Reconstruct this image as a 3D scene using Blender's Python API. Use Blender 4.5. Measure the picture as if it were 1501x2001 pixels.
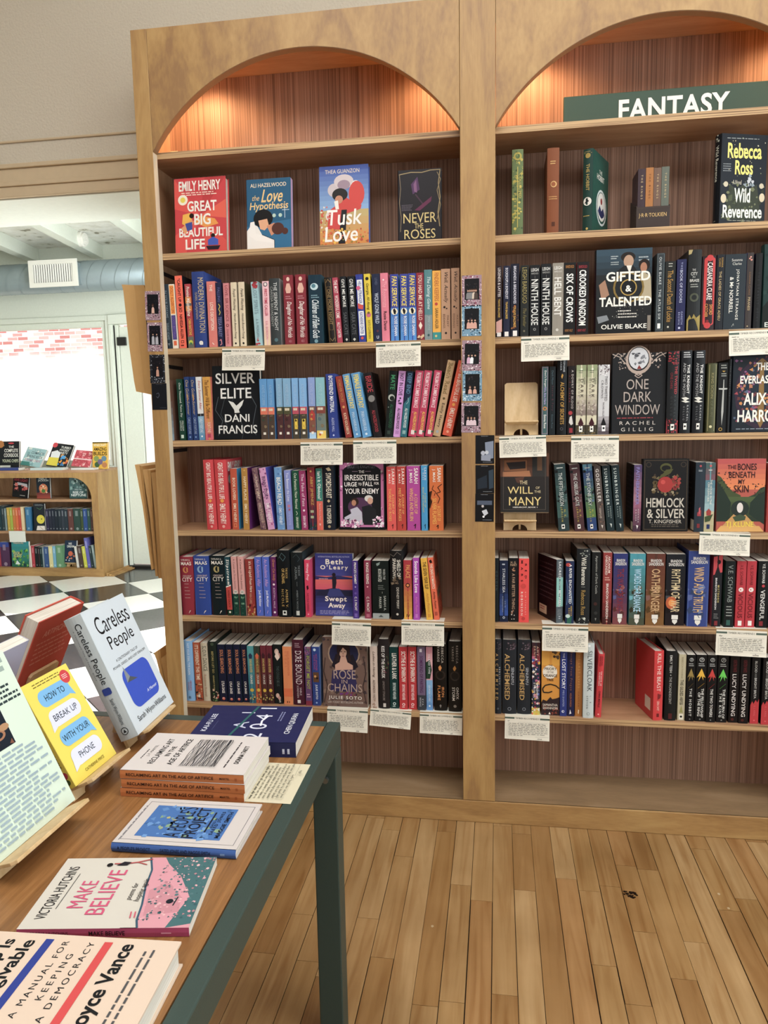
import bpy, math, random
from mathutils import Vector, Matrix
random.seed(7)
for o in list(bpy.data.objects): bpy.data.objects.remove(o)
SC = bpy.context.scene
COL = SC.collection
R_ = math.radians
# ------------------------------------------------------------------ camera
CAM = Vector((0.3003, -2.2515, 1.3019)); YAW, PIT, ROL = R_(-8.7708), R_(-7.3605), R_(-1.0693); FPX = 1446.3
_f = Vector((math.sin(YAW)*math.cos(PIT), math.cos(YAW)*math.cos(PIT), math.sin(PIT)))
_r0 = Vector((math.cos(YAW), -math.sin(YAW), 0)); _u0 = _r0.cross(_f)
_r = _r0*math.cos(ROL)+_u0*math.sin(ROL); _u = -_r0*math.sin(ROL)+_u0*math.cos(ROL)
cd = bpy.data.cameras.new('camera'); cam = bpy.data.objects.new('camera', cd); COL.objects.link(cam)
cd.sensor_fit = 'VERTICAL'; cd.sensor_height = 36.0; cd.lens = FPX/2001*36.0; cd.clip_start = .02
m = Matrix.Identity(4)
for i in range(3): m[i][0], m[i][1], m[i][2], m[i][3] = _r[i], _u[i], -_f[i], CAM[i]
cam.matrix_world = m; SC.camera = cam
# ------------------------------------------------------------------ world, daylight, exposure
SC.view_settings.view_transform = 'Standard'; SC.view_settings.look = 'None'
SC.view_settings.exposure = 0.10; SC.view_settings.gamma = 1.0; SC.view_settings.use_curve_mapping = False
W = bpy.data.worlds.new('world'); SC.world = W; W.use_nodes = True
bg = W.node_tree.nodes['Background']; bg.inputs[0].default_value = (.86, .93, 1, 1); bg.inputs[1].default_value = .10
def area(name, loc, rot, sx, sy, power, col):
    l = bpy.data.lights.new(name, 'AREA'); l.shape = 'RECTANGLE'; l.size = sx; l.size_y = sy; l.energy = power; l.color = col
    o = bpy.data.objects.new(name, l); COL.objects.link(o); o.location = loc; o.rotation_euler = rot; return o
area('ceiling_skylight', (.7, -1.75, 3.38), (0, 0, 0), 3.4, 1.3, 79, (.985, .982, .965))
area('shop_window_daylight', (1.4, -5.2, 1.9), (R_(90), 0, 0), 4.2, 2.4, 36, (1, .985, .96))
area('side_window_daylight', (2.5, -1.9, 1.5), (R_(90), 0, R_(90)), 2.2, 2.0, 42, (.80, .93, 1))
area('entry_door_daylight', (-.85, 1.5, 1.45), (R_(78), 0, R_(90)), 1.2, 2.5, 115, (.90, .97, 1))
area('alley_fill_light', (-9, 9.0, 7.5), (R_(40), 0, 0), 14, 2.5, 1500, (.97, .98, 1))  # unseen lamp added over the alley to brighten the brick wall
sl = bpy.data.lights.new('sun', 'SUN'); sl.energy = 9; sl.angle = R_(.6); sl.color = (1, .95, .87)
sun = bpy.data.objects.new('sun', sl); COL.objects.link(sun)
sun.rotation_euler = Vector((-0.85, 0.06, -0.53)).to_track_quat('-Z', 'Y').to_euler()
# ------------------------------------------------------------------ picture <-> place
def ray(u, v): return _r*((u-750.5)/FPX) - _u*((v-1000.5)/FPX) + _f
def at(u, v, axis, val):
    d = ray(u, v); t = (val-CAM[axis])/d[axis]; return CAM+d*t
def xat(u, y, z):                       # x of the point seen in column u on the line (y, z)
    k = (u-750.5)/FPX; n = _f*k-_r; dy, dz = y-CAM.y, z-CAM.z
    return CAM.x-(n.y*dy+n.z*dz)/n.x
def zat(v, x, y):                       # z of the point seen in row v on the line (x, y)
    k = -(v-1000.5)/FPX; n = _f*k-_u; dx, dy = x-CAM.x, y-CAM.y
    return CAM.z-(n.x*dx+n.y*dy)/n.z
# ------------------------------------------------------------------ colours, materials
def lin(c):
    c = c.lstrip('#')
    if len(c) == 3: c = ''.join(k*2 for k in c)
    v = [int(c[i:i+2], 16)/255 for i in (0, 2, 4)]
    return tuple([x/12.92 if x <= .04045 else ((x+.055)/1.055)**2.4 for x in v]+[1.0])
def mixc(a, b, t): return tuple(a[i]*(1-t)+b[i]*t for i in range(4))
class NT:
    def __init__(s, name):
        s.m = bpy.data.materials.new(name); s.m.use_nodes = True; s.t = s.m.node_tree; s.b = s.t.nodes['Principled BSDF']
    def n(s, typ, **kw):
        o = s.t.nodes.new(typ)
        for k, v in kw.items():
            if k in o.inputs: o.inputs[k].default_value = v
            else: setattr(o, k, v)
        return o
    def l(s, a, ao, b, bi): s.t.links.new(a.outputs[ao], b.inputs[bi])
    def coord(s, scale, out='Object', rot=(0, 0, 0)):
        tc = s.n('ShaderNodeTexCoord'); mp = s.n('ShaderNodeMapping'); mp.inputs['Scale'].default_value = scale; mp.inputs['Rotation'].default_value = rot
        s.l(tc, out, mp, 'Vector'); return mp
    def ramp(s, stops):
        r = s.n('ShaderNodeValToRGB'); e = r.color_ramp.elements
        while len(e) < len(stops): e.new(.5)
        for i, (p, c) in enumerate(stops): e[i].position = p; e[i].color = lin(c)
        return r
    def bump(s, src, out, strength, dist=.002):
        b = s.n('ShaderNodeBump'); b.inputs['Strength'].default_value = strength; b.inputs['Distance'].default_value = dist
        s.l(src, out, b, 'Height'); s.l(b, 'Normal', s.b, 'Normal')
def plain(name, c, rough=.5, metal=0.0, bump=0, bscale=300):
    k = NT(name); mp = k.coord((1, 1, 1)); nz = k.n('ShaderNodeTexNoise'); nz.inputs['Scale'].default_value = bscale
    k.l(mp, 'Vector', nz, 'Vector')
    a = lin(c); r = k.n('ShaderNodeMixRGB'); r.inputs[1].default_value = tuple(x*.94 for x in a[:3])+(1,); r.inputs[2].default_value = tuple(min(1, x*1.05) for x in a[:3])+(1,)
    k.l(nz, 'Fac', r, 0); k.l(r, 0, k.b, 'Base Color')
    k.b.inputs['Roughness'].default_value = rough; k.b.inputs['Metallic'].default_value = metal
    if bump: k.bump(nz, 'Fac', bump)
    return k.m
def wood(name, dark, mid, light, scale=(9, 9, 1.2), rough=.45, contrast=1.0, rot=(0, 0, 0)):
    k = NT(name); mp = k.coord(scale, rot=rot)
    n1 = k.n('ShaderNodeTexNoise'); n1.inputs['Scale'].default_value = 1.6; n1.inputs['Detail'].default_value = 6; n1.inputs['Distortion'].default_value = 1.6
    n2 = k.n('ShaderNodeTexNoise'); n2.inputs['Scale'].default_value = 22; n2.inputs['Detail'].default_value = 3
    k.l(mp, 'Vector', n1, 'Vector'); k.l(mp, 'Vector', n2, 'Vector')
    mx = k.n('ShaderNodeMixRGB'); mx.inputs[0].default_value = .25; k.l(n1, 'Fac', mx, 1); k.l(n2, 'Fac', mx, 2)
    h = .18/contrast
    r = k.ramp([(.5-h*1.3, dark), (.5, mid), (.5+h*1.3, light)]); k.l(mx, 0, r, 0); k.l(r, 0, k.b, 'Base Color')
    k.b.inputs['Roughness'].default_value = rough; k.bump(n2, 'Fac', .06); return k.m
def printed(name, rough, coat=0):
    k = NT(name); a = k.n('ShaderNodeAttribute'); a.attribute_name = 'Col'
    mp = k.coord((1, 1, 1)); nz = k.n('ShaderNodeTexNoise'); nz.inputs['Scale'].default_value = 60; k.l(mp, 'Vector', nz, 'Vector')
    mr = k.n('ShaderNodeMapRange'); mr.inputs[3].default_value = rough-.06; mr.inputs[4].default_value = rough+.06
    k.l(nz, 'Fac', mr, 0); k.l(mr, 0, k.b, 'Roughness'); gm = k.n('ShaderNodeGamma'); gm.inputs[1].default_value = 1.12; hs = k.n('ShaderNodeHueSaturation'); hs.inputs['Saturation'].default_value = .92; k.l(a, 'Color', gm, 0); k.l(gm, 0, hs, 'Color'); k.l(hs, 0, k.b, 'Base Color'); k.b.inputs['Specular IOR Level'].default_value = .24; return k.m
M = {}
M['print'] = printed('printed_cover', .42); M['matte'] = printed('printed_matte', .62)
def pages_mat():
    k = NT('page_edges'); mp = k.coord((900, 12, 12)); nz = k.n('ShaderNodeTexNoise'); nz.inputs['Scale'].default_value = 1.0; nz.inputs['Detail'].default_value = 2
    k.l(mp, 'Vector', nz, 'Vector'); r = k.ramp([(.3, '#c9c2b4'), (.7, '#ece8df')]); k.l(nz, 'Fac', r, 0); k.l(r, 0, k.b, 'Base Color'); k.b.inputs['Roughness'].default_value = .8; return k.m
M['pages'] = pages_mat()
M['stile'] = wood('birch_ply_face', '#94704a', '#a98453', '#b7935f', (9, 9, 1.1), .42, 1.5)
M['arch'] = wood('birch_ply_figured', '#94704a', '#a98453', '#b7935f', (4.2, 7, 1.7), .42, 1.8)
M['shelfwood'] = wood('shelf_ply_top', '#997252', '#b08867', '#bf9977', (1.2, 9, 9), .5)
M['plinth'] = wood('plinth_ply', '#8f6b42', '#a88252', '#b7935f', (1.3, 8, 8), .42, 1.4)
M['deck'] = wood('deck_ply', '#7f684e', '#94795a', '#a3886a', (1.6, 9, 9), .5)
M['innerply'] = wood('inner_ply', '#9a7454', '#b38c6a', '#c29d7c', (9, 9, 1.2), .5)
def ply_edge():
    k = NT('plywood_edge'); mp = k.coord((3, 3, 320)); nz = k.n('ShaderNodeTexNoise'); nz.inputs['Scale'].default_value = 1; nz.inputs['Detail'].default_value = 1
    k.l(mp, 'Vector', nz, 'Vector'); r = k.ramp([(.38, '#7a5c40'), (.46, '#b39068'), (.62, '#c9a77c')]); k.l(nz, 'Fac', r, 0); k.l(r, 0, k.b, 'Base Color'); k.b.inputs['Roughness'].default_value = .55; return k.m
M['plyedge'] = ply_edge()
def back_mat():
    k = NT('reeded_veneer'); mp = k.coord((270, 1, .7)); nz = k.n('ShaderNodeTexNoise'); nz.inputs['Scale'].default_value = 1; nz.inputs['Detail'].default_value = 3
    k.l(mp, 'Vector', nz, 'Vector'); r = k.ramp([(.32, '#6f5140'), (.5, '#926d58'), (.68, '#a8836e')]); k.l(nz, 'Fac', r, 0); k.l(r, 0, k.b, 'Base Color'); k.b.inputs['Roughness'].default_value = .6; k.bump(nz, 'Fac', .25); return k.m
M['back'] = back_mat()
M['archedge'] = plain('arch_ply_edge', '#927556', .6)
M['easel'] = wood('beech_easel', '#b9986a', '#cfb083', '#dcc39b', (9, 9, 2), .5)
M['oak'] = wood('oak_tabletop', '#714c2a', '#8e633a', '#a87a4c', (34, 1.6, 9), .38)
M['green'] = plain('dark_green_powder_coat', '#33443f', .45, 0, .08, 500)
M['signgreen'] = plain('sign_green', '#26412f', .5)
M['white'] = plain('white_paint', '#efece4', .5)
M['black'] = plain('black_metal', '#1b1a1a', .45)
M['chrome'] = plain('steel_bolt', '#8d9492', .3, .9)
M['kraft'] = plain('kraft_paper', '#c39a62', .75, 0, .25, 40)
M['duct'] = plain('galvanised_steel', '#93a0a4', .42, .3, .1, 30)
M['trimwhite'] = plain('cream_white_trim', '#e2e6da', .45, 0, .05, 60)
M['wall'] = plain('orange_peel_wall', '#cbc2b1', .75, 0, .9, 130)
M['header'] = plain('tan_painted_moulding', '#c9b596', .6, 0, .1, 40)
# ------------------------------------------------------------------ objects
def tag(o, label=None, cat=None, group=None, kind=None):
    if label: o['label'] = label
    if cat: o['category'] = cat
    if group: o['group'] = group
    if kind: o['kind'] = kind
    return o
def empty(name, loc, label=None, cat=None, group=None, mat=None):
    o = bpy.data.objects.new(name, None); o.empty_display_size = .05; COL.objects.link(o)
    if mat is not None: o.matrix_world = mat
    else: o.location = loc
    return tag(o, label, cat, group)
class MB:
    def __init__(s): s.v = []; s.f = []; s.c = []; s.mi = []; s.mat = 0; s.col = None
    def face(s, pts, col=None):
        i = len(s.v); s.v += [tuple(p) for p in pts]; s.f.append(tuple(range(i, i+len(pts)))); s.c.append(col or s.col); s.mi.append(s.mat)
    def raw(s, vs, fs, col=None):
        i = len(s.v); s.v += vs
        for f in fs: s.f.append(tuple(k+i for k in f)); s.c.append(col or s.col); s.mi.append(s.mat)
    def hexa(s, a, b, col=None):        # two quads (bottom ring a, top ring b)
        vs = [tuple(p) for p in a]+[tuple(p) for p in b]
        s.raw(vs, [(3, 2, 1, 0), (4, 5, 6, 7), (0, 1, 5, 4), (1, 2, 6, 5), (2, 3, 7, 6), (3, 0, 4, 7)], col)
    def box(s, x0, y0, z0, x1, y1, z1, col=None):
        s.hexa([(x0, y0, z0), (x1, y0, z0), (x1, y1, z0), (x0, y1, z0)], [(x0, y0, z1), (x1, y0, z1), (x1, y1, z1), (x0, y1, z1)], col)
    def prism(s, poly, d, col=None):    # closed polygon of 3D points extruded by vector d
        n = len(poly); d = Vector(d); a = [tuple(p) for p in poly]; b = [tuple(Vector(p)+d) for p in poly]
        s.raw(a+b, [tuple(range(n))[::-1], tuple(range(n, 2*n))]+[(i, (i+1) % n, n+(i+1) % n, n+i) for i in range(n)], col)
    def tube(s, p, q, r, n=16, col=None, caps=True):
        p, q = Vector(p), Vector(q); d = (q-p).normalized(); a = d.orthogonal().normalized(); b = d.cross(a)
        vs = [tuple(c+a*r*math.cos(2*math.pi*i/n)+b*r*math.sin(2*math.pi*i/n)) for c in (p, q) for i in range(n)]
        fs = [(i, (i+1) % n, n+(i+1) % n, n+i) for i in range(n)]
        if caps: fs += [tuple(range(n))[::-1], tuple(range(n, 2*n))]
        s.raw(vs, fs, col)
    def build(s, name, mats, parent=None, bevel=0, smooth=False, kind=None):
        me = bpy.data.meshes.new(name); me.from_pydata(s.v, [], s.f)
        if any(c is not None for c in s.c):
            at_ = me.attributes.new('Col', 'FLOAT_COLOR', 'FACE'); w = (.8, .8, .8, 1)
            at_.data.foreach_set('color', [x for c in s.c for x in (c or w)])
        if not isinstance(mats, (list, tuple)): mats = [mats]
        for k in mats: me.materials.append(k)
        if len(mats) > 1: me.polygons.foreach_set('material_index', s.mi)
        if smooth: me.polygons.foreach_set('use_smooth', [True]*len(me.polygons))
        me.update(); o = bpy.data.objects.new(name, me); COL.objects.link(o)
        if parent: o.parent = parent
        if kind: o['kind'] = kind
        if bevel:
            b = o.modifiers.new('bevel', 'BEVEL'); b.width = bevel; b.segments = 2; b.limit_method = 'ANGLE'; b.angle_limit = R_(50)
        return o
# ------------------------------------------------------------------ lettering and printed art (real geometry laid on the cover)
_tc = {}
def text_geo(txt, bold=0, shear=0, space=1.0, res=2):
    key = (txt, bold, shear, round(space, 2), res)
    if key not in _tc:
        c = bpy.data.curves.new('t', 'FONT'); c.body = txt; c.size = 1; c.resolution_u = res; c.shear = shear; c.space_character = space; c.space_line = .8
        c.align_x = 'CENTER'
        if bold: c.offset = .012*bold
        o = bpy.data.objects.new('t', c); me = o.to_mesh()
        vs = [(v.co.x, v.co.y) for v in me.vertices]; fs = [tuple(p.vertices) for p in me.polygons]
        o.to_mesh_clear(); bpy.data.objects.remove(o); bpy.data.curves.remove(c)
        if not vs: vs = [(0, 0), (1, 0), (0, 1)]; fs = []
        x0 = min(v[0] for v in vs); x1 = max(v[0] for v in vs); y0 = min(v[1] for v in vs); y1 = max(v[1] for v in vs)
        _tc[key] = ([((a-x0)/max(1e-6, x1-x0), (b-y0)/max(1e-6, y1-y0)) for a, b in vs], fs, (x1-x0)/max(1e-6, y1-y0))
    return _tc[key]
# u runs left to right, t from the top down, both 0..1
def V(txt, col, t0, t1, u0=.22, u1=.78, b=0, sh=0): return ('T', txt, col, u0, t0, u1, t1, 1, b, sh)
def H(txt, col, t0, t1, u0=.1, u1=.9, b=0, sh=0): return ('T', txt, col, u0, t0, u1, t1, 0, b, sh)
def B(t0, t1, col): return ('P', col, (0, t0, 1, t0, 1, t1, 0, t1))
def RC(u0, t0, u1, t1, col): return ('P', col, (u0, t0, u1, t0, u1, t1, u0, t1))
def PO(col, *p): return ('P', col, p)
def E(u, t, ru, col, rt=None, n=18): return ('E', u, t, ru, rt, col, n)
def G(t0, t1, a, b, n=9): return ('G', t0, t1, a, b, n)
def N(n, cols, s, u0=0, t0=0, u1=1, t1=1, seed=1): return ('N', n, cols, s, u0, t0, u1, t1, seed)
def S(col, w, *p): return ('S', col, w, p)
def LN(col, n, t0, t1, u0=.1, u1=.9, seed=1, h=.45): return ('L', col, n, t0, t1, u0, u1, seed, h)
def RR(u0, t0, u1, t1, r, col): return ('RR', u0, t0, u1, t1, r, col)
def FR(u0, t0, u1, t1, w, col): return ('F', u0, t0, u1, t1, w, col)
def art(mb, F, Wd, Ht, items, lay0=1, res=2, step=1):
    """F(u, t, layer) gives the 3D point on the sheet; Wd, Ht its size in metres"""
    lay = lay0; asp = Wd/Ht
    for it in items:
        k = it[0]; lay += step
        if k == 'P':
            p = it[2]; mb.face([F(p[i], p[i+1], lay) for i in range(0, len(p), 2)][::-1], lin(it[1]))
        elif k == 'E':
            _, u, t, ru, rt, col, n = it; rt = ru*asp if rt is None else rt
            mb.face([F(u+ru*math.cos(2*math.pi*i/n), t-rt*math.sin(2*math.pi*i/n), lay) for i in range(n)], lin(col))
        elif k == 'G':
            _, t0, t1, a, b, n = it; a, b = lin(a), lin(b)
            for i in range(n):
                p, q = t0+(t1-t0)*i/n, t0+(t1-t0)*(i+1)/n
                mb.face([F(0, q, lay), F(1, q, lay), F(1, p, lay), F(0, p, lay)], mixc(a, b, (i+.5)/n))
        elif k == 'N':
            _, n, cols, s, u0, t0, u1, t1, seed = it; rn = random.Random(seed); lay += 1
            for i in range(n):
                u = rn.uniform(u0, u1); t = rn.uniform(t0, t1); r = s*rn.uniform(.5, 1.3); a0 = rn.uniform(0, 6.3); c = lin(rn.choice(cols)); nn = rn.choice((3, 4, 5))
                pt = [(u+r*rn.uniform(.6, 1)*math.cos(a0+6.283*j/nn), t-r*asp*rn.uniform(.6, 1)*math.sin(a0+6.283*j/nn)) for j in range(nn)]
                mb.face([F(min(1, max(0, a)), min(1, max(0, b)), lay+(i % 5)*.2) for a, b in pt], c)
        elif k == 'S':
            _, col, w, p = it; c = lin(col); pts = [(p[i]*Wd, p[i+1]*Ht) for i in range(0, len(p), 2)]; w = w*Wd/2
            for (a, b), (d, e) in zip(pts, pts[1:]):
                L = math.hypot(d-a, e-b) or 1; nx, ny = -(e-b)/L*w, (d-a)/L*w
                q = [(a+nx, b+ny), (d+nx, e+ny), (d-nx, e-ny), (a-nx, b-ny)]
                mb.face([F(x/Wd, y/Ht, lay) for x, y in q], c)
        elif k == 'L':
            _, col, n, t0, t1, u0, u1, seed, h = it; rn = random.Random(seed); c = lin(col); dt = (t1-t0)/n
            for i in range(n):
                t = t0+dt*i; u = u0; ue = u1-(rn.uniform(0, .25)*(u1-u0) if rn.random() < .35 else 0)
                while u < ue-.02:
                    w = rn.uniform(.05, .16)*(u1-u0); e = min(ue, u+w)
                    mb.face([F(u, t+dt*h, lay), F(e, t+dt*h, lay), F(e, t, lay), F(u, t, lay)], c); u = e+.025*(u1-u0)
        elif k == 'RR':
            _, u0, t0, u1, t1, r, col = it; rt = r*asp; p = []
            for cx, cy, a0 in ((u1-r, t0+rt, 0), (u0+r, t0+rt, 90), (u0+r, t1-rt, 180), (u1-r, t1-rt, 270)):
                for j in range(6):
                    a = R_(a0+18*j); p.append(F(cx+r*math.cos(a), cy-rt*math.sin(a), lay))
            mb.face(p, lin(col))
        elif k == 'F':
            _, u0, t0, u1, t1, w, col = it; wt = w*asp; c = lin(col)
            for a, b, d, e in ((u0, t0, u1, t0+wt), (u0, t1-wt, u1, t1), (u0, t0, u0+w, t1), (u1-w, t0, u1, t1)):
                mb.face([F(a, e, lay), F(d, e, lay), F(d, b, lay), F(a, b, lay)], c)
        elif k == 'T':
            _, txt, col, u0, t0, u1, t1, vert, bold, sh = it
            aw, ah = (u1-u0)*Wd, (t1-t0)*Ht
            L, hgt = (ah, aw) if vert else (aw, ah)
            g = text_geo(txt, bold, sh, 1.0, res); r = (L/hgt)/g[2]
            if r > 1.3 and len(txt) > 2: g = text_geo(txt, bold, sh, min(2.6, 1+(r-1.15)*.9), res)
            if vert: vs = [tuple(F(u0+b*(u1-u0), t0+a*(t1-t0), lay)) for a, b in g[0]]
            else: vs = [tuple(F(u0+a*(u1-u0), t1-b*(t1-t0), lay)) for a, b in g[0]]
            mb.raw(vs, g[1], lin(col))
EPS = .00006
# ------------------------------------------------------------------ the book: spine at y=0 facing -y, front board at +x, head at +z
def book(name, mat, t, w, h, hard, col, spine=(), front=(), back=(), frontcol=None, backcol=None, label=None, group=None, res=2, gloss=True, pagecol=None):
    r = empty(name, None, label, 'book', group, mat)
    c = lin(col); fc = lin(frontcol) if frontcol else c; bc = lin(backcol) if backcol else fc
    bt = .0024 if hard else .0005; over = .003 if hard else 0.0
    x0, x1 = -t/2, t/2; mb = MB()
    mb.box(x1-bt, .0012, 0, x1, w, h, fc)           # front board
    mb.box(x0, .0012, 0, x0+bt, w, h, bc)           # back board
    n = 6 if hard else 2; bul = .003 if hard else .0006   # gently rounded spine
    pr = [(x0+(x1-x0)*i/n, .0012-bul*math.sin(math.pi*i/n)) for i in range(n+1)]
    st = .0012
    for (a, ya), (b, yb) in zip(pr, pr[1:]):
        mb.hexa([(a, ya, 0), (b, yb, 0), (b, yb+st, 0), (a, ya+st, 0)], [(a, ya, h), (b, yb, h), (b, yb+st, h), (a, ya+st, h)], c)
    if spine:
        def Fs(u, tt, lay):
            uu = min(1, max(0, u)); return (x0+(x1-x0)*uu, .0012-bul*math.sin(math.pi*uu)*(1.0 if n == 2 else 1.04)-.0001-EPS*lay-(.0003 if hard else .0003), h*(1-tt))
        art(mb, Fs, t, h, spine, res=res)
    if front: art(mb, lambda u, tt, lay: (x1+EPS*lay, .0012+(w-.0012)*u, h*(1-tt)), w, h, front, res=max(res, 3))
    if back: art(mb, lambda u, tt, lay: (x0-EPS*lay, .0012+(w-.0012)*(1-u), h*(1-tt)), w, h, back, res=res)
    mb.build('cover', M['print' if gloss else 'matte'], r)
    pb = MB(); pb.box(x0+bt+.0001, .0026, over+.0002, x1-bt-.0001, w-over-.0006, h-over-.0004)
    pm = M['pages']
    if pagecol:
        if pagecol not in M: M[pagecol] = plain('sprayed_page_edges', pagecol, .7)
        pm = M[pagecol]
    pb.build('page_block', pm, r)
    return r
# ================================================================== the setting
def plank_floor():
    k = NT('maple_strip_floor'); a = k.n('ShaderNodeAttribute'); a.attribute_name = 'Col'
    mp = k.coord((34, 2.2, 1)); sep = k.n('ShaderNodeVectorMath'); sep.operation = 'MULTIPLY_ADD'
    k.l(a, 'Color', sep, 0); sep.inputs[1].default_value = (90, 90, 90); k.l(mp, 'Vector', sep, 2)
    n1 = k.n('ShaderNodeTexNoise'); n1.inputs['Scale'].default_value = 1; n1.inputs['Detail'].default_value = 5; n1.inputs['Distortion'].default_value = 1.2; k.l(sep, 0, n1, 'Vector')
    mp2 = k.coord((3.2, 3.2, 1)); n2 = k.n('ShaderNodeTexNoise'); n2.inputs['Scale'].default_value = 1; n2.inputs['Detail'].default_value = 4; k.l(mp2, 'Vector', n2, 'Vector')
    r = k.ramp([(.28, '#c0a98a'), (.5, '#d9ccb6'), (.72, '#e6dccb')]); k.l(n1, 'Fac', r, 0)
    mu = k.n('ShaderNodeMixRGB'); mu.blend_type = 'MULTIPLY'; mu.inputs[0].default_value = 1; k.l(a, 'Color', mu, 1); k.l(r, 0, mu, 2)
    r2 = k.ramp([(.35, '#d8d2c8'), (.65, '#ffffff')]); k.l(n2, 'Fac', r2, 0)
    m2 = k.n('ShaderNodeMixRGB'); m2.blend_type = 'MULTIPLY'; m2.inputs[0].default_value = .8; k.l(mu, 0, m2, 1); k.l(r2, 0, m2, 2)
    k.l(m2, 0, k.b, 'Base Color'); k.b.inputs['Roughness'].default_value = .38; k.bump(n1, 'Fac', .08); return k.m
mb = MB(); rn = random.Random(3); pw = .0585; gap = .0022
tones = ['#c4a67e', '#bf9f76', '#c8aa82', '#b8966b', '#bc9b71', '#ccb08a', '#b39168', '#c2a379', '#c5a178']
dark = lin('#1c120a')
mb.box(-3.2, -5.4, -.02, 2.6, .30, -.0035, dark)
x = -1.7
while x < 2.5:
    y = -3.4-rn.uniform(0, .8)
    while y < .22:
        L = rn.choice((.28, .42, .55, .7, .9, 1.1)); y1 = min(.22, y+L); g = gap*rn.choice((.45, .7, .9, 1.3))
        mb.box(x+g*.5, y+.0006, -.0032, x+pw-g*.5, y1-.0006, 0, lin(rn.choice(tones))); y = y1
    x += pw
mb.box(-3.2, -5.4, -.0032, -1.7, .22, 0, lin('#cf9f67')); mb.box(-1.7, -5.4, -.0032, 2.6, -4.2, 0, lin('#cf9f67'))
kp = at(1232, 1748, 2, 0)               # black burn mark and a chip on the boards
for i in range(26):
    a = rn.uniform(0, 6.3); rr = rn.uniform(.004, .021); r0 = rn.uniform(.002, .0055); cx, cy = kp.x+rr*math.cos(a), kp.y+.8*rr*math.sin(a)
    mb.face([(cx+r0*math.cos(t*1.05), cy+r0*math.sin(t*1.05), .0002+i*.00001) for t in range(6)], lin('#1c1410'))
for u, v in ((1424, 1775), (845, 1810), (1405, 1747)):
    p = at(u, v, 2, 0); mb.face([(p.x+.004*math.cos(t*1.25), p.y+.005*math.sin(t*1.25), .0003) for t in range(5)], lin('#efe6d6'))
mb.build('floor', plank_floor(), kind='structure')

# checkered entry floor
k = NT('glossy_checker_tile'); a = k.n('ShaderNodeAttribute'); a.attribute_name = 'Col'; k.l(a, 'Color', k.b, 'Base Color')
mp = k.coord((9, 9, 9)); nz = k.n('ShaderNodeTexNoise'); nz.inputs['Detail'].default_value = 6; k.l(mp, 'Vector', nz, 'Vector'); mr = k.n('ShaderNodeMapRange'); mr.inputs[3].default_value = .08; mr.inputs[4].default_value = .3
k.l(nz, 'Fac', mr, 0); k.l(mr, 0, k.b, 'Roughness'); k.bump(nz, 'Fac', .06); M['tile'] = k.m
mb = MB(); V0 = Vector((-3.016, 2.908, 0)); e1 = Vector((.3475, -.339, 0)); e2 = Vector((.3495, .3455, 0))
mb.box(-6, .30, -.02, -.2, 4.0, -.003, lin('#3a3733'))
for i in range(-14, 15):
    for j in range(-14, 15):
        p = V0+e1*i+e2*j; c = p+(e1+e2)*.5
        if -5.9 < c.x < -.4 and .45 < c.y < 3.75:
            s = .006; q = [p+e1*s+e2*s, p+e1*(1-s)+e2*s, p+e1*(1-s)+e2*(1-s), p+e1*s+e2*(1-s)]
            mb.hexa([v-Vector((0, 0, .003)) for v in q], q, lin('#333335' if (i+j) % 2 == 0 else '#efece4'))
mb.build('floor', M['tile'], kind='structure')
# main wall with the opening into the entry
OX0, OX1, OZ = -3.0, -.80, 2.08
mb = MB(); WY, WY2 = .23, .55
mb.box(-6, WY, 0, OX0, WY2, 3.4); mb.box(OX1, WY, 0, 2.6, WY2, 3.4); mb.box(OX0, WY, OZ, OX1, WY2, 3.4)
mb.build('wall_back', M['wall'], kind='structure')
mb = MB(); mb.box(OX0, WY+.001, OZ-.004, OX1, WY2+.004, OZ-.0005); mb.build('trim_1', M['trimwhite'], kind='structure')
mb = MB()
for z0, z1, d in ((2.08, 2.115, .016), (2.115, 2.13, .022), (2.13, 2.175, .012), (2.175, 2.19, .02), (2.262, 2.270, .006)):
    mb.box(OX0, WY-d, z0, OX1+.05, WY-.0005, z1)
mb.build('trim_2', M['header'], kind='structure', bevel=.003)
mb = MB(); mb.box(-3.3, -5.45, 3.4, 2.65, .56, 3.5); mb.build('ceiling', M['white'], kind='structure')
mb = MB(); mb.box(-3.3, -5.4, 0, -3.2, .228, 3.4); mb.build('wall_left', M['wall'], kind='structure')
# entry vestibule: rear wall, ceiling, beams
RY = 3.85
mb = MB()
mb.box(-6, RY, 0, -4.75, RY+.12, 2.9); mb.box(-4.75, RY, 0, -3.0, RY+.12, .88); mb.box(-4.75, RY, 2.20, -2.02, RY+.12, 2.9); mb.box(-3.0, RY, 0, -2.97, RY+.12, 2.2); mb.box(-2.02, RY, 0, -.75, RY+.12, 2.9)
mb.build('wall_rear', M['trimwhite'], kind='structure')
mb = MB(); mb.box(-.78, 2.12, 0, -.74, RY, 2.9); mb.box(-.78, .55, 2.62, -.74, 2.12, 2.9); mb.build('wall_right', M['trimwhite'], kind='structure')
mb = MB(); mb.box(2.6, -5.4, 0, 2.7, .55, 3.4); mb.build('wall_right', M['wall'], kind='structure')
k = NT('flaking_board_ceiling'); mp = k.coord((4, 4, 4)); nz = k.n('ShaderNodeTexNoise'); nz.inputs['Scale'].default_value = 2.5; nz.inputs['Detail'].default_value = 8; k.l(mp, 'Vector', nz, 'Vector')
r = k.ramp([(.34, '#8f8a76'), (.40, '#e6e4d8'), (.6, '#f2f1ea')]); k.l(nz, 'Fac', r, 0); k.l(r, 0, k.b, 'Base Color'); k.b.inputs['Roughness'].default_value = .8; k.bump(nz, 'Fac', .8, .02); M['flake'] = k.m
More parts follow.
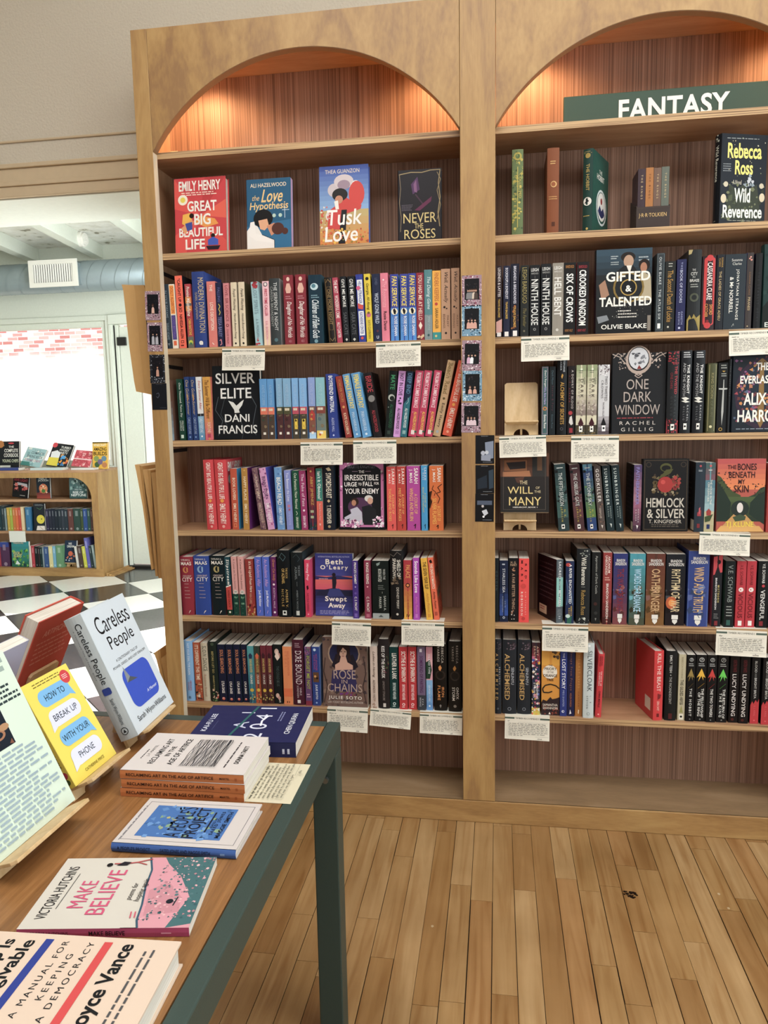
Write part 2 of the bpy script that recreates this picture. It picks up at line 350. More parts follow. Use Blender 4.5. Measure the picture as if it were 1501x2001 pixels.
mb = MB(); mb.box(-6, WY2, 2.79, -.74, RY+.12, 2.95); mb.build('ceiling', M['flake'], kind='structure')
nb = 2
for xb in (-4.22, -3.615, -3.02, -2.42, -1.82, -1.22):
    nb += 1; mb = MB(); sl_ = -.132
    def bx(y): return xb+sl_*(y-RY)*-1*-1
    a = [(bx(WY2)-.09, WY2, 2.68), (bx(WY2), WY2, 2.68), (bx(RY), RY, 2.68), (bx(RY)-.09, RY, 2.68)]
    mb.hexa(a, [(p[0], p[1], 2.79) for p in a]); mb.build('trim_%d' % nb, M['trimwhite'], kind='structure', bevel=.004)
mb = MB(); mb.box(-6, WY2, 0, -5.9, RY, 2.79); mb.build('wall_entry', M['trimwhite'], kind='structure')
# window
nb += 1
glass = NT('window_glass'); glass.b.inputs['Base Color'].default_value = (1, 1, 1, 1); glass.b.inputs['Transmission Weight'].default_value = 1; glass.b.inputs['Roughness'].default_value = 0; glass.b.inputs['IOR'].default_value = 1.02
M['glass'] = glass.m
def frame(mb, x0, x1, z0, z1, y0, y1, w):
    mb.box(x0, y0, z0, x0+w, y1, z1); mb.box(x1-w, y0, z0, x1, y1, z1); mb.box(x0+w, y0, z0, x1-w, y1, z0+w); mb.box(x0+w, y0, z1-w, x1-w, y1, z1)
mb = MB(); frame(mb, -4.76, -2.995, .87, 2.21, RY-.012, RY+.10, .045); frame(mb, -4.715, -3.04, .915, 2.165, RY+.02, RY+.075, .05)
wo = mb.build('window_1', M['trimwhite'], kind='structure', bevel=.004)
mb = MB(); mb.box(-4.665, RY+.045, .965, -3.09, RY+.051, 2.115); mb.build('pane', M['glass'], wo)
# door to the right of the window, half hidden behind the bookcase
mb = MB(); DX0, DX1 = -2.97, -2.02
mb.box(DX0-.035, RY-.03, 0, DX0, RY+.06, 2.13); mb.box(DX1, RY-.03, 0, DX1+.035, RY+.06, 2.13); mb.box(DX0-.035, RY-.03, 2.13, DX1+.035, RY+.06, 2.21)
mb.box(DX0, RY+.015, 0, DX0+.035, RY+.06, 2.13)
do = mb.build('door_1', M['trimwhite'], kind='structure', bevel=.006)
mb = MB(); mb.box(DX0+.04, RY+.02, .03, DX0+.21, RY+.06, 2.11); mb.box(DX1-.17, RY+.02, .03, DX1-.005, RY+.06, 2.11)
mb.box(DX0+.21, RY+.02, .03, DX1-.17, RY+.06, .62); mb.box(DX0+.21, RY+.02, 1.93, DX1-.17, RY+.06, 2.11); mb.build('door_slab', M['trimwhite'], do, bevel=.004)
mb = MB(); mb.box(DX0+.21, RY+.036, .62, DX1-.17, RY+.042, 1.93); mb.build('pane', M['glass'], do)
mb = MB(); p = at(235, 667, 1, RY); mb.box(p.x-.03, RY-.004, p.z-.035, p.x+.05, RY+.018, p.z+.035); mb.build('hinge', M['black'], do, bevel=.002)
mb = MB(); mb.box(DX0, RY-.02, .0005, DX1, RY+.06, .02); mb.build('threshold', M['black'], do)
# wooden moulding strips on the floor beside the low bookcase
nb += 1; mb = MB()
for i, (w, h) in enumerate(((.018, .03), (.022, .02), (.02, .012))):
    xo = -2.972+i*.024; mb.hexa([(xo, 3.47, .001), (xo+w, 3.47, .001), (xo+w+.02, 3.80, .001), (xo+.02, 3.80, .001)], [(xo, 3.47, h), (xo+w, 3.47, h), (xo+w+.02, 3.80, h), (xo+.02, 3.80, h)])
mb.build('trim_%d' % nb, M['plinth'], kind='structure')
# sunlit brick wall across the alley
k = NT('pale_base_brick'); mp = k.coord((1, 1, 1), rot=(R_(90), 0, 0)); br = k.n('ShaderNodeTexBrick'); br.inputs['Scale'].default_value = 4.0; br.inputs['Mortar Size'].default_value = .025; br.inputs['Row Height'].default_value = .30; br.inputs['Brick Width'].default_value = .9
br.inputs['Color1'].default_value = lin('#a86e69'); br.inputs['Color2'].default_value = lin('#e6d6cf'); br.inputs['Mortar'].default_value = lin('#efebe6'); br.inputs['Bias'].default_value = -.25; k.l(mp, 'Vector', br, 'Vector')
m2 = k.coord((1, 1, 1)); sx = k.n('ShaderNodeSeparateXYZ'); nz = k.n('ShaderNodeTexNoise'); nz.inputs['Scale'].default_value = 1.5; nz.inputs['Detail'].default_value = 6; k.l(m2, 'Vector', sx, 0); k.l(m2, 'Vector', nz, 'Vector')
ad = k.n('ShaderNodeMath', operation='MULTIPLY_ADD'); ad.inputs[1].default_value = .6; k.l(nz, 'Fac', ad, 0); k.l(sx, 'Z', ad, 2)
mr = k.n('ShaderNodeMapRange'); mr.inputs[1].default_value = 2.75; mr.inputs[2].default_value = 3.05; mr.inputs[3].default_value = .12; k.l(ad, 0, mr, 0)     # colour mixed toward white low down, full brick pattern above
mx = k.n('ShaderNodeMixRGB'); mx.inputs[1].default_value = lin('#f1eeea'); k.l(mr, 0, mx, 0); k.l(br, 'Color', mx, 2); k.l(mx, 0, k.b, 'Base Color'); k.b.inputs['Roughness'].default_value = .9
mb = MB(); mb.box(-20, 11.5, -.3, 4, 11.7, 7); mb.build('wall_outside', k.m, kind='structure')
mb = MB(); mb.box(-20, 3.98, -.15, 4, 11.5, -.05); mb.build('ground', plain('pale_concrete', '#bdb8ae', .9, 0, .3, 40), kind='structure')

# ================================================================== air duct, vent, smoke alarm
du = empty('air_duct', (-3.3, 3.6, 2.49), 'round galvanised spiral air duct running below the entry ceiling beams', 'duct')
mb = MB(); mb.tube((-2.4, 0, 0), (1.6, 0, 0), .122, 40)
for i in range(33):
    xx = -2.3+i*.12
    n = 40; a = [(xx+.05*math.sin(2*math.pi*j/n), .1255*math.cos(2*math.pi*j/n), .1255*math.sin(2*math.pi*j/n)) for j in range(n)]
    b = [(p[0]+.006, p[1], p[2]) for p in a]
    for j in range(n): mb.face([a[j], a[(j+1) % n], b[(j+1) % n], b[j]])
mb.build('pipe', M['duct'], du, smooth=True)
vx0, vx1, vz0, vz1 = -.135, .285, -.105, .105
mb = MB(); mb.box(vx0+.02, -.17, vz0+.02, vx1-.02, -.02, vz1-.02); mb.build('vent_box', M['duct'], du)
mb = MB(); mb.box(vx0+.03, -.1725, vz0+.03, vx1-.03, -.1705, vz1-.03); mb.build('slat_shade_plate', M['black'], du)  # black plate standing in for the shade between the vent slats
vg = MB(); y = -.175
for a, b, c, d in ((vx0, vx1, vz1-.034, vz1), (vx0, vx1, vz0, vz0+.034), (vx0, vx0+.04, vz0+.034, vz1-.034), (vx1-.04, vx1, vz0+.034, vz1-.034)): vg.box(a, y-.012, c, b, y+.004, d)
for s in range(17):
    xx = vx0+.05+s*(vx1-vx0-.1)/16; vg.hexa([(xx-.004, y-.008, vz0+.034), (xx-.002, y-.008, vz0+.034), (xx+.006, y+.004, vz0+.034), (xx+.004, y+.004, vz0+.034)], [(xx-.004, y-.008, vz1-.034), (xx-.002, y-.008, vz1-.034), (xx+.006, y+.004, vz1-.034), (xx+.004, y+.004, vz1-.034)])
vg.build('vent_grille', M['white'], du)
p = Vector((-2.945, 3.40, 2.735)); sa = empty('smoke_alarm', p, 'round white smoke alarm fixed to the side of a ceiling beam', 'smoke alarm')
mb = MB(); mb.tube((-.02, 0, 0), (.012, 0, 0), .058, 32); mb.build('base', M['white'], sa, smooth=False)
mb = MB(); mb.tube((.012, 0, 0), (.03, 0, 0), .046, 32)
for i in range(6): mb.tube((.03, .022*math.cos(i), .022*math.sin(i)), (.033, .022*math.cos(i), .022*math.sin(i)), .005, 8)
mb.build('cap', M['white'], sa)

M['creamedge'] = plain('cream_ply_edge', '#e0d5bd', .55)
# ================================================================== the tall double bookcase
XL0, XL1, XC0, XC1, XR0, XR1 = -.792, -.741, .1935, .294, 1.2295, 1.30
TOP, DEP, SF, ST = 2.466, .225, .03, .019
SH = [2.1225, 1.8215, 1.5293, 1.2361, .943, .6537, .3525]
bc = empty('bookcase', (0, 0, 0), 'tall honey birch double bookcase with two arched bays full of books', 'bookcase')
for nm, a, b in (('left_stile', XL0, XL1), ('center_stile', XC0, XC1), ('right_stile', XR0, XR1)):
    mb = MB(); mb.box(a, 0, .0752, b, SF, TOP); mb.build(nm, M['stile'], bc, bevel=.0012)
    if nm == 'left_stile': mb = MB(); mb.box(b-.0006, .0016, .08, b+.0004, SF-.001, 2.115); mb.build('stile_edge', M['creamedge'], bc)
for a, b in ((XL1, XC0), (XC1, XR0)):
    mb = MB(); cx, hw, rise = (a+b)/2, (b-a)/2-.001, .256; Rr = (hw*hw+rise*rise)/(2*rise); zc = 2.1185+rise-Rr; n = 48
    pts = [(cx-hw+2*hw*i/n, zc+math.sqrt(max(0, Rr*Rr-(-hw+2*hw*i/n)**2))) for i in range(n+1)]
    for (p, pz), (q, qz) in zip(pts, pts[1:]):
        mb.hexa([(p, .0006, pz), (q, .0006, qz), (q, SF, qz), (p, SF, pz)], [(p, .0006, TOP-.0005), (q, .0006, TOP-.0005), (q, SF, TOP-.0005), (p, SF, TOP-.0005)])
    mb.build('arch_panel', M['arch'], bc)
    mb = MB()
    for (p, pz), (q, qz) in zip(pts, pts[1:]): mb.hexa([(p, .002, pz-.0012), (q, .002, qz-.0012), (q, SF-.001, qz-.0012), (p, SF-.001, pz-.0012)], [(p, .002, pz-.0001), (q, .002, qz-.0001), (q, SF-.001, qz-.0001), (p, SF-.001, pz-.0001)])
    mb.build('arch_edge', M['archedge'], bc)
for a, b in ((-.792, -.775), (.2235, .2360), (.2640, .2805), (1.246, 1.264)):
    mb = MB(); mb.box(a, SF, .0747, b, DEP, 2.4015); mb.build('side_panel', M['innerply'], bc)
mb = MB(); mb.box(XL0, 0, 0, XR1, DEP, .0735); mb.build('plinth', M['plinth'], bc, bevel=.0025)
mb = MB(); mb.box(XL0, .004, .0735, XR1, DEP, .0751); mb.build('plinth_joint', M['black'], bc)
mb = MB(); mb.box(XL0, SF, TOP-.0005, XR1, DEP, TOP+.0); mb.box(XL0, SF, 2.402, XR1, DEP, TOP-.0005); mb.build('top_panel', M['shelfwood'], bc)
for a, b in ((-.775, .2235), (.2805, 1.246)):
    mb = MB(); mb.box(a, DEP-.012, .0747, b, DEP, 2.4015); mb.build('back_panel', M['back'], bc)
    mb = MB(); mb.box(a, SF*.12, .0752, b, DEP-.012, .0766); mb.build('deck', M['deck'], bc)
    for i, z in enumerate(SH):
        mb = MB(); mb.box(a, SF+.0006, z-ST, b, DEP-.0125, z); s = mb.build('shelf', M['shelfwood'], bc)
        mb = MB(); mb.box(max(a, -.7748), SF, z-ST+.0002, b, SF+.0006, z-.0002); mb.build('edge_band', M['plyedge'], s)
for z in (1.775, 1.712, 1.478, 1.20):
    mb = MB(); mb.box(-.7749, SF+.002, z-.006, -.772, DEP-.013, z+.006); mb.build('cable_channel', M['black'], bc)
mb = MB(); mb.box(-.8, .012, 1.56, -.7925, .024, 1.68); mb.build('bag_rail', M['black'], bc)
kk = NT('warm_lamp'); kk.b.inputs['Emission Color'].default_value = (1, .62, .28, 1); kk.b.inputs['Emission Strength'].default_value = 6; M['warm'] = kk.m
for x in (XL1+.10, XC0-.06, XC1+.10, XR0-.06):
    mb = MB(); mb.tube((x, .075, 2.3955), (x, .075, 2.4015), .022, 20); mb.build('puck_light', M['warm'], bc)
    l = bpy.data.lights.new('niche_lamp', 'SPOT'); l.energy = 7.5; l.color = (1, .62, .32); l.spot_size = R_(150); l.spot_blend = .6; l.shadow_soft_size = .03
    o = bpy.data.objects.new('niche_lamp', l); COL.objects.link(o); o.location = (x, .075, 2.388); o.rotation_euler = (R_(12), 0, 0)
# FANTASY sign standing in the right niche
sy = .085; sx0 = xat(1101, sy, 2.13); sx1 = sx0+.70; sz1 = zat(190, sx0, sy)
sg = empty('sign', (sx0, sy, SH[0]+.0008), 'long green shop sign with white FANTASY lettering in the right niche', 'sign')
mb = MB(); mb.box(0, 0, 0, sx1-sx0, .012, sz1-SH[0]); mb.build('board', M['signgreen'], sg, bevel=.002)
u0, u1 = xat(1209, sy, 2.16)-sx0, xat(1426, sy, 2.16)-sx0; zt = zat(196, sx0+u0, sy)-SH[0]
mb = MB(); g = text_geo('FANTASY', 2.2, 0, 1.05, 4); hh = zt+.012
zb = zt-.058
mb.raw([(u0+a*(u1-u0), -.0015, zb+b*(zt-zb)) for a, b in g[0]], g[1], lin('#f2eee6'))
mb.build('lettering', M['matte'], sg)

# ================================================================== display table
TZ = .685
tb = empty('display_table', (-.5, -1.9, 0), 'oak topped display table with dark green metal frame in the foreground', 'table')
tx0, tx1, ty0, ty1 = -.50, .484, -.95, 1.062     # local extents (x right edge -.016, far edge -.838)
fw = .027
mb = MB(); mb.box(tx0+fw, ty0+fw, TZ-.018, tx1-fw, ty1-fw, TZ); mb.build('tabletop', M['oak'], tb)
mb = MB()
mb.box(tx0, ty0, TZ-.05, tx0+fw-.001, ty1, TZ); mb.box(tx1-fw+.001, ty0, TZ-.05, tx1, ty1, TZ)
mb.box(tx0+fw-.001, ty1-fw+.001, TZ-.05, tx1-fw+.001, ty1, TZ); mb.box(tx0+fw-.001, ty0, TZ-.05, tx1-fw+.001, ty0+fw-.001, TZ)
mb.build('frame', M['green'], tb, bevel=.0025)
lw = .05
for a, b in ((tx1-lw, ty1-lw), (tx0, ty1-lw), (tx1-lw, ty0), (tx0, ty0)):
    mb = MB(); mb.box(a, b, 0, a+lw, b+lw, TZ-.0505); mb.build('leg', M['green'], tb, bevel=.0025)
mb = MB(); bp = at(641, 1523, 1, -.893); mb.tube((bp.x+.5-.004, -.893+1.9, bp.z), (bp.x+.5-.004, -.893+1.9-.008, bp.z), .006, 14); mb.build('bolt', M['chrome'], tb)
# ================================================================== placing books
ROWNAME = {2: 'display shelf', 3: 'second shelf', 4: 'third shelf', 5: 'fourth shelf', 6: 'fifth shelf', 7: 'bottom shelf'}
BOOKS = []                             # (object, look, shelf text)
def RX(a): return Matrix.Rotation(a, 4, 'X')
def RY(a): return Matrix.Rotation(a, 4, 'Y')
def RZ(a): return Matrix.Rotation(a, 4, 'Z')
def T_(x, y, z): return Matrix.Translation((x, y, z))
def shelf_row(bay, row, crop, books, ys=None):
    """books: (x left, x right, y top, kind, colour, look, spine art, options); pixel numbers of a picture crop (x0, y0, scale)"""
    cx, cy, cs = crop; z0 = SH[row-1]+.0004; prev = None; shelf = '%s bay %s' % (bay, ROWNAME[row])
    for n, bk in enumerate(books):
        xl, xr, yt, kind, col, look, sp = bk[:7]; op = bk[7] if len(bk) > 7 else {}
        if 'crop' in op: cx, cy, cs = op['crop']
        y = op.get('y', ys if ys is not None else SF+.010+(n*37 % 5)*.0012)
        X0, X1 = xat(cx+xl/cs, y, z0), xat(cx+xr/cs, y, z0); lean = R_(op.get('lean', 0))
        z1 = zat(cy+yt/cs, (X0+X1)/2+math.tan(lean)*.2, y); h = (z1-z0)/math.cos(lean); t = (X1-X0)*math.cos(lean)
        yaw = R_(op.get('yaw', 0))
        if prev and not yaw:
            px, pl, ph = prev; hm = min(ph, h)
            need = max(px+.0006, px+hm*(math.tan(pl)-math.tan(lean))+.0006)
            if lean < 0: need = max(need, px+.0006)
            if X0 < need:
                if X1-need < .6*(X1-X0): X1 = need+.6*(X1-X0)
                X0 = need; t = (X1-X0)*math.cos(lean)
        t = max(t, .006)
        hard = kind.startswith('h'); w = op.get('w', .152 if hard else .135)
        if h > .225 and not hard: w = .15
        if lean <= 0: mat = T_(X0, y, z0) @ RY(lean) @ T_(t/2, 0, 0)
        else: mat = T_(X1, y, z0) @ RY(lean) @ T_(-t/2, 0, 0)
        if yaw: mat = T_((X0+X1)/2, y, z0) @ RZ(yaw)
        o = book('hardcover_book' if hard else 'paperback_book', mat, t, min(w, DEP-.014-y), h, hard, col, sp, op.get('front', ()), op.get('back', ()), op.get('fc'), op.get('bc'), group='books on the '+shelf, pagecol=op.get('pg'))
        BOOKS.append((o, look, shelf)); prev = (X1+(t*math.sin(abs(yaw)) if yaw else 0), lean, h) if not yaw else (X1+.002, 0, h)
        if lean > 0: prev = (X1, lean, h)
def face_out(bay, row, xl, xr, yt, hard, col, look, front, t=.025, y=.062, tilt=4, yaw=0, spine=(), z=None, shelf=None, group=None, pg=None, fc=None, res=3):
    z0 = (SH[row-1] if z is None else z)+.0004
    X0, X1 = xat(xl, y, z0), xat(xr, y, z0); zt = zat(yt, (X0+X1)/2, y+.01); h = (zt-z0)/math.cos(R_(tilt)); w = (X1-X0)/max(.4, math.cos(R_(yaw)))
    a = R_(tilt); mat = T_(X0, y+t/2*math.cos(a), z0+t/2*math.sin(a)) @ RZ(R_(yaw)) @ RX(-a) @ RZ(R_(-90))
    shelf = shelf or '%s bay %s' % (bay, ROWNAME[row])
    o = book('hardcover_book' if hard else 'paperback_book', mat, t, w, h, hard, col, spine, front, label=None, group=group or 'books on the '+shelf, frontcol=fc, res=res, pagecol=pg)
    BOOKS.append((o, look, shelf)); return o
W_ = '#f1ede4'; K_ = '#17181b'; GD = '#d8b45c'; CR = '#e9dcc0'
# ------------------------------------------------ left bay, display shelf: four covers facing out
face_out('left', 2, 343, 443.5, 347, 1, '#cf2f38', 'red hardcover with big white title and orange burst', [
  PO('#e0483c', 0, 0, .5, .5, 0, .4), PO('#c0262f', 1, 0, .5, .5, .6, 0), PO('#e35a3f', 1, .3, .5, .5, 1, .55), PO('#e0473c', 0, .75, .5, .5, .2, 1, 0, 1), PO('#d9453b', .6, 1, .5, .5, 1, .85, 1, 1), PO('#e89a3a', .35, .58, .5, .5, .78, .55, .85, .62, .6, .66),
  H('EMILY HENRY', W_, .04, .17, .09, .90, 2), LN('#f3d9c8', 2, .19, .245, .14, .86, 3), E(.165, .285, .095, '#f3ecd8'), E(.165, .285, .05, '#e8d24f'),
  H('GREAT', W_, .305, .445, .25, .82, 2), H('BIG', W_, .475, .625, .38, .70, 2), H('BEAUTIFUL', W_, .66, .78, .08, .93, 2), H('LIFE', W_, .81, .945, .2, .58, 2),
  PO('#eeb53c', .16, .48, .3, .46, .34, .56, .28, .66, .14, .6), E(.33, .5, .045, '#2a1a16'), PO('#e3a06a', .12, .66, .34, .54, .36, .6, .2, .74), PO('#3d4f9c', .2, .6, .34, .58, .34, .68, .24, .7),
  E(.74, .775, .04, '#2a1a16'), PO('#3c5bb8', .64, .83, .74, .79, .84, .83, .84, .9, .64, .9), PO('#2c2330', .6, .91, .88, .91, .84, .96, .64, .96)], t=.03, y=.06)
face_out('left', 2, 483, 570, 349, 0, '#1f6285', 'teal blue paperback with embracing couple on its cover', [
  H('ALI HAZELWOOD', '#e7d9bd', .06, .115, .09, .90, 1), V('', W_, .2, .3), H('the', '#e9c886', .225, .30, .13, .29, 0, .3), H('Love', '#e9c886', .15, .33, .33, .82, 1, .35), H('Hypothesis', '#e9c886', .325, .46, .07, .94, 1, .15),
  PO('#2b7299', 0, .66, 1, .58, 1, 1, 0, 1), E(.37, .555, .22, '#191719', .13), PO('#e2ab86', .26, .58, .46, .56, .5, .66, .40, .72, .3, .7), PO('#eee9e4', .0, .72, .12, .62, .24, .66, .34, .78, .62, .86, .62, 1, 0, 1), PO('#f2ede8', .08, .6, .17, .59, .2, .76, .5, .82, .6, .9, .2, .86, .04, .78),
  PO('#cf8f6c', .45, .66, .62, .62, .7, .74, .55, .8), E(.70, .705, .14, '#5c3329', .085), E(.86, .745, .07, '#5c3329'), S('#17171a', .012, .34, .78, .62, .86, .62, 1), S('#cfe0ea', .012, .86, .4, .86, .56), S('#cfe0ea', .012, .8, .45, .96, .45), E(.62, .52, .04, '#bcd4c8'), E(.76, .52, .04, '#bcd4c8')], t=.024, y=.066, pg='#d9b6d8')
face_out('left', 2, 625, 721, 323, 1, '#4b67b4', 'blue paperback with red cloaked embrace and ornate white title', [
  G(0, .55, '#3d57a8', '#8fb2d8'), G(.55, 1, '#c2b27c', '#d88b2f', 5), H('THEA GUANZON', '#e9dcc0', .045, .095, .12, .82), E(.3, .3, .13, '#cfc3c6'), E(.5, .2, .2, '#d6c9ca', .09), E(.74, .25, .09, '#e9dfdc'), E(.22, .62, .1, '#e5d8d2'),
  E(.5, .24, .13, '#a892a0', .06), E(.76, .36, .16, '#d1392f', .16), PO('#cf3a30', .2, .55, .55, .4, .72, .47, .86, .5, .84, .55, .55, .6, .5, .8, .15, .78), E(.42, .36, .16, '#2e2a2a', .08), E(.4, .42, .08, '#c98f72'), PO('#23242a', .45, .55, .56, .55, .52, .97, .38, .97), PO('#efe9e0', .3, .44, .38, .43, .4, .54, .33, .54),
  N(90, ['#e28a2e', '#d9601f', '#f0c24c', '#b94a2b', '#8f8a3c'], .03, 0, .78, 1, 1, 4), N(30, ['#d9583a', '#e9e0d0', '#c4402f'], .03, 0, .5, .25, .78, 6),
  H('Tusk', '#f4efe9', .545, .74, .15, .86, 1, .1), H('Love', '#f4efe9', .755, .945, .10, .78, 1, .1)], t=.026, y=.066)
face_out('left', 2, 778, 863, 331, 1, '#241f26', 'black paperback with gold title and thorn border', [
  S('#a8946a', .02, .02, .06, .12, .05, .3, .035, .55, .045, .75, .02, .97, .02, .93, .2, .97, .4, .92, .6, .96, .8), S('#8d7d63', .014, .03, .05, .06, .25, .03, .45, .07, .65, .05, .85), S('#a8946a', .012, .9, .05, .98, .15, .9, .3, .98, .5, .9, .7),
  PO('#5b3a63', .3, .2, .45, .1, .5, .28, .34, .34), PO('#8a5f85', .36, .2, .42, .14, .44, .32, .37, .3), S('#4d3447', .03, .4, .34, .6, .5, .45, .56), PO('#6b2b50', .38, .56, .78, .38, .76, .45, .5, .57), LN('#6d6570', 5, .48, .57, .08, .34, 5),
  H('NEVER', '#d9c486', .60, .735, .12, .88, 0), H('THE', '#d9c486', .745, .815, .38, .58, 0), H('ROSES', '#d9c486', .825, .955, .14, .86, 0)], t=.026, y=.066)
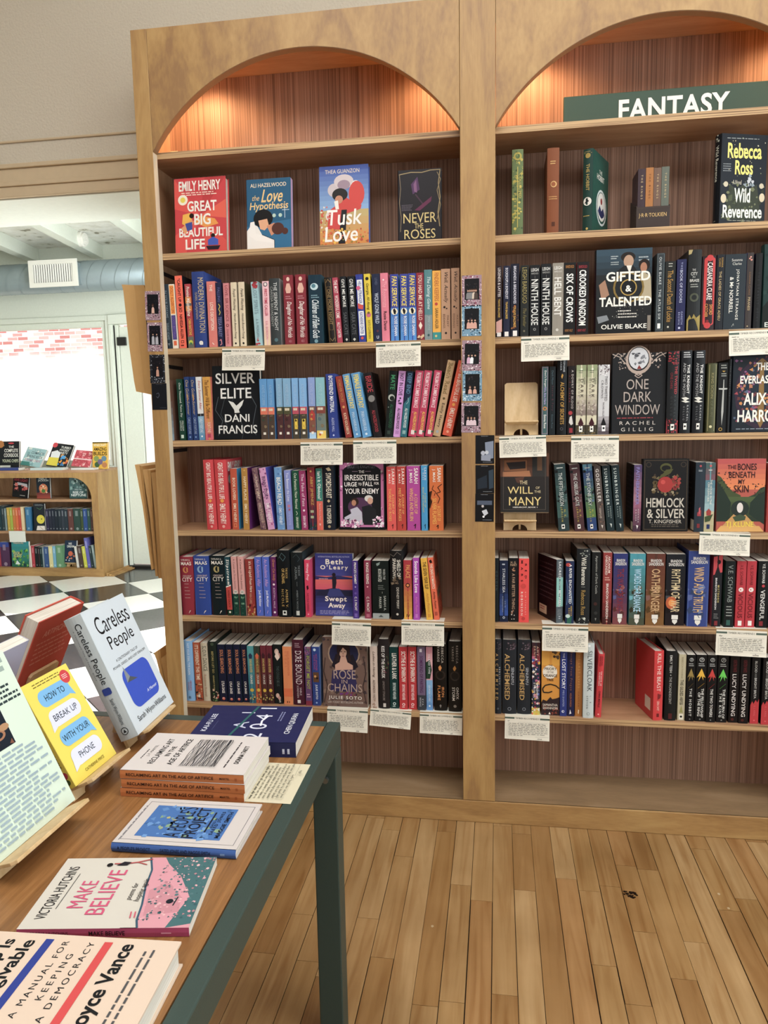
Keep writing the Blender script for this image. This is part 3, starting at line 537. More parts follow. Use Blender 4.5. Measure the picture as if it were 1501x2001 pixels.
# ------------------------------------------------ left bay, second shelf
shelf_row('left', 3, (280, 510, 4.415), [
 (200, 250, 200, 'p', '#3d4a54', 'slate grey paperback at the very left end', [V('IN YOUR DREAMS', '#9fb0b8', .1, .52, .3, .7), V('SARAH ADAMS', '#9fb0b8', .6, .86, .3, .7), H('T', '#c9d2d6', .92, .95, .3, .7)], {'lean': -1}),
 (252, 303, 200, 'p', '#f0e6d6', 'white paperback with orange and purple title blocks', [RC(.12, .02, .88, .46, '#efa038'), V('DOLLY ALDERTON', '#c4561f', .04, .44, .25, .8, 1), RC(.12, .48, .88, .86, '#514b8c'), V('GOOD MATERIAL', '#7c5fae', .5, .84, .28, .75, 1), RC(.25, .88, .78, .95, '#e0662e')], {'lean': -1.2}),
 (313, 375, 127, 'p', '#f2694a', 'tall bright orange paperback with black heart on its spine', [V('"CAUGHT UP', '#3a1a1c', .04, .36, .32, .72, 1), E(.52, .4, .2, '#3a1a1c'), V('XO', '#3a1a1c', .43, .5, .3, .75, 1), V('NAVESSA ALLEN', '#3a1a1c', .53, .86, .32, .72, 1), FR(.3, .89, .7, .925, .05, '#3a1a1c'), LN('#3a1a1c', 1, .95, .985, .25, .75)], {'lean': -1.2, 'fc': '#26262e'}),
 (390, 440, 198, 'p', '#b23f4a', 'red paperback with orange sun band and green foot', [V('Promise Me', '#f2e2d8', .04, .28, .25, .8, 1, .3), B(.2, .42, '#d98a3a'), B(.3, .34, '#6d6a72'), V('Sunshine', '#f3eadc', .26, .5, .2, .85, 1, .3), V('CARA BASTONE', '#e8c34a', .54, .8, .3, .75, 1), B(.82, 1, '#76756c'), E(.5, .91, .36, '#c8cf4a'), E(.5, .93, .2, '#3f7a5a')], {'lean': -1}),
 (447, 552, 92, 'h', '#2a468c', 'thick royal blue hardcover with gold lettering', [V('MODERN DIVINATION', '#cbb98a', .08, .8, .5, .92), V('ISABEL AGAJANIAN', '#b8ab94', .27, .62, .16, .42), E(.55, .935, .16, '#e8e6de'), RC(.45, .94, .7, .96, '#e8e6de')], {'fc': '#3558ac'}),
 (570, 642, 175, 'p', '#dd8076', 'coral pink paperback with cream lettering', [V('THE', '#f4e4d6', .05, .15, .34, .66, 1), V('LOVE DECEPTION', '#f4e4d6', .32, .74, .32, .7, 1), S('#f4e4d6', .08, .4, .93, .6, .96)]),
 (645, 695, 185, 'p', '#282d4e', 'navy paperback with yellow flourish', [V('FALLING', '#6b72a8', .08, .3, .28, .72), S('#d9c65a', .12, .4, .33, .65, .37, .4, .41, .65, .46, .45, .5), V('TESSA BAILEY', '#8d93c4', .53, .84, .2, .8), S('#d98a94', .14, .3, .9, .6, .88, .7, .95, .4, .97)]),
 (710, 760, 190, 'p', '#d58a8e', 'dusty pink paperback with dark red title', [V('LOVE, SIR SCIENCE', '#8c2f3f', .04, .6, .24, .78), E(.5, .66, .25, '#8c2f3f'), E(.5, .66, .14, '#d58a8e'), V('CHLOE WALSH', '#8c2f3f', .72, .95, .34, .66)]),
 (775, 825, 183, 'p', '#e3d4b8', 'cream paperback with black script title', [V('People Watching', '#25211f', .1, .44, .25, .8, 0, .4), V('Hannah Bonam-Young', '#25211f', .48, .88, .3, .75, 0, .4), E(.5, .95, .16, '#25211f')]),
 (840, 893, 180, 'p', '#e3d4b8', 'cream paperback with black script title', [V('People Watching', '#25211f', .1, .44, .25, .8, 0, .4), V('Hannah Bonam-Young', '#25211f', .48, .88, .3, .75, 0, .4), E(.5, .95, .16, '#25211f')], {'fc': '#5a5238'}),
 (970, 1030, 180, 'p', '#a6c8ce', 'pale blue paperback with red petals at its head', [N(14, ['#b93a45', '#8c2a36'], .3, .1, .0, .9, .09, 3), V('LOST SPIRITS', '#7d95a0', .1, .5, .25, .78), V('A. R. MORGAN', '#7d95a0', .58, .86, .3, .7), N(6, ['#b93a45'], .2, .2, .88, .8, 1, 5)], {'lean': -2.5}),
 (1045, 1100, 173, 'p', '#f0c4cb', 'pale pink paperback with magenta title', [G(.5, 1, '#f0c4cb', '#ecd3b0'), E(.5, .05, .32, '#5a5a66'), E(.5, .05, .22, '#f0e0dc'), V('FIRST-TIME CALLER', '#c22f58', .12, .54, .28, .74, 1), V('B.K. BORISON', '#d98a96', .62, .9, .32, .7)]),
 (1105, 1190, 150, 'h', '#43494b', 'charcoal hardcover with silver lettering and pale jacket edge', [V('THE SERPENT & NIGHT', '#d9dbd8', .06, .78, .45, .78), V('CARISSA BROADBENT', '#aeb2b0', .12, .72, .1, .36), E(.55, .92, .18, '#5f7d84')], {'fc': '#c6cbcb'}),
 (1225, 1308, 120, 'p', '#8e2d3b', 'crimson paperback with pale figure and white script', [E(.5, .06, .16, '#e9c9b8', .03), PO('#e2b5a4', .2, .2, .35, .12, .65, .12, .8, .2, .7, .26, .3, .26), LN('#c98a92', 2, .3, .36, .2, .8), V('Daughter of No Worlds', '#f1e4e0', .38, .9, .2, .8, 1, .35), H('401', '#c98a92', .93, .97, .4, .7)]),
 (1328, 1418, 115, 'p', '#8e2d3b', 'crimson paperback with pale figure and white script', [E(.5, .06, .16, '#e9c9b8', .03), PO('#e2b5a4', .2, .2, .35, .12, .65, .12, .8, .2, .7, .26, .3, .26), LN('#c98a92', 2, .3, .36, .2, .8), V('Daughter of No Worlds', '#f1e4e0', .38, .9, .2, .8, 1, .35), H('401', '#c98a92', .93, .97, .4, .7)]),
 (25, 133, 115, 'p', '#1f3d4d', 'thick dark teal paperback with white script', [E(.45, .17, .3, '#c9dfe4', .05), E(.4, .16, .16, '#5a8a98', .03), LN('#8fb2bd', 2, .29, .35, .2, .8), V('Children of Fallen Gods', '#e6eff1', .36, .92, .25, .78, 1, .35), E(.5, .96, .14, '#7fa5b2')], {'crop': (600, 510, 4.289), 'fc': '#3d6676'}),
 (185, 250, 140, 'h', '#2b2522', 'black hardcover with gold filigree spine', [FR(.12, .02, .88, .98, .06, '#8d744c'), S('#8d744c', .08, .2, .08, .5, .03, .8, .08), V('ONE MORE NIGHT', '#a88d5f', .18, .72, .3, .7), FR(.25, .14, .75, .8, .04, '#8d744c'), S('#8d744c', .08, .2, .92, .5, .97, .8, .92)], {'lean': -3.2}),
 (255, 300, 140, 'p', '#b8405a', 'rose red paperback with bold white title', [V('THE MOST', '#f3e6e2', .04, .24, .2, .85, 1), V('WONDERFUL CRIME', '#f3e6e2', .27, .62, .2, .85, 1), V('ALLY CARTER', '#f3e6e2', .68, .92, .25, .8, 1)], {'lean': -3.4}),
 (310, 360, 130, 'p', '#23262b', 'black paperback with white serif title', [V('GIVE ME MORE', '#e3e3df', .04, .46, .25, .75, 1), V('SARA CATE', '#6f7276', .54, .88, .22, .78), PO('#cfcfca', .5, .93, .7, .95, .5, .98, .3, .95)], {'lean': -2.6}),
 (370, 430, 128, 'p', '#23262b', 'black paperback with white serif title', [V('GIVE ME MORE', '#e3e3df', .04, .46, .25, .75, 1), V('SARA CATE', '#6f7276', .54, .88, .22, .78), PO('#cfcfca', .5, .93, .7, .95, .5, .98, .3, .95)], {'lean': -2.2}),
 (437, 495, 112, 'p', '#2d3f9a', 'royal blue paperback with red and white title panels', [RC(.15, .08, .9, .45, '#eef0f2'), V('HELLO STRANGER', '#2d3f9a', .1, .43, .3, .75, 1), PO('#d4493f', .1, .42, .9, .46, .8, .52, .15, .5), E(.3, .2, .3, '#d85a8a', .03), RC(.15, .54, .9, .9, '#eef0f2'), V('KATHERINE CENTER', '#2d3f9a', .56, .88, .3, .75, 1), E(.5, .94, .2, '#d4493f')], {'lean': -2}),
 (503, 555, 108, 'p', '#e2c92f', 'yellow paperback with pink rose', [E(.5, .07, .26, '#2f2a20'), V('Georgie, All Along', '#2f2a20', .14, .53, .22, .78, 0, .3), E(.5, .6, .36, '#cf6c8c'), E(.5, .57, .2, '#7c6a3a'), V('KATE CLAYBORN', '#8d7a24', .68, .95, .32, .72)], {'lean': -1.8}),
 (562, 630, 108, 'p', '#2a3350', 'dark navy paperback with pale blue title', [V('LOVED', '#6d7690', .06, .16, .35, .65), V('WOLF GONE WILD', '#c9d3e2', .28, .73, .26, .74, 1), E(.5, .84, .14, '#6b3a48'), H('U', '#d9dde4', .91, .955, .36, .62, 1)], {'lean': -1}),
 (632, 695, 100, 'p', '#e07f93', 'warm pink paperback with black author name', [E(.4, .1, .12, '#f6d8dc'), V('The Roommate', '#f0aab6', .12, .5, .2, .8, 1, .2), V('Rosie Danan', '#3a1f28', .56, .84, .3, .72, 1)], {'lean': -1, 'fc': '#cc6479'}),
]+[(a, b, c, 'p', '#3b46a0', 'blue paperback with yellow title and black emblem', [G(.5, 1, '#3f7ec4', '#4a8fd0', 3), V('FAN SERVICE', '#f2dd4e', .03, .48, .2, .85, 1, .15), E(.5, .555, .42, '#efe6cd'), PO('#1d1d22', .3, .53, .5, .505, .72, .55, .62, .6, .42, .59), V('ROSIE DANAN', '#f0f2f4', .63, .92, .45, .85, 1), V('author of the', '#a9c8e6', .64, .86, .2, .36)], {'fc': '#6fb1de'}) for a, b, c in ((705, 770, 110), (785, 848, 108), (853, 918, 102))]+[
 (922, 985, 97, 'p', '#98283d', 'dark crimson paperback with cream title', [V('YOU HAD ME AT HELLO', '#efd9c8', .03, .7, .25, .75, 1), PO('#f0e2d2', .5, .72, .75, .78, .5, .84, .25, .78), N(10, ['#d9a07a', '#5c2a24', '#e8c9a2'], .25, .1, .88, .9, .99, 3)]),
 (988, 1052, 72, 'p', '#5e8d92', 'grey teal paperback with white script', [V('The Dating Game', '#e2efee', .1, .56, .25, .8, 0, .3), B(.64, 1, '#8e9a9c'), V('JENNA LEVINE', '#b9c9ca', .66, .86, .35, .7), E(.5, .93, .15, '#3c5a60')]),
 (1055, 1125, 80, 'p', '#f1b23a', 'orange yellow paperback with teal foot', [V('FINDERS KEEPERS', '#c2702a', .03, .44, .25, .75, 1), E(.45, .48, .18, '#c23a2c'), V('SARAH ADLER', '#7a5a2a', .54, .84, .3, .68, 1), B(.89, 1, '#3f9c9a'), E(.4, .945, .14, '#d9c98a')], {'fc': '#f3c95a'}),
 (1128, 1203, 65, 'p', '#c59d7f', 'tan paperback with black handwritten title', [V('Well, Actually', '#2c2320', .05, .48, .25, .75, 0, .3), E(.35, .54, .12, '#2c2320'), E(.6, .56, .08, '#2c2320'), V('MAZEY', '#6b4c38', .66, .82, .62, .82), V('EDDINGS', '#6b4c38', .64, .84, .2, .42), E(.5, .91, .12, '#2c2320')]),
 (1212, 1280, 58, 'p', '#c59d7f', 'tan paperback with black handwritten title', [V('Well, Actually', '#2c2320', .05, .48, .25, .75, 0, .3), E(.35, .54, .12, '#2c2320'), E(.6, .56, .08, '#2c2320'), V('MAZEY', '#6b4c38', .66, .82, .62, .82), V('EDDINGS', '#6b4c38', .64, .84, .2, .42), E(.5, .91, .12, '#2c2320')]),
])
# ------------------------------------------------ left bay, third shelf
def trio(a, band, c, dot, bandt=.47):
    return [G(0, bandt, a, a, 2), V('A NOVEL OF SUMMER', mixhex(a, '#ffffff', .35), .1, bandt-.03, .3, .7), B(bandt, bandt+.12, band), G(bandt+.12, 1, c, c, 2), LN('#efe2c8', 1, bandt+.02, bandt+.09, .15, .85, 3, .6), N(12, [c, dot, '#8c7a5e'], .22, .05, bandt+.13, .95, .86, 5), RC(.32, .885, .68, .925, '#efe9dc')]
def mixhex(a, b, t):
    p = [int(a.lstrip('#')[i:i+2], 16) for i in (0, 2, 4)]; q = [int(b.lstrip('#')[i:i+2], 16) for i in (0, 2, 4)]
    return '#%02x%02x%02x' % tuple(int(x*(1-t)+y*t) for x, y in zip(p, q))
prob = [V('PROBLEMATIC SUMMER ROMANCE', '#f2d6dc', .03, .56, .25, .78, 1), V('ALI HAZELWOOD', '#f0c84e', .62, .9, .4, .8, 1), LN('#e8a2b4', 1, .62, .66, .2, .34), RC(.3, .9, .75, .965, '#e8d8d6'), E(.85, .92, .14, '#2f6a48')]
fem = [V('FEMALE FANTASY', '#e6d36b', .03, .55, .22, .82, 2), V('IMAN HARIRI-KIA', '#cfe2ee', .6, .9, .3, .7), E(.5, .95, .14, '#cfe2ee')]
gold = [V('One Golden', '#c9b48a', .05, .36, .25, .8, 0, .3), S('#e0a03a', .12, .4, .28, .62, .34, .42, .38), V('Summer', '#c9b48a', .38, .6, .3, .75, 0, .3), V('CARLEY FORTUNE', '#a9bcd6', .64, .9, .28, .75), E(.5, .95, .16, '#7fa5cf')]
dogr = '#7c5b4c'
shelf_row('left', 4, (280, 690, 4.415), [
 (222, 268, 232, 'p', dogr, 'brown paperback fading to pale blue, at the left end', [G(.35, 1, dogr, '#a9c4d2', 6), E(.5, .95, .2, '#dfe8ea')]),
 (318, 368, 225, 'p', '#1d4a3c', 'dark green paperback with white handwritten title', [V('Once Thousand, Twice Shy', '#e6ece4', .06, .62, .3, .72, 0, .15), V('MALCOLM', '#e6ece4', .68, .84, .55, .8), V('LOWELLS', '#e6ece4', .68, .84, .2, .45), RC(.25, .91, .7, .965, '#cfe0d4')], {'lean': -1}),
 (385, 430, 205, 'p', '#23437c', 'navy blue paperback with gold script', gold, {'lean': -1}),
 (435, 478, 205, 'p', '#23437c', 'navy blue paperback with gold script', gold, {'lean': -1}),
 (485, 535, 205, 'p', '#e4e6e6', 'white and pale blue paperback with red script', [V('Every Summer After', '#c44f4a', .06, .52, .25, .8, 0, .3), B(.58, .62, '#33383f'), G(.62, 1, '#8fbad6', '#5f97bd', 4), V('CARLEY FORTUNE', '#e8f0f4', .64, .88, .25, .75), E(.5, .94, .15, '#e8f0f4')], {'lean': -1}),
 (540, 605, 205, 'p', '#d6a041', 'golden yellow paperback fading to coral pink', [G(.45, 1, '#d6a041', '#d8607a', 6), V('This Summer Will Be Different', '#6e3a1c', .05, .66, .25, .78, 0, .3), V('FORTUNE', '#f3d4c0', .72, .88, .3, .75), RC(.3, .9, .7, .96, '#b8405e')], {'lean': -.6, 'fc': '#e07f6a'}),
])
silver = [S('#5b636a', .012, .12, .42, .05, .6, .2, .75, .1, .95), S('#4c545b', .010, .25, .45, .16, .66, .3, .82), S('#5b636a', .012, .8, .4, .92, .55, .84, .8, .9, .95), S('#4c545b', .01, .55, .72, .66, .86, .6, 1), S('#4c545b', .008, .5, .36, .4, .5), H('SILVER', '#e6e6e2', .10, .245, .07, .9, 1), H('ELITE', '#e6e6e2', .305, .445, .17, .82, 1),
  PO('#dfe0dc', .33, .475, .44, .50, .5, .545, .6, .49, .66, .465, .62, .54, .55, .6, .57, .64, .46, .645, .45, .6, .4, .55), H('DANI', '#e6e6e2', .66, .765, .25, .77, 1), H('FRANCIS', '#e6e6e2', .81, .925, .11, .93, 1)]
face_out('left', 4, 417.5, 510, 715, 1, '#171b21', 'black hardcover with huge silver title and white bird', silver, t=.03, y=.045, tilt=3)
shelf_row('left', 4, (280, 690, 4.415), [
 (1020, 1082, 222, 'p', '#5f9ed2', 'slim sky blue paperback with coral band', trio('#5f9ed2', '#dd7658', '#59493f', '#3a5a4a')),
 (1085, 1140, 222, 'p', '#5f9ed2', 'slim sky blue paperback with coral band', trio('#5f9ed2', '#dd7658', '#59493f', '#3a5a4a')),
 (1160, 1215, 217, 'p', '#86b3d4', 'slim light blue paperback with dark maroon foot', trio('#86b3d4', '#5a5a3f', '#5c383a', '#3c2a2a')),
 (1220, 1285, 217, 'p', '#86b3d4', 'slim light blue paperback with dark maroon foot', trio('#86b3d4', '#5a5a3f', '#5c383a', '#3c2a2a')),
 (1295, 1350, 215, 'p', '#82b5e2', 'slim light blue paperback with yellow jacket figure', trio('#82b5e2', '#c25064', '#574f42', '#3c4a3a')+[RC(.28, .67, .75, .84, '#e6c63a'), E(.5, .7, .14, '#3a2a20')]),
 (1358, 1420, 215, 'p', '#82b5e2', 'slim light blue paperback with yellow jacket figure', trio('#82b5e2', '#c25064', '#574f42', '#3c4a3a')+[RC(.28, .67, .75, .84, '#e6c63a'), E(.5, .7, .14, '#3a2a20')]),
 (22, 77, 203, 'p', '#8fa6d8', 'slim lilac blue paperback with red gable house', trio('#8fa6d8', '#7c5a56', '#8c5a4a', '#d8b03a')+[PO('#b8322e', .1, .6, .5, .52, .9, .6, .8, .7, .2, .7), B(.9, 1, '#a9cbe6')], {'crop': (600, 690, 4.289)}),
 (85, 160, 203, 'p', '#8ec2cc', 'pale teal paperback with yellow foot', trio('#8ec2cc', '#8a4a3f', '#7d8a84', '#4a6a7a')+[B(.87, 1, '#e8c860'), E(.35, .935, .12, '#c2502e')], {'fc': '#d8cf8a'}),
 (188, 262, 175, 'p', '#27408f', 'royal blue paperback with condensed white title', [V('BOYFRIEND MATERIAL', '#eef0f4', .03, .6, .3, .75, 1), V('ALEXIS HALL', '#c4cdea', .68, .9, .38, .66), E(.5, .955, .1, '#c4cdea')], {'lean': -2, 'fc': '#3a58b4'}),
 (325, 378, 197, 'p', '#9b372f', 'brick red paperback leaning left', [V('FOREVER YOURS', '#c9924a', .06, .42, .3, .7), E(.5, .5, .2, '#d9a05a'), V('KATE GOLDBECK', '#ead2b4', .6, .95, .28, .72, 1)], {'lean': -8.5}),
 (395, 455, 180, 'p', '#5f9ccb', 'light blue leaning paperback with yellow title', fem, {'lean': -9.5}),
 (468, 540, 170, 'p', '#5f9ccb', 'light blue leaning paperback with yellow title', fem, {'lean': -9.5, 'fc': '#58b4e6'}),
 (560, 630, 170, 'p', '#241f21', 'black leaning paperback with red title and grey circle', [V('BRIDE', '#b03240', .05, .3, .2, .85, 1), E(.5, .4, .4, '#8d8a88'), V('ALI HAZELWOOD', '#b03240', .58, .92, .3, .7, 1)], {'lean': -8.5}),
 (650, 715, 152, 'p', '#1c2422', 'black paperback with green title and crescent', [V('MATE', '#3f8f62', .06, .28, .25, .8, 1), E(.5, .4, .42, '#b9bdb4'), E(.58, .41, .3, '#1c2422'), V('ALI HAZELWOOD', '#2f6a4c', .5, .86, .4, .8, 1), LN('#a9b8ac', 1, .54, .57, .15, .3), RC(.3, .9, .7, .955, '#3c4c46')], {'lean': 5.5}),
 (722, 780, 152, 'p', '#d7a0da', 'orchid pink leaning paperback with black title', [V('NOT IN LOVE', '#2c1f33', .04, .37, .25, .78, 1), N(8, ['#4a3552'], .2, .2, .4, .8, .5, 3), V('ALI HAZELWOOD', '#2c1f33', .56, .88, .3, .72, 1), RC(.25, .9, .75, .955, '#b983c0')], {'lean': 6}),
 (782, 835, 155, 'p', '#22304c', 'navy and teal leaning paperback', [V('DEEP END', '#5f8aa8', .03, .34, .22, .82, 1), PO('#2f7480', 0, .5, 1, .36, 1, 1, 0, 1), S('#bcd6dc', .05, .6, .4, .7, .46, .4, .5), V('ALI HAZELWOOD', '#e2ecec', .56, .86, .3, .74, 1), RC(.25, .9, .75, .955, '#8fb4b4')], {'lean': 6.8}),
 (847, 912, 150, 'p', '#bf2c59', 'raspberry red leaning paperback with green and white edge', prob, {'lean': 7.5, 'fc': '#b8d6d0'}),
 (915, 978, 150, 'p', '#bf2c59', 'raspberry red leaning paperback with green and white edge', prob, {'lean': 8, 'fc': '#b8d6d0'}),
 (988, 1050, 150, 'p', '#bf2c59', 'raspberry red leaning paperback with green and white edge', prob, {'lean': 9, 'fc': '#3c5c4c'}),
 (1052, 1115, 68, 'h', '#c7a780', 'tall tan leaning hardcover with brown lettering', [V('Beach Read', '#8d7648', .03, .44, .2, .8, 1), E(.5, .5, .16, '#6e5c38'), V('Emily Henry', '#4c4030', .56, .88, .28, .74, 1), E(.5, .94, .2, '#a9b0b4')], {'lean': 12}),
 (1130, 1210, 75, 'h', '#dd5732', 'tall orange red leaning hardcover with white lettering', [V('GREAT BIG BEAUTIFUL LIFE', '#f3e3d4', .03, .54, .3, .75, 1), E(.5, .58, .16, '#efab3c'), V('EMILY HENRY', '#f3e3d4', .63, .9, .28, .75, 1), E(.5, .945, .14, '#efab8c')], {'lean': 13}),
])
# ------------------------------------------------ left bay, fourth shelf
gbbl = [V('GREAT BIG BEAUTIFUL LIFE', '#f4e2da', .04, .56, .3, .72, 1), E(.5, .585, .15, '#e8a03a'), V('EMILY HENRY', '#f4e2da', .63, .92, .28, .74, 1), E(.5, .955, .12, '#e8a9a0')]
shelf_row('left', 5, (330, 870, 4.842), [
 (365, 458, 138, 'h', '#cf333d', 'tall red hardcover with white title on its spine', gbbl, {'lean': -1}),
 (468, 580, 138, 'h', '#cf333d', 'tall red hardcover with white title on its spine', gbbl, {'lean': -1, 'fc': '#d8404a', 'front': [H('EMILY HENRY', W_, .04, .17, .09, .90, 2), E(.165, .285, .095, '#f3ecd8')]}),
 (603, 665, 222, 'p', '#c2512d', 'rust orange paperback with cream title and blue cover edge', [V('BOOK LOVERS', '#f2dfc8', .15, .51, .3, .72, 1), V('EMILY HENRY', '#f2dfc8', .57, .88, .3, .72, 1), FR(.3, .9, .7, .96, .06, '#e8a070')], {'fc': '#43b0de'}),
 (708, 765, 215, 'p', '#b8893b', 'mustard paperback with purple cover edge', [V('HAPPY PLACE', '#f0e0c0', .14, .52, .3, .74, 1), V('EMILY HENRY', '#f0e0c0', .58, .9, .3, .74, 1), E(.5, .04, .12, '#d8b46a')], {'fc': '#6e2a78'}),
 (870, 922, 218, 'p', '#87656d', 'dusty mauve leaning paperback with floral print', [N(70, ['#a07f78', '#6d4c5c', '#b59a86', '#5c3f52'], .2, 0, 0, 1, 1, 8), V('FUNNY STORY', '#e3cfc0', .14, .5, .28, .75, 1), V('EMILY HENRY', '#c9b0a4', .57, .88, .28, .75, 1)], {'lean': -6.5}),
 (940, 1003, 218, 'p', '#d8a2c8', 'pink leaning paperback with floral print and blue edge', [N(60, ['#b8649a', '#e6c2da', '#8c4a82', '#c98ab4'], .2, 0, 0, 1, 1, 9), V('FUNNY STORY', '#4a2a58', .14, .5, .28, .75, 1), V('EMILY HENRY', '#f6ecf2', .57, .88, .28, .75, 1)], {'lean': -6.8, 'fc': '#4d55c4'}),
 (1030, 1100, 210, 'p', '#6b9bcd', 'sky blue paperback with white condensed title', [N(16, ['#8fb8de', '#5482b8'], .25, 0, 0, 1, 1, 3), V('BEACH READ', '#f1efe6', .16, .6, .25, .78, 1), V('EMILY HENRY', '#dde8f2', .65, .92, .34, .72, 1)], {'lean': -1.5, 'fc': '#7d7a78'}),
 (1118, 1180, 238, 'p', '#8894d0', 'periwinkle paperback with white lowercase title', [V('You Between the Lines', '#eef0fa', .04, .52, .3, .7), E(.5, .6, .22, '#c97f9c'), E(.55, .66, .14, '#b4566e'), V('KATIE NAYMON', '#b4bce6', .7, .92, .34, .66)], {'lean': -1.2}),
 (1188, 1250, 242, 'p', '#1c5843', 'forest green paperback with cream lettering', [V('Out Fantastic New Normal', '#e3ecd8', .04, .64, .3, .72), S('#e3ecd8', .06, .4, .68, .6, .72, .4, .75), V('SARAH HAWLEY', '#e3ecd8', .78, .97, .34, .7, 1)], {'lean': -.8}),
 (1258, 1320, 242, 'p', '#a1326d', 'magenta paperback with white lettering', [V('The Fake of Fate', '#f3dce8', .05, .6, .3, .72), E(.5, .67, .16, '#f3dce8'), V('SARAH SMITH', '#f3dce8', .76, .96, .3, .7, 1)], {'lean': -1.2, 'fc': '#2e1a30'}),
 (1332, 1400, 212, 'p', '#8d2632', 'dark red paperback fading to green and blue', [G(.25, 1, '#8d2632', '#24384c', 6), E(.5, .06, .14, '#c9a05a'), V('ABBY JIMENEZ', '#d8b05a', .14, .6, .28, .74), LN('#b8c4a0', 2, .68, .86, .25, .8, 3), N(10, ['#c4a040', '#3f6a8a', '#274a3a'], .2, 0, .85, 1, 1, 3)], {'lean': -.8}),
 (1405, 1462, 220, 'p', '#3c857a', 'teal and coral two tone paperback', [V("Isn't It Obvious?", '#eef4ee', .05, .5, .25, .8, 1), B(.53, 1, '#e0624f'), V('Rachel Runya Katz', '#f3c9bc', .57, .84, .34, .68), H('W', '#f6e2da', .89, .93, .38, .66, 1)], {'fc': '#d8d2c6'}),
 (105, 198, 178, 'h', '#1d2230', 'dark navy hardcover with ornate cream title', [PO('#d9c6a2', .3, .04, .6, .02, .8, .07, .5, .08), V('SWORDHEART', '#e9e0cc', .11, .5, .28, .78, 1), PO('#c9b48a', .5, .52, .65, .545, .5, .57, .35, .545), V('T. KINGFISHER', '#e9e0cc', .61, .9, .3, .7, 1), E(.5, .945, .13, '#a99a78')], {'crop': (610, 870, 4.415), 'fc': '#243a4a'}),
])
pk = '#c87bab'
face_out('left', 5, 662, 753.5, 905, 1, '#15161b', 'black hardcover with pink marbled frame and back to back couple', [
  RC(.03, .0, .97, .965, pk), N(120, ['#e9c3da', '#a5558c', '#f3e4ec', '#8a3f74'], .035, .03, .0, .97, .965, 2), RC(.09, .10, .91, .90, '#17181d'), E(.5, .12, .40, '#17181d', .1), H('BRIGITTE KNIGHTLEY', '#6f7078', .03, .085, .2, .8), S('#c8a9ba', .006, .3, .13, .42, .13), S('#c8a9ba', .006, .58, .13, .7, .13), H('THE', '#efeae6', .115, .155, .44, .56, 1), H('IRRESISTIBLE', '#efeae6', .18, .265, .14, .86, 1), H('URGE', '#efeae6', .29, .355, .13, .40, 1), H('TO', '#efeae6', .30, .34, .43, .5, 1), H('FALL', '#efeae6', .285, .35, .53, .74, 1), H('FOR', '#efeae6', .29, .33, .77, .87, 1), H('YOUR ENEMY', '#efeae6', .385, .465, .14, .87, 1),
  E(.46, .66, .26, '#5b3a5a', .14), E(.35, .585, .085, '#3b2620', .06), E(.33, .60, .05, '#b98468', .045), PO('#c3c1cf', .25, .70, .4, .66, .5, .74, .52, .93, .34, .93, .3, .82, .14, .86, .12, .82, .27, .76), PO('#c2c0cc', .28, .8, .5, .78, .5, .84, .2, .88), E(.65, .535, .09, '#d6d2cc', .05), E(.68, .57, .06, '#cfa08a', .05), PO('#26262b', .5, .66, .66, .63, .8, .7, .82, .93, .54, .93), N(40, ['#e8b7d2', '#f4edf2', '#8f4078'], .04, .06, .86, .5, .96, 7), N(26, ['#e8b7d2', '#f4edf2', '#8f4078'], .04, .74, .8, .95, .96, 8)], t=.028, y=.05, tilt=3)
acotar = lambda t2, b: [V('SARAH', W_, .03, .27, .56, .86, 1), V('J. MAAS', W_, .05, .26, .16, .44, 1), V('A COURT OF', '#f0c06a', .43, .74, .56, .8), V(t2, '#f0c06a', .34, .85, .2, .48), S('#2a1a1a', .06, .5, .93, .65, .9, .6, .97)]
shelf_row('left', 5, (610, 870, 4.415), [
 (650, 728, 185, 'p', '#dd4f49', 'coral red paperback with white and gold lettering', acotar('THORNS AND ROSES', 1)),
 (735, 812, 183, 'p', '#bd3528', 'brick red paperback with white and gold lettering', acotar('MIST AND ROSES', 1)),
 (822, 935, 180, 'p', '#b5439b', 'thick magenta paperback with white and gold lettering', acotar('WINGS AND RUIN', 1)),
 (945, 998, 175, 'p', '#3d9acb', 'slim cyan blue paperback', [V('SARAH', W_, .03, .22, .52, .82), V('J. MAAS', W_, .05, .22, .18, .44), V('A COURT OF', '#d8d27a', .42, .64, .54, .78), V('FROST AND STARLIGHT', '#d8d27a', .33, .72, .2, .44), S('#16324a', .08, .45, .93, .65, .9, .6, .97)]),
 (1015, 1135, 178, 'p', '#d66d1b', 'thick orange paperback with black swirl art', [V('SARAH', W_, .03, .24, .58, .84, 1), V('J. MAAS', W_, .05, .25, .2, .44, 1), PO('#3a2012', 0, .4, .2, .38, .1, .5, .2, .55, .05, .66, 0, .64), S('#3a2012', .05, .9, .28, .6, .33, .8, .4, .5, .42, .75, .5, .6, .58), S('#3a2012', .04, .3, .3, .2, .36, .45, .4, .35, .46), V('A COURT OF', '#f4c25a', .62, .85, .56, .8), V('SILVER FLAMES', '#f4c25a', .5, .9, .22, .5), S('#1c1008', .05, .5, .94, .62, .91, .6, .97)], {'fc': '#4a2a1a'}),
])
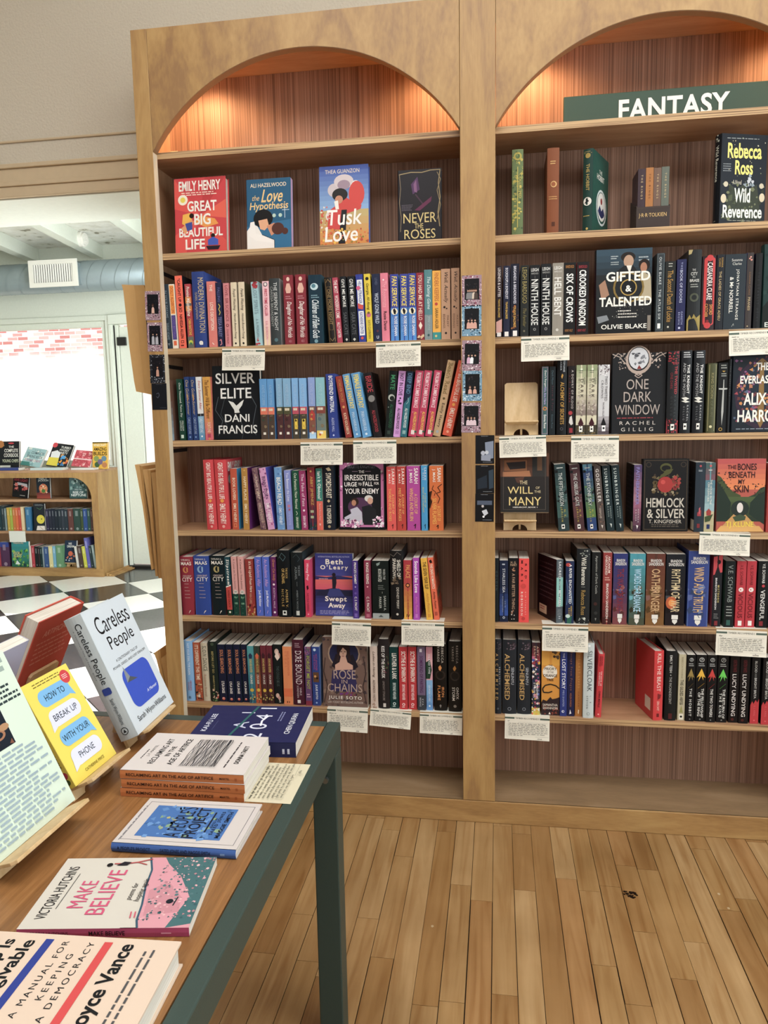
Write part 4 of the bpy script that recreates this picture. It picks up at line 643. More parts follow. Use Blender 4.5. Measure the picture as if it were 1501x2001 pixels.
# ------------------------------------------------ left bay, fifth shelf
def cc(a, b, moon, sub):
    return [G(.55, 1, a, b, 6), H('SARAH J.', W_, .04, .075, .1, .8), H('MAAS', W_, .085, .145, .1, .88, 1), E(.45, .225, .22, moon), E(.55, .22, .19, a), H('CRESCENT', '#d9c8c0', .315, .345, .2, .85), H('CITY', W_, .355, .425, .15, .9, 0), LN('#c9b4ac', 5, .46, .76, .3, .7, 3, .12), S('#e6dccf', .03, .55, .97, .62, .93, .68, .92, .6, .95)]
shelf_row('left', 6, (330, 1040, 4.842), [
 (128, 252, 232, 'h', '#97263c', 'crimson crescent moon hardcover fading to black', cc('#97263c', '#2c1420', '#c98a4a', '')),
 (258, 403, 225, 'h', '#244a9c', 'royal blue crescent moon hardcover', cc('#244a9c', '#2b58b0', '#8fb0d0', '')),
 (413, 550, 222, 'h', '#13262c', 'dark teal crescent moon hardcover with red foot', cc('#13262c', '#4a1a26', '#b9a970', '')),
 (556, 605, 235, 'p', '#23505a', 'teal and red paperback with slanted white title', [V('Slipstream', '#f0efe8', .04, .47, .15, .88, 2, .2), PO('#f0efe8', 0, .5, 1, .47, 1, .49, 0, .52), PO('#c23f36', 0, .52, 1, .49, 1, .9, 0, .9), V('ADELE GRACE', '#7c2622', .56, .86, .3, .7), B(.9, 1, '#24402f'), E(.5, .94, .2, '#e9e6d8')], {'lean': -1}),
]+[(a, b, 232, 'p', '#dca4a0', 'pale pink and dark green paperback with bear', [V('A Curse on True Justice', '#5c3a3c', .04, .54, .3, .66), E(.5, .6, .36, '#d8d4cc'), E(.4, .595, .08, '#2a2a2a'), E(.62, .595, .08, '#2a2a2a'), B(.63, 1, '#1f4a40'), LN('#7fae92', 2, .67, .88, .25, .75, 4, .3), N(14, ['#3c7a62', '#163a32'], .15, 0, .64, 1, 1, 3)], {'lean': -1}) for a, b in ((618, 672), (680, 735))]+[
 (748, 822, 255, 'p', '#99312c', 'rust red paperback with cream handwritten title', [V("It's All Uphill From Here", '#f0e2d0', .04, .58, .34, .78, 1, .2), V('MARIA CLARKE', '#d8a88c', .6, .78, .36, .64), N(24, ['#c9873c', '#4a2a1c', '#8c8a3c', '#d8b48a'], .16, 0, .8, 1, 1, 6)], {'lean': -.8})]+[
 (a, b, 235, 'p', '#4c69c8', 'cornflower blue paperback with pink title', [V('An Academic Affair', '#d5a9d8', .04, .5, .28, .76, 0), V('Jodi McAlister', '#eef0fa', .56, .84, .3, .74, 1), S('#d5a9d8', .06, .55, .9, .4, .95)], {'lean': -.6}) for a, b in ((835, 900), (907, 970))]+[
 (980, 1030, 235, 'p', '#6b2868', 'plum purple paperback with orange script title', [V('Green Cat Holly', '#d9924a', .04, .4, .25, .8, 0, .3), E(.5, .46, .2, '#f0e0e6'), V('KOSTYN L. HALLE', '#e6c6dc', .52, .86, .34, .68), E(.5, .93, .2, '#f0e6ee')]),
 (1042, 1160, 170, 'h', '#12191d', 'thick black hardcover with gold lettering and scrollwork', [S('#5f7a82', .03, .15, .12, .4, .04, .7, .1, .5, .16, .25, .1), V('THE BOOK', '#c9a860', .26, .42, .66, .82), V('OF AZRAEL', '#c9a860', .27, .5, .36, .58, 1), V('AMBER V.', '#c9a860', .58, .86, .62, .8), V('NICOLE', '#c9a860', .58, .84, .3, .48), RC(.34, .9, .66, .97, '#dfe2dc'), E(.5, .93, .09, '#12191d')], {'fc': '#1e2c32'}),
 (1172, 1280, 190, 'h', '#1a2226', 'black hardcover with dull silver lettering and ornate cover edge', [S('#4a5a60', .03, .2, .08, .5, .03, .8, .1, .6, .14), V('THE BOOK', '#8d9496', .2, .36, .62, .78), V('AZRAEL', '#8d9496', .22, .42, .34, .52), S('#8d9496', .02, .5, .45, .5, .52), V('AMBER V. NICOLE', '#8d9496', .58, .88, .42, .56), RC(.36, .9, .64, .97, '#cfd2cc')], {'fc': '#35474e'}),
 (1296, 1348, 262, 'p', '#d6285c', 'hot pink paperback with white script title', [V('Wrong Prey', '#f6dce4', .06, .36, .25, .8, 1, .2), PO('#3a1020', .3, .46, .6, .44, .7, .5, .4, .53), V('NICOLE HARRIS', '#8c1238', .58, .9, .3, .7), E(.5, .95, .14, '#f0a0b8')], {'fc': '#e2457a'}),
])
face_out('left', 6, 616.5, 690, 1083, 0, '#3c3d86', 'navy and coral paperback with boat at sunset cover', [
  G(0, .42, '#343a84', '#4a4a96', 4), G(.36, .58, '#d96a5a', '#cf4f6a', 5), G(.58, 1, '#2a2a4a', '#43489c', 6), H('INTERNATIONAL BESTSELLING AUTHOR', '#b9b8d8', .04, .065, .08, .92), H('Beth', '#efe6d6', .09, .175, .28, .74, 2), H("O'Leary", '#efe6d6', .185, .275, .14, .88, 2), PO('#33356c', 0, .36, .3, .38, .6, .35, 1, .39, 1, .41, 0, .42), PO('#2a2a48', .1, .6, .5, .55, 1, .62, 1, .68, 0, .68), PO('#3d427c', .38, .57, .64, .56, .78, .68, .3, .7), E(.5, .34, .05, '#2b2028'), PO('#2b2433', .45, .37, .56, .37, .57, .47, .54, .56, .46, .56), LN('#c9a0a8', 1, .4, .43, .1, .4, 3),
  H('Swept', '#efe3da', .685, .79, .26, .84, 2), H('Away', '#efe3da', .79, .895, .34, .80, 2), LN('#9f9cc4', 3, .915, .985, .12, .9, 4)], t=.024, y=.062, tilt=4)
wine = [V('KINGS RISING', W_, .04, .4, .32, .72, 1), E(.5, .45, .12, '#e8b0b8'), V('C. S. PACAT', W_, .62, .88, .32, .72, 1), RC(.25, .92, .75, .975, '#b8657c')]
shelf_row('left', 6, (600, 1040, 4.289), [
 (388, 436, 240, 'p', '#4b3086', 'purple paperback with white lettering, right of the sunset cover', [V("PRINCE'S GAMBIT", W_, .03, .4, .32, .72, 1), E(.5, .45, .12, '#c8b0e0'), E(.5, .56, .2, '#6c52a8'), V('C. S. PACAT', W_, .62, .86, .32, .72, 1), RC(.25, .91, .75, .975, '#7a62b0')], {'fc': '#1f2238'}),
 (486, 540, 237, 'p', '#8e324f', 'wine red paperback with white lettering', wine),
 (553, 690, 240, 'p', '#16211f', 'very thick black paperback with silver lettering', [PO('#8fa09a', .25, .05, .5, .02, .45, .07, .3, .09), V('WHEN THE', '#c9cdc6', .14, .32, .66, .8), V('MOON HATCHED', '#c9cdc6', .14, .36, .36, .58, 1), LN('#8f958f', 3, .42, .51, .35, .75, 3, .3), S('#c9cdc6', .014, .6, .53, .6, .56), V('SARAH A.', '#c9cdc6', .6, .86, .68, .82), V('PARKER', '#c9cdc6', .62, .82, .4, .54), B(.905, 1, '#a5adac'), PO('#5a6464', .5, .93, .65, .97, .35, .97)]),
 (705, 805, 155, 'h', '#1c1b1d', 'tall black hardcover with bone white lettering', [S('#8a8178', .03, 0, .05, .3, .08, .6, .02, .9, .06), V('SHIELD OF', '#e6e0d4', .13, .38, .56, .86, 1), V('SPARROWS', '#e6e0d4', .11, .4, .2, .48, 1), N(18, ['#8c7a66', '#5c4a3c'], .12, .15, .38, .85, .5, 5), V('DEVNEY PERRY', '#cfc8bc', .53, .84, .5, .7), E(.55, .92, .1, '#cfc8bc')], {'fc': '#33383c'}),
 (815, 883, 235, 'p', '#b02c3a', 'red paperback fading to golden yellow', [G(.3, 1, '#b02c3a', '#e2ae3a', 7), V('PALACE', '#dfa05a', .08, .3, .25, .8, 1), E(.5, .42, .26, '#2a1a1c'), E(.5, .42, .16, '#d88a4a'), V('ASHLEY POSTON', '#c9862f', .52, .86, .3, .72, 1), H('IV', '#3a2a18', .91, .96, .3, .72, 1)]),
 (893, 945, 215, 'p', '#af49b4', 'orchid purple paperback with white title', [V('Sounds Like Love', '#f6ecf4', .05, .56, .25, .8, 2), V('Ashley Poston', '#e08ac0', .62, .88, .25, .7, 0, .3), RC(.3, .9, .7, .965, '#c878c8')], {'fc': '#8a2f8f'}),
 (1003, 1056, 220, 'p', '#e8b42c', 'yellow paperback leaning left with black title', [V('THE SEVEN YEAR SLIP', '#4a3418', .06, .5, .25, .8, 1), V('Ashley Poston', '#c98a2a', .56, .88, .25, .75, 0, .3), RC(.28, .9, .72, .96, '#d89a2a')], {'lean': -5}),
 (1066, 1112, 215, 'p', '#e7683b', 'orange paperback leaning left with white title', [PO('#2a1a14', .2, .05, .6, .03, .8, .08, .4, .09), V('THE DEAD ROMANTICS', '#f3e2d0', .1, .5, .3, .78, 1), V('Ashley Poston', '#3a1f18', .54, .82, .25, .75, 0, .3), RC(.25, .87, .75, .93, '#b84a30')], {'lean': -5.5, 'fc': '#d2582f', 'front': [RC(.1, .2, .9, .35, '#7a4a3a'), RC(.2, .55, .9, .68, '#7d6a58'), N(40, ['#e88a5a', '#b8432a', '#f0a070'], .07, 0, 0, 1, 1, 3)]}),
])
# ------------------------------------------------ left bay, bottom shelf
soul = [V('SOUL SEARCHING', '#d68e62', .09, .5, .3, .74, 1), V('LYLA SAGE', '#eee9e4', .64, .85, .34, .7, 2), E(.5, .945, .2, '#c8543c'), LN('#e8d8d0', 1, .93, .96, .34, .66)]
def sage(a, b, dot): return [G(0, 1, a, b, 6), V('DONE AND DUSTED', '#d9c070', .22, .46, .3, .7, 1), V('LYLA SAGE', '#f0ece0', .5, .66, .32, .68, 1), E(.5, .77, .3, '#d8b83c', .03), N(14, ['#3a2a24', dot, '#c9b86a'], .2, .05, .82, .95, .98, 3), PO(dot, .2, .16, .5, .12, .8, .16, .7, .22, .3, .22)]
shelf_row('left', 7, (340, 1210, 4.842), [
 (116, 200, 205, 'h', '#87b6e2', 'pale blue hardcover with white and red lettering', [V('NOT YOUR IDEAL TYPE AGAIN', '#e9f2fa', .04, .56, .42, .66), V('MEGHAN', '#c03a3a', .66, .82, .56, .74), V('QUINN', '#c03a3a', .68, .82, .32, .5), H('B', '#35506c', .92, .96, .38, .62)]),
 (208, 275, 222, 'p', '#b3552f', 'burnt orange paperback with cream handwritten title', [V("IT'S DIFFERENT THIS TIME", '#f0e2cc', .04, .64, .25, .8, 1), N(26, ['#3a2c28', '#8a5a3c', '#d8b48a', '#5c4440'], .18, 0, .68, 1, 1, 3), RC(.35, .88, .65, .94, '#ddd6ca')], {'lean': -1}),
 (283, 348, 225, 'h', '#cdc2ac', 'cream hardcover with tall green title', [V('SLOW DANCE', '#44544a', .05, .48, .28, .82, 0), V('Rainbow Rowell', '#b8907c', .54, .92, .3, .62)], {'lean': -.8}),
 (354, 430, 212, 'h', '#222f2a', 'dark green black hardcover with gold lettering and red flowers', [E(.55, .04, .2, '#4a5a48'), V('BEFORE I LET GO', '#c9b878', .16, .52, .4, .64), V('KENNEDY RYAN', '#c9b878', .56, .8, .42, .6), N(18, ['#a83a34', '#6a8a5a', '#d8b8a0'], .16, .3, .8, 1, 1, 3)], {'lean': -.8}),
]+[(a, b, 240, 'p', '#1a2340', 'navy paperback with copper title', soul, {'lean': -.6, 'fc': '#16382f'}) for a, b in ((437, 510), (516, 580), (587, 650), (658, 712))]+[
 (716, 775, 255, 'p', '#58a5aa', 'teal paperback with cowboy hat motif', sage('#58a5aa', '#2f5f7a', '#2c3f5c'), {'lean': -.5}),
 (780, 835, 255, 'p', '#1f4a44', 'green and orange paperback with cowboy motif', sage('#1f4a44', '#c2562c', '#d8683a'), {'lean': -.5}),
 (840, 890, 250, 'p', '#6d2a3a', 'maroon and olive paperback with cowboy motif', sage('#7a2c3c', '#4a3a30', '#4a2430'), {'lean': -.4}),
 (896, 948, 250, 'p', '#6d2a3a', 'maroon and olive paperback with cowboy motif', sage('#7a2c3c', '#4a3a30', '#4a2430'), {'lean': -.4}),
 (954, 1032, 240, 'p', '#1d2426', 'black paperback with pale magnolia flowers', [E(.45, .12, .26, '#d8b8ac', .05), E(.6, .18, .28, '#c9988c', .05), PO('#e9d4c8', .2, .2, .5, .1, .8, .22, .5, .27), V('THIS COULD BE US', '#5c6c6a', .36, .7, .35, .68), E(.4, .86, .22, '#d8b8ac', .04), E(.6, .9, .18, '#c9988c', .03), H('S', '#e6e2da', .93, .975, .55, .78)]),
 (1044, 1128, 260, 'p', '#e08b55', 'salmon orange paperback', [V('BEG BORROW OR', '#d0744a', .08, .5, .5, .72), V('STEAL', '#d0744a', .08, .36, .24, .44), G(.72, .86, '#d9703c', '#e0723c', 2), H('II', '#5a3a24', .94, .97, .35, .65)], {'fc': '#efc0a0'}),
 (1136, 1240, 193, 'h', '#511c32', 'tall burgundy hardcover with ornate silver title', [LN('#b898a4', 3, .05, .13, .25, .75, 3), V('DIRE BOUND', '#ddd2d6', .17, .68, .26, .82, 0), V('SABLE', '#d0c0c6', .73, .85, .6, .76), V('SORENSEN', '#d0c0c6', .7, .89, .34, .5), RC(.36, .92, .64, .97, '#e0dada')], {'fc': '#241a2e'}),
 (1250, 1308, 262, 'p', '#6d4a78', 'violet paperback with lime green title', [V('FORGET ME NOT', '#a8b83c', .16, .72, .25, .78, 1), N(26, ['#8a6a9a', '#5a7a5a', '#9a5a7a', '#43305a'], .2, 0, 0, 1, .15, 3), LN('#d9b8c8', 2, .8, .88, .2, .8), B(.92, 1, '#8a2f4a')]),
 (1317, 1388, 262, 'p', '#26458e', 'cobalt blue paperback with picture square on its spine', [E(.4, .05, .18, '#c8dcf0'), V('NOT ANOTHER', '#b84a8a', .12, .4, .5, .72), V('LOVE SONG', '#b84a8a', .14, .38, .24, .44), RC(.12, .43, .88, .6, '#6a4a34'), E(.4, .5, .16, '#d8a060'), E(.65, .53, .14, '#2a1c18'), V('JULIE SOTO', '#eef0f4', .64, .89, .34, .68, 1), E(.5, .95, .12, '#9ab4e0')], {'fc': '#7a9ad8'}),
])
face_out('left', 7, 632, 719, 1245, 0, '#6f5b54', 'brown paperback with portrait of woman in dark cloak', [
  RC(0, 0, 1, 1, '#7a6259'), N(60, ['#8c7468', '#5c4a48', '#4a3f46', '#6e5650'], .06, 0, 0, 1, 1, 4), E(.48, .24, .36, '#a8907c', .21), E(.48, .24, .33, '#2c2f52', .19), E(.47, .18, .15, '#33262a', .13), PO('#2a2530', .2, .42, .3, .24, .42, .3, .54, .3, .68, .24, .8, .42, .66, .48, .34, .48), E(.46, .22, .085, '#d2ab98', .075), PO('#3a2a2c', .36, .13, .60, .13, .64, .34, .58, .36, .55, .2, .46, .15, .39, .22, .36, .36, .31, .34), RC(.405, .205, .445, .215, '#2a1c1c'), RC(.485, .205, .525, .215, '#2a1c1c'), PO('#b88a7a', .455, .22, .475, .22, .485, .25, .445, .25), RC(.435, .268, .495, .277, '#8a3a40'), PO('#cfa593', .41, .285, .52, .27, .56, .36, .68, .40, .68, .52, .28, .52, .28, .4, .38, .36), S('#4a3a38', .02, .06, .3, .02, .5, .1, .7, .02, .95), S('#4a3a38', .02, .92, .3, .97, .5, .9, .7, .97, .95), PO('#3a3460', .22, .48, .7, .46, .8, .78, .16, .78),
  H('ROSE', '#b9a294', .47, .6, .24, .74), H('IN', '#b9a294', .61, .665, .42, .55), H('CHAINS', '#b9a294', .67, .785, .10, .88), N(16, ['#8a3050', '#7c3f8a'], .03, .3, .79, .75, .83, 3), H('JULIE SOTO', '#efe9e2', .845, .905, .12, .87, 1), H('USA TODAY BESTSELLING AUTHOR', '#d0c4bc', .92, .95, .1, .9)], t=.026, y=.042, tilt=2)
sas = [V('SCYTHE & SPARROW', W_, .07, .56, .28, .8, 1), V('BRYNNE WEAVER', '#f2d8d8', .6, .85, .34, .7, 1), E(.5, .92, .18, '#f2d8d8'), E(.5, .92, .1, '#be202b'), LN('#f2d8d8', 1, .955, .985, .3, .7)]
shelf_row('left', 7, (610, 1210, 4.415), [
 (508, 570, 235, 'p', '#d3c1b6', 'blush white paperback with brown handwriting', [V('Ladies in Hating', '#5c4438', .08, .5, .3, .7, 0, .4), V('ALEXANDRA VASTI', '#5c4438', .54, .86, .34, .66), N(10, ['#8c6a58', '#b89a88'], .18, .1, .86, .9, 1, 3)]),
 (580, 670, 170, 'h', '#2c2628', 'charcoal hardcover with white condensed title', [V('KISS OF THE BASILISK', '#eae6e2', .1, .56, .3, .62, 1), N(12, ['#a83a54', '#6a2a3a', '#4a5a3a'], .14, .5, .2, 1, .5, 3), V('LINDSAY STRAUBE', '#9a8f8a', .6, .88, .38, .58), RC(.4, .92, .66, .975, '#cfc8c2')], {'fc': '#4a3a34'}),
 (675, 748, 240, 'p', '#15403f', 'deep teal paperback with white spiky title', [V('LEATHER & LARK', W_, .1, .52, .28, .8, 1), V('BRYNNE WEAVER', '#cfdedc', .58, .85, .34, .7, 1), E(.5, .92, .18, '#cfdedc'), E(.5, .92, .1, '#15403f'), LN('#cfdedc', 1, .955, .985, .3, .7)]),
 (756, 826, 240, 'p', '#be202b', 'bright red paperback with white spiky title', sas),
 (833, 905, 240, 'p', '#be202b', 'bright red paperback with white spiky title', sas),
 (912, 980, 240, 'p', '#7a6784', 'mauve grey paperback with purple title', [RC(.3, .03, .6, .08, '#e6e0ea'), V('SOMEKIND OF PARTING', '#5a2a5c', .14, .72, .3, .72, 1), B(.76, 1, '#43474f'), V('EVA', '#cfd0d6', .82, .92, .55, .75), V('NICHOLE', '#cfd0d6', .8, .94, .25, .45)]),
 (988, 1042, 240, 'p', '#d7a2ae', 'pink and blue paperback with green trees', [G(0, .3, '#d08a9c', '#e2b8b8', 3), PO('#2f4a3a', 0, .24, .6, .2, .9, .36, .6, .5, 0, .5), G(.52, 1, '#8ab8de', '#5a90c8', 4), V('ISLAND TIME', '#eef2f4', .12, .42, .34, .62), V('GEORGIA CLARK', '#dfeaf4', .6, .86, .34, .62), E(.5, .93, .14, '#dfeaf4')]),
 (1056, 1163, 215, 'h', '#1c1815', 'black dragon hardcover with copper lettering', [V('REBECCA', '#d8cfc4', .02, .28, .58, .76), V('YARROS', '#d8cfc4', .03, .26, .26, .44), PO('#d8904a', .35, .34, .5, .31, .62, .35, .5, .4, .38, .38), E(.5, .46, .4, '#3c302a'), E(.5, .46, .28, '#1c1815'), V('IRON', '#d8904a', .64, .79, .6, .8, 1), V('FLAME', '#d8904a', .62, .84, .28, .5, 1), PO('#8f8a84', .5, .9, .58, .92, .5, .96, .42, .92)]),
 (1180, 1288, 190, 'h', '#24201d', 'black dragon hardcover with silver lettering', [V('REBECCA', '#a89e92', .06, .31, .6, .76), V('YARROS', '#a89e92', .07, .28, .26, .42), PO('#b8823c', .35, .38, .5, .34, .62, .38, .5, .42, .4, .41), E(.5, .49, .4, '#3a322c'), E(.5, .49, .28, '#24201d'), V('ONYX', '#dcd6ce', .65, .82, .6, .8, 1), V('STORM', '#dcd6ce', .65, .84, .28, .5, 1), E(.5, .92, .12, '#8f8a84')]),
])
# ------------------------------------------------ right bay, display shelf
def rgt(o, look, row=2): BOOKS.append((o, look, 'right bay '+ROWNAME[row]))
z2 = SH[1]+.0004
def solo(xl, xr, yt, y, hard, col, look, sp, yaw=0, w=.15, fr=(), fc=None, pg=None, row=2):
    z0 = SH[row-1]+.0004; X0, X1 = xat(xl, y, z0), xat(xr, y, z0); h = zat(yt, (X0+X1)/2, y)-z0; t = X1-X0
    o = book('hardcover_book' if hard else 'paperback_book', T_((X0+X1)/2, y, z0) @ RZ(R_(yaw)), t, w, h, hard, col, sp, fr, (), fc, None, group='books on the right bay '+ROWNAME[row], pagecol=pg); rgt(o, look, row); return o
solo(1000.5, 1022, 292, .055, 1, '#6f7f55', 'olive green collector hardcover with gold ornament all over its spine', [N(70, ['#b9a850', '#8f9a5a', '#4f6244', '#c9b85c'], .16, .04, .01, .96, .99, 5), E(.5, .08, .36, '#b0a24c'), E(.5, .08, .2, '#5f7248'), S('#c9b85c', .06, .5, .2, .5, .9), V('COLLECTED', '#c9b85c', .28, .56, .62, .84), V('POEMS', '#c9b85c', .5, .8, .16, .4)])
solo(1068.5, 1091.5, 289, .05, 1, '#8a4e26', 'copper brown clothbound hardcover standing alone', [LN('#d8b070', 2, .15, .2, .25, .8, 3), B(.325, .33, '#7c4420'), E(.55, .42, .26, '#d8b070'), E(.52, .42, .19, '#9c5a2c'), LN('#c9975a', 2, .56, .61, .15, .85, 4), RC(.4, .86, .68, .91, '#5a3018')], fc='#8a4c22')
solo(1137.5, 1157, 291, .05, 1, '#23463f', 'dark green hardcover with round mountain emblem on cover', [LN('#c9b060', 1, .03, .04, .1, .9), E(.5, .08, .26, '#a8924c'), V('THE HOBBIT', '#c9b060', .18, .5, .34, .68), E(.5, .63, .42, '#e6e2da'), PO('#2a2a30', .2, .65, .5, .6, .8, .65), LN('#c9b060', 1, .8, .82, .1, .9), E(.5, .96, .12, '#c9b060'), S('#c9b060', .03, .1, .05, .9, .05)], yaw=-24, w=.155, fc='#2f6258', fr=[H('THE', W_, .19, .235, .4, .58), H('HOBBIT', W_, .25, .32, .26, .72, 1), E(.56, .64, .33, '#e3ecec'), E(.56, .64, .29, '#2f6258'), E(.56, .63, .26, '#eeece6'), E(.55, .56, .06, '#a83a34'), PO('#2c3a6a', .34, .70, .45, .62, .56, .68, .66, .63, .76, .7, .7, .74, .56, .77, .42, .74)])
# boxed set of four small books
bx = empty('slipcase', (xat(1243, .06, z2), .06, z2), 'open brown slipcase holding four small books with gold lettering', 'slipcase', 'books on the right bay display shelf')
sw = xat(1308.5, .06, z2)-xat(1243, .06, z2); zl = zat(409, .6, .06)-z2; zb_ = zat(336, .6, .07)-z2
mb = MB(); cb = lin('#4a3f3c')
mb.box(0, 0, 0, sw, .003, zl, cb); mb.box(0, .003, 0, .002, .105, zl+.004, cb); mb.box(sw-.002, .003, 0, sw, .105, zl+.004, cb); mb.box(.002, .003, 0, sw-.002, .105, .002, cb); mb.box(.002, .102, .002, sw-.002, .105, zl+.03, cb)
mb.prism([(0, .003, zl), (0, .105, zl+.004), (0, .105, zl+.04)], (.002, 0, 0), cb); mb.prism([(sw-.002, .003, zl), (sw-.002, .105, zl+.004), (sw-.002, .105, zl+.04)], (.002, 0, 0), cb)
art(mb, lambda u, t, l: (sw*u, -EPS*l-.0003, zl*(1-t)), sw, zl, [H('J·R·R·TOLKIEN', '#d9b878', .28, .5, .07, .9), S('#6a5a50', .006, .02, .05, .98, .05)])
mb.build('case', M['matte'], bx)
for i, (c, nm) in enumerate((('#4a3a42', 'plum'), ('#b0763a', 'copper'), ('#7a6154', 'taupe'), ('#6e746a', 'sage grey'))):
    tw = (sw-.006)/4
    o = book('small_book', T_(bx.location.x+.003+tw*(i+.5), .0645, z2+.0025), tw-.0008, .095, zb_-.0025+.002*(i % 2), 0, c, [V('THE RINGS', '#d8c090' if i != 1 else '#6a3a1c', .1, .5, .4, .64)], group='small books in the slipcase'); BOOKS.append((o, '%s coloured small book in the brown slipcase' % nm, 'right bay display shelf'))
wy = .045; X0 = xat(1397.5, wy, z2); X1 = xat(1497, wy, z2); hh = zat(264, X0, wy)-z2; tt = .03
wr = [N(26, ['#c9c29a', '#8f9a7a', '#e6e0c0'], .018, .02, .02, .98, .6, 4), LN('#9aa0a0', 1, .045, .065, .12, .92, 3), H('Rebecca', '#f0e27c', .10, .27, .14, .88, 2), H('Ross', '#f0e27c', .29, .45, .31, .70, 2), N(12, ['#9aa6ae', '#c9ccd0'], .05, .55, .45, .8, .6, 5), LN('#8a9094', 4, .33, .43, .05, .24, 4), H('A Novel', '#d8d2c0', .51, .56, .27, .46), PO('#3f4638', .1, .95, .2, .55, .35, .62, .5, .56, .65, .62, .8, .55, .92, .95), N(44, ['#5a6248', '#7d8262', '#39402f'], .05, .05, .55, .95, .98, 6), E(.08, .72, .06, '#d9cdb0', .05), E(.92, .7, .06, '#d9cdb0', .05), E(.12, .56, .05, '#cfc6ae', .03), E(.9, .57, .05, '#cfc6ae', .03), H('Wild', '#eef0e6', .60, .76, .31, .66, 2), H('Reverence', '#eef0e6', .79, .935, .07, .93, 2), LN('#8f9488', 1, .96, .98, .2, .8, 5)]
o = book('hardcover_book', T_(X0, wy, z2) @ RZ(R_(-72)), tt, (X1-X0)/math.cos(R_(18)), hh, 1, '#1b2028', [V('Wild Reverence', '#d9dccf', .12, .52, .3, .74, 1), N(10, ['#8f9488', '#c9ccc0'], .12, .1, 0, .9, .08, 3), LN('#8f9488', 1, .96, .98, .3, .7)], wr, group='books on the right bay display shelf', res=3, frontcol='#1f2732'); rgt(o, 'black hardcover with pale yellow author name and leafy cover')
# ------------------------------------------------ right bay, second shelf
nh = [H('LEIGH', '#e2e2de', .045, .09, .12, .86, 1), H('BARDUGO', '#b4b4b0', .105, .13, .15, .84), S('#b4b4b0', .012, .5, .15, .5, .19), V('NINTH HOUSE', '#e2e2de', .2, .84, .14, .84, 1), E(.5, .9, .14, '#9a9a98'), E(.5, .9, .08, '#202226')]
shelf_row('right', 3, (950, 470, 5.176), [
 (102, 160, 255, 'p', '#3a2b30', 'dark plum paperback with pale pink foot', [V('LEGENDS & LATTES', '#e4dcdc', .03, .43, .3, .75, 1), V('TRAVIS BALDREE', '#d8b44a', .46, .72, .34, .66, 1), PO('#d8a8a0', 0, .78, 1, .74, 1, .92, 0, .94), RC(.15, .93, .85, .985, '#eae6e2')]),
 (174, 240, 255, 'p', '#262a44', 'slim dark navy paperback', [V('BOOKSHOPS & BONEDUST', '#d8d8e2', .03, .46, .3, .72, 1), V('TRAVIS BALDREE', '#d8b44a', .5, .74, .34, .66, 1), RC(.2, .92, .8, .985, '#eae6e2')]),
 (247, 332, 235, 'p', '#1d1f33', 'blue black paperback with amber artwork', [V('BRIGANDS & BREADKNIVES', '#dcdce6', .03, .54, .34, .66, 1), N(22, ['#6a4224', '#a8682c', '#3a2a24'], .16, .1, .56, 1, .9, 4), V('TRAVIS BALDREE', '#e0b04a', .58, .86, .34, .62, 1), RC(.28, .91, .78, .985, '#eae6e2')], {'fc': '#c8d4ec'}),
 (347, 430, 250, 'p', '#2c2f2d', 'grey green paperback with gold lettering', [V('LEIGH BARDUGO', '#a89a5c', .03, .53, .22, .76, 0), V('The Familiar', '#8a7f4e', .6, .86, .3, .7, 0, .3), E(.45, .92, .12, '#7a7460')]),
 (440, 540, 247, 'p', '#1f2125', 'black paperback with huge white vertical title', nh),
 (552, 655, 235, 'p', '#1f2125', 'black paperback with huge white vertical title', nh),
 (668, 778, 225, 'p', '#9b9489', 'light greige paperback with white vertical title', [H('LEIGH', '#efece6', .045, .09, .15, .85, 1), H('BARDUGO', '#e0dcd6', .105, .13, .15, .84), S('#e0dcd6', .012, .4, .15, .4, .19), V('HELL BENT', '#efece6', .2, .73, .16, .8, 1), E(.45, .92, .13, '#d0cbc2')], {'fc': '#d8d4cc'}),
 (782, 900, 222, 'p', '#1d1c1d', 'black paperback with white title and orange author name', [H('BARDUGO', '#b87f3a', .035, .075, .14, .84, 1), V('SIX OF CROWS', '#efefec', .15, .82, .2, .8, 2), H('HENRY HOLT', '#a87438', .915, .95, .12, .8, 1)], {'fc': '#6a5a4a'}),
 (910, 1032, 215, 'p', '#201a1c', 'black paperback with white title and red cover edge', [H('BARDUGO', '#a82c3c', .045, .085, .16, .84, 1), V('CROOKED KINGDOM', '#efefec', .11, .87, .2, .78, 2), H('HENRY HOLT', '#a82c3c', .92, .955, .12, .8, 1)], {'fc': '#d83c54'}),
])
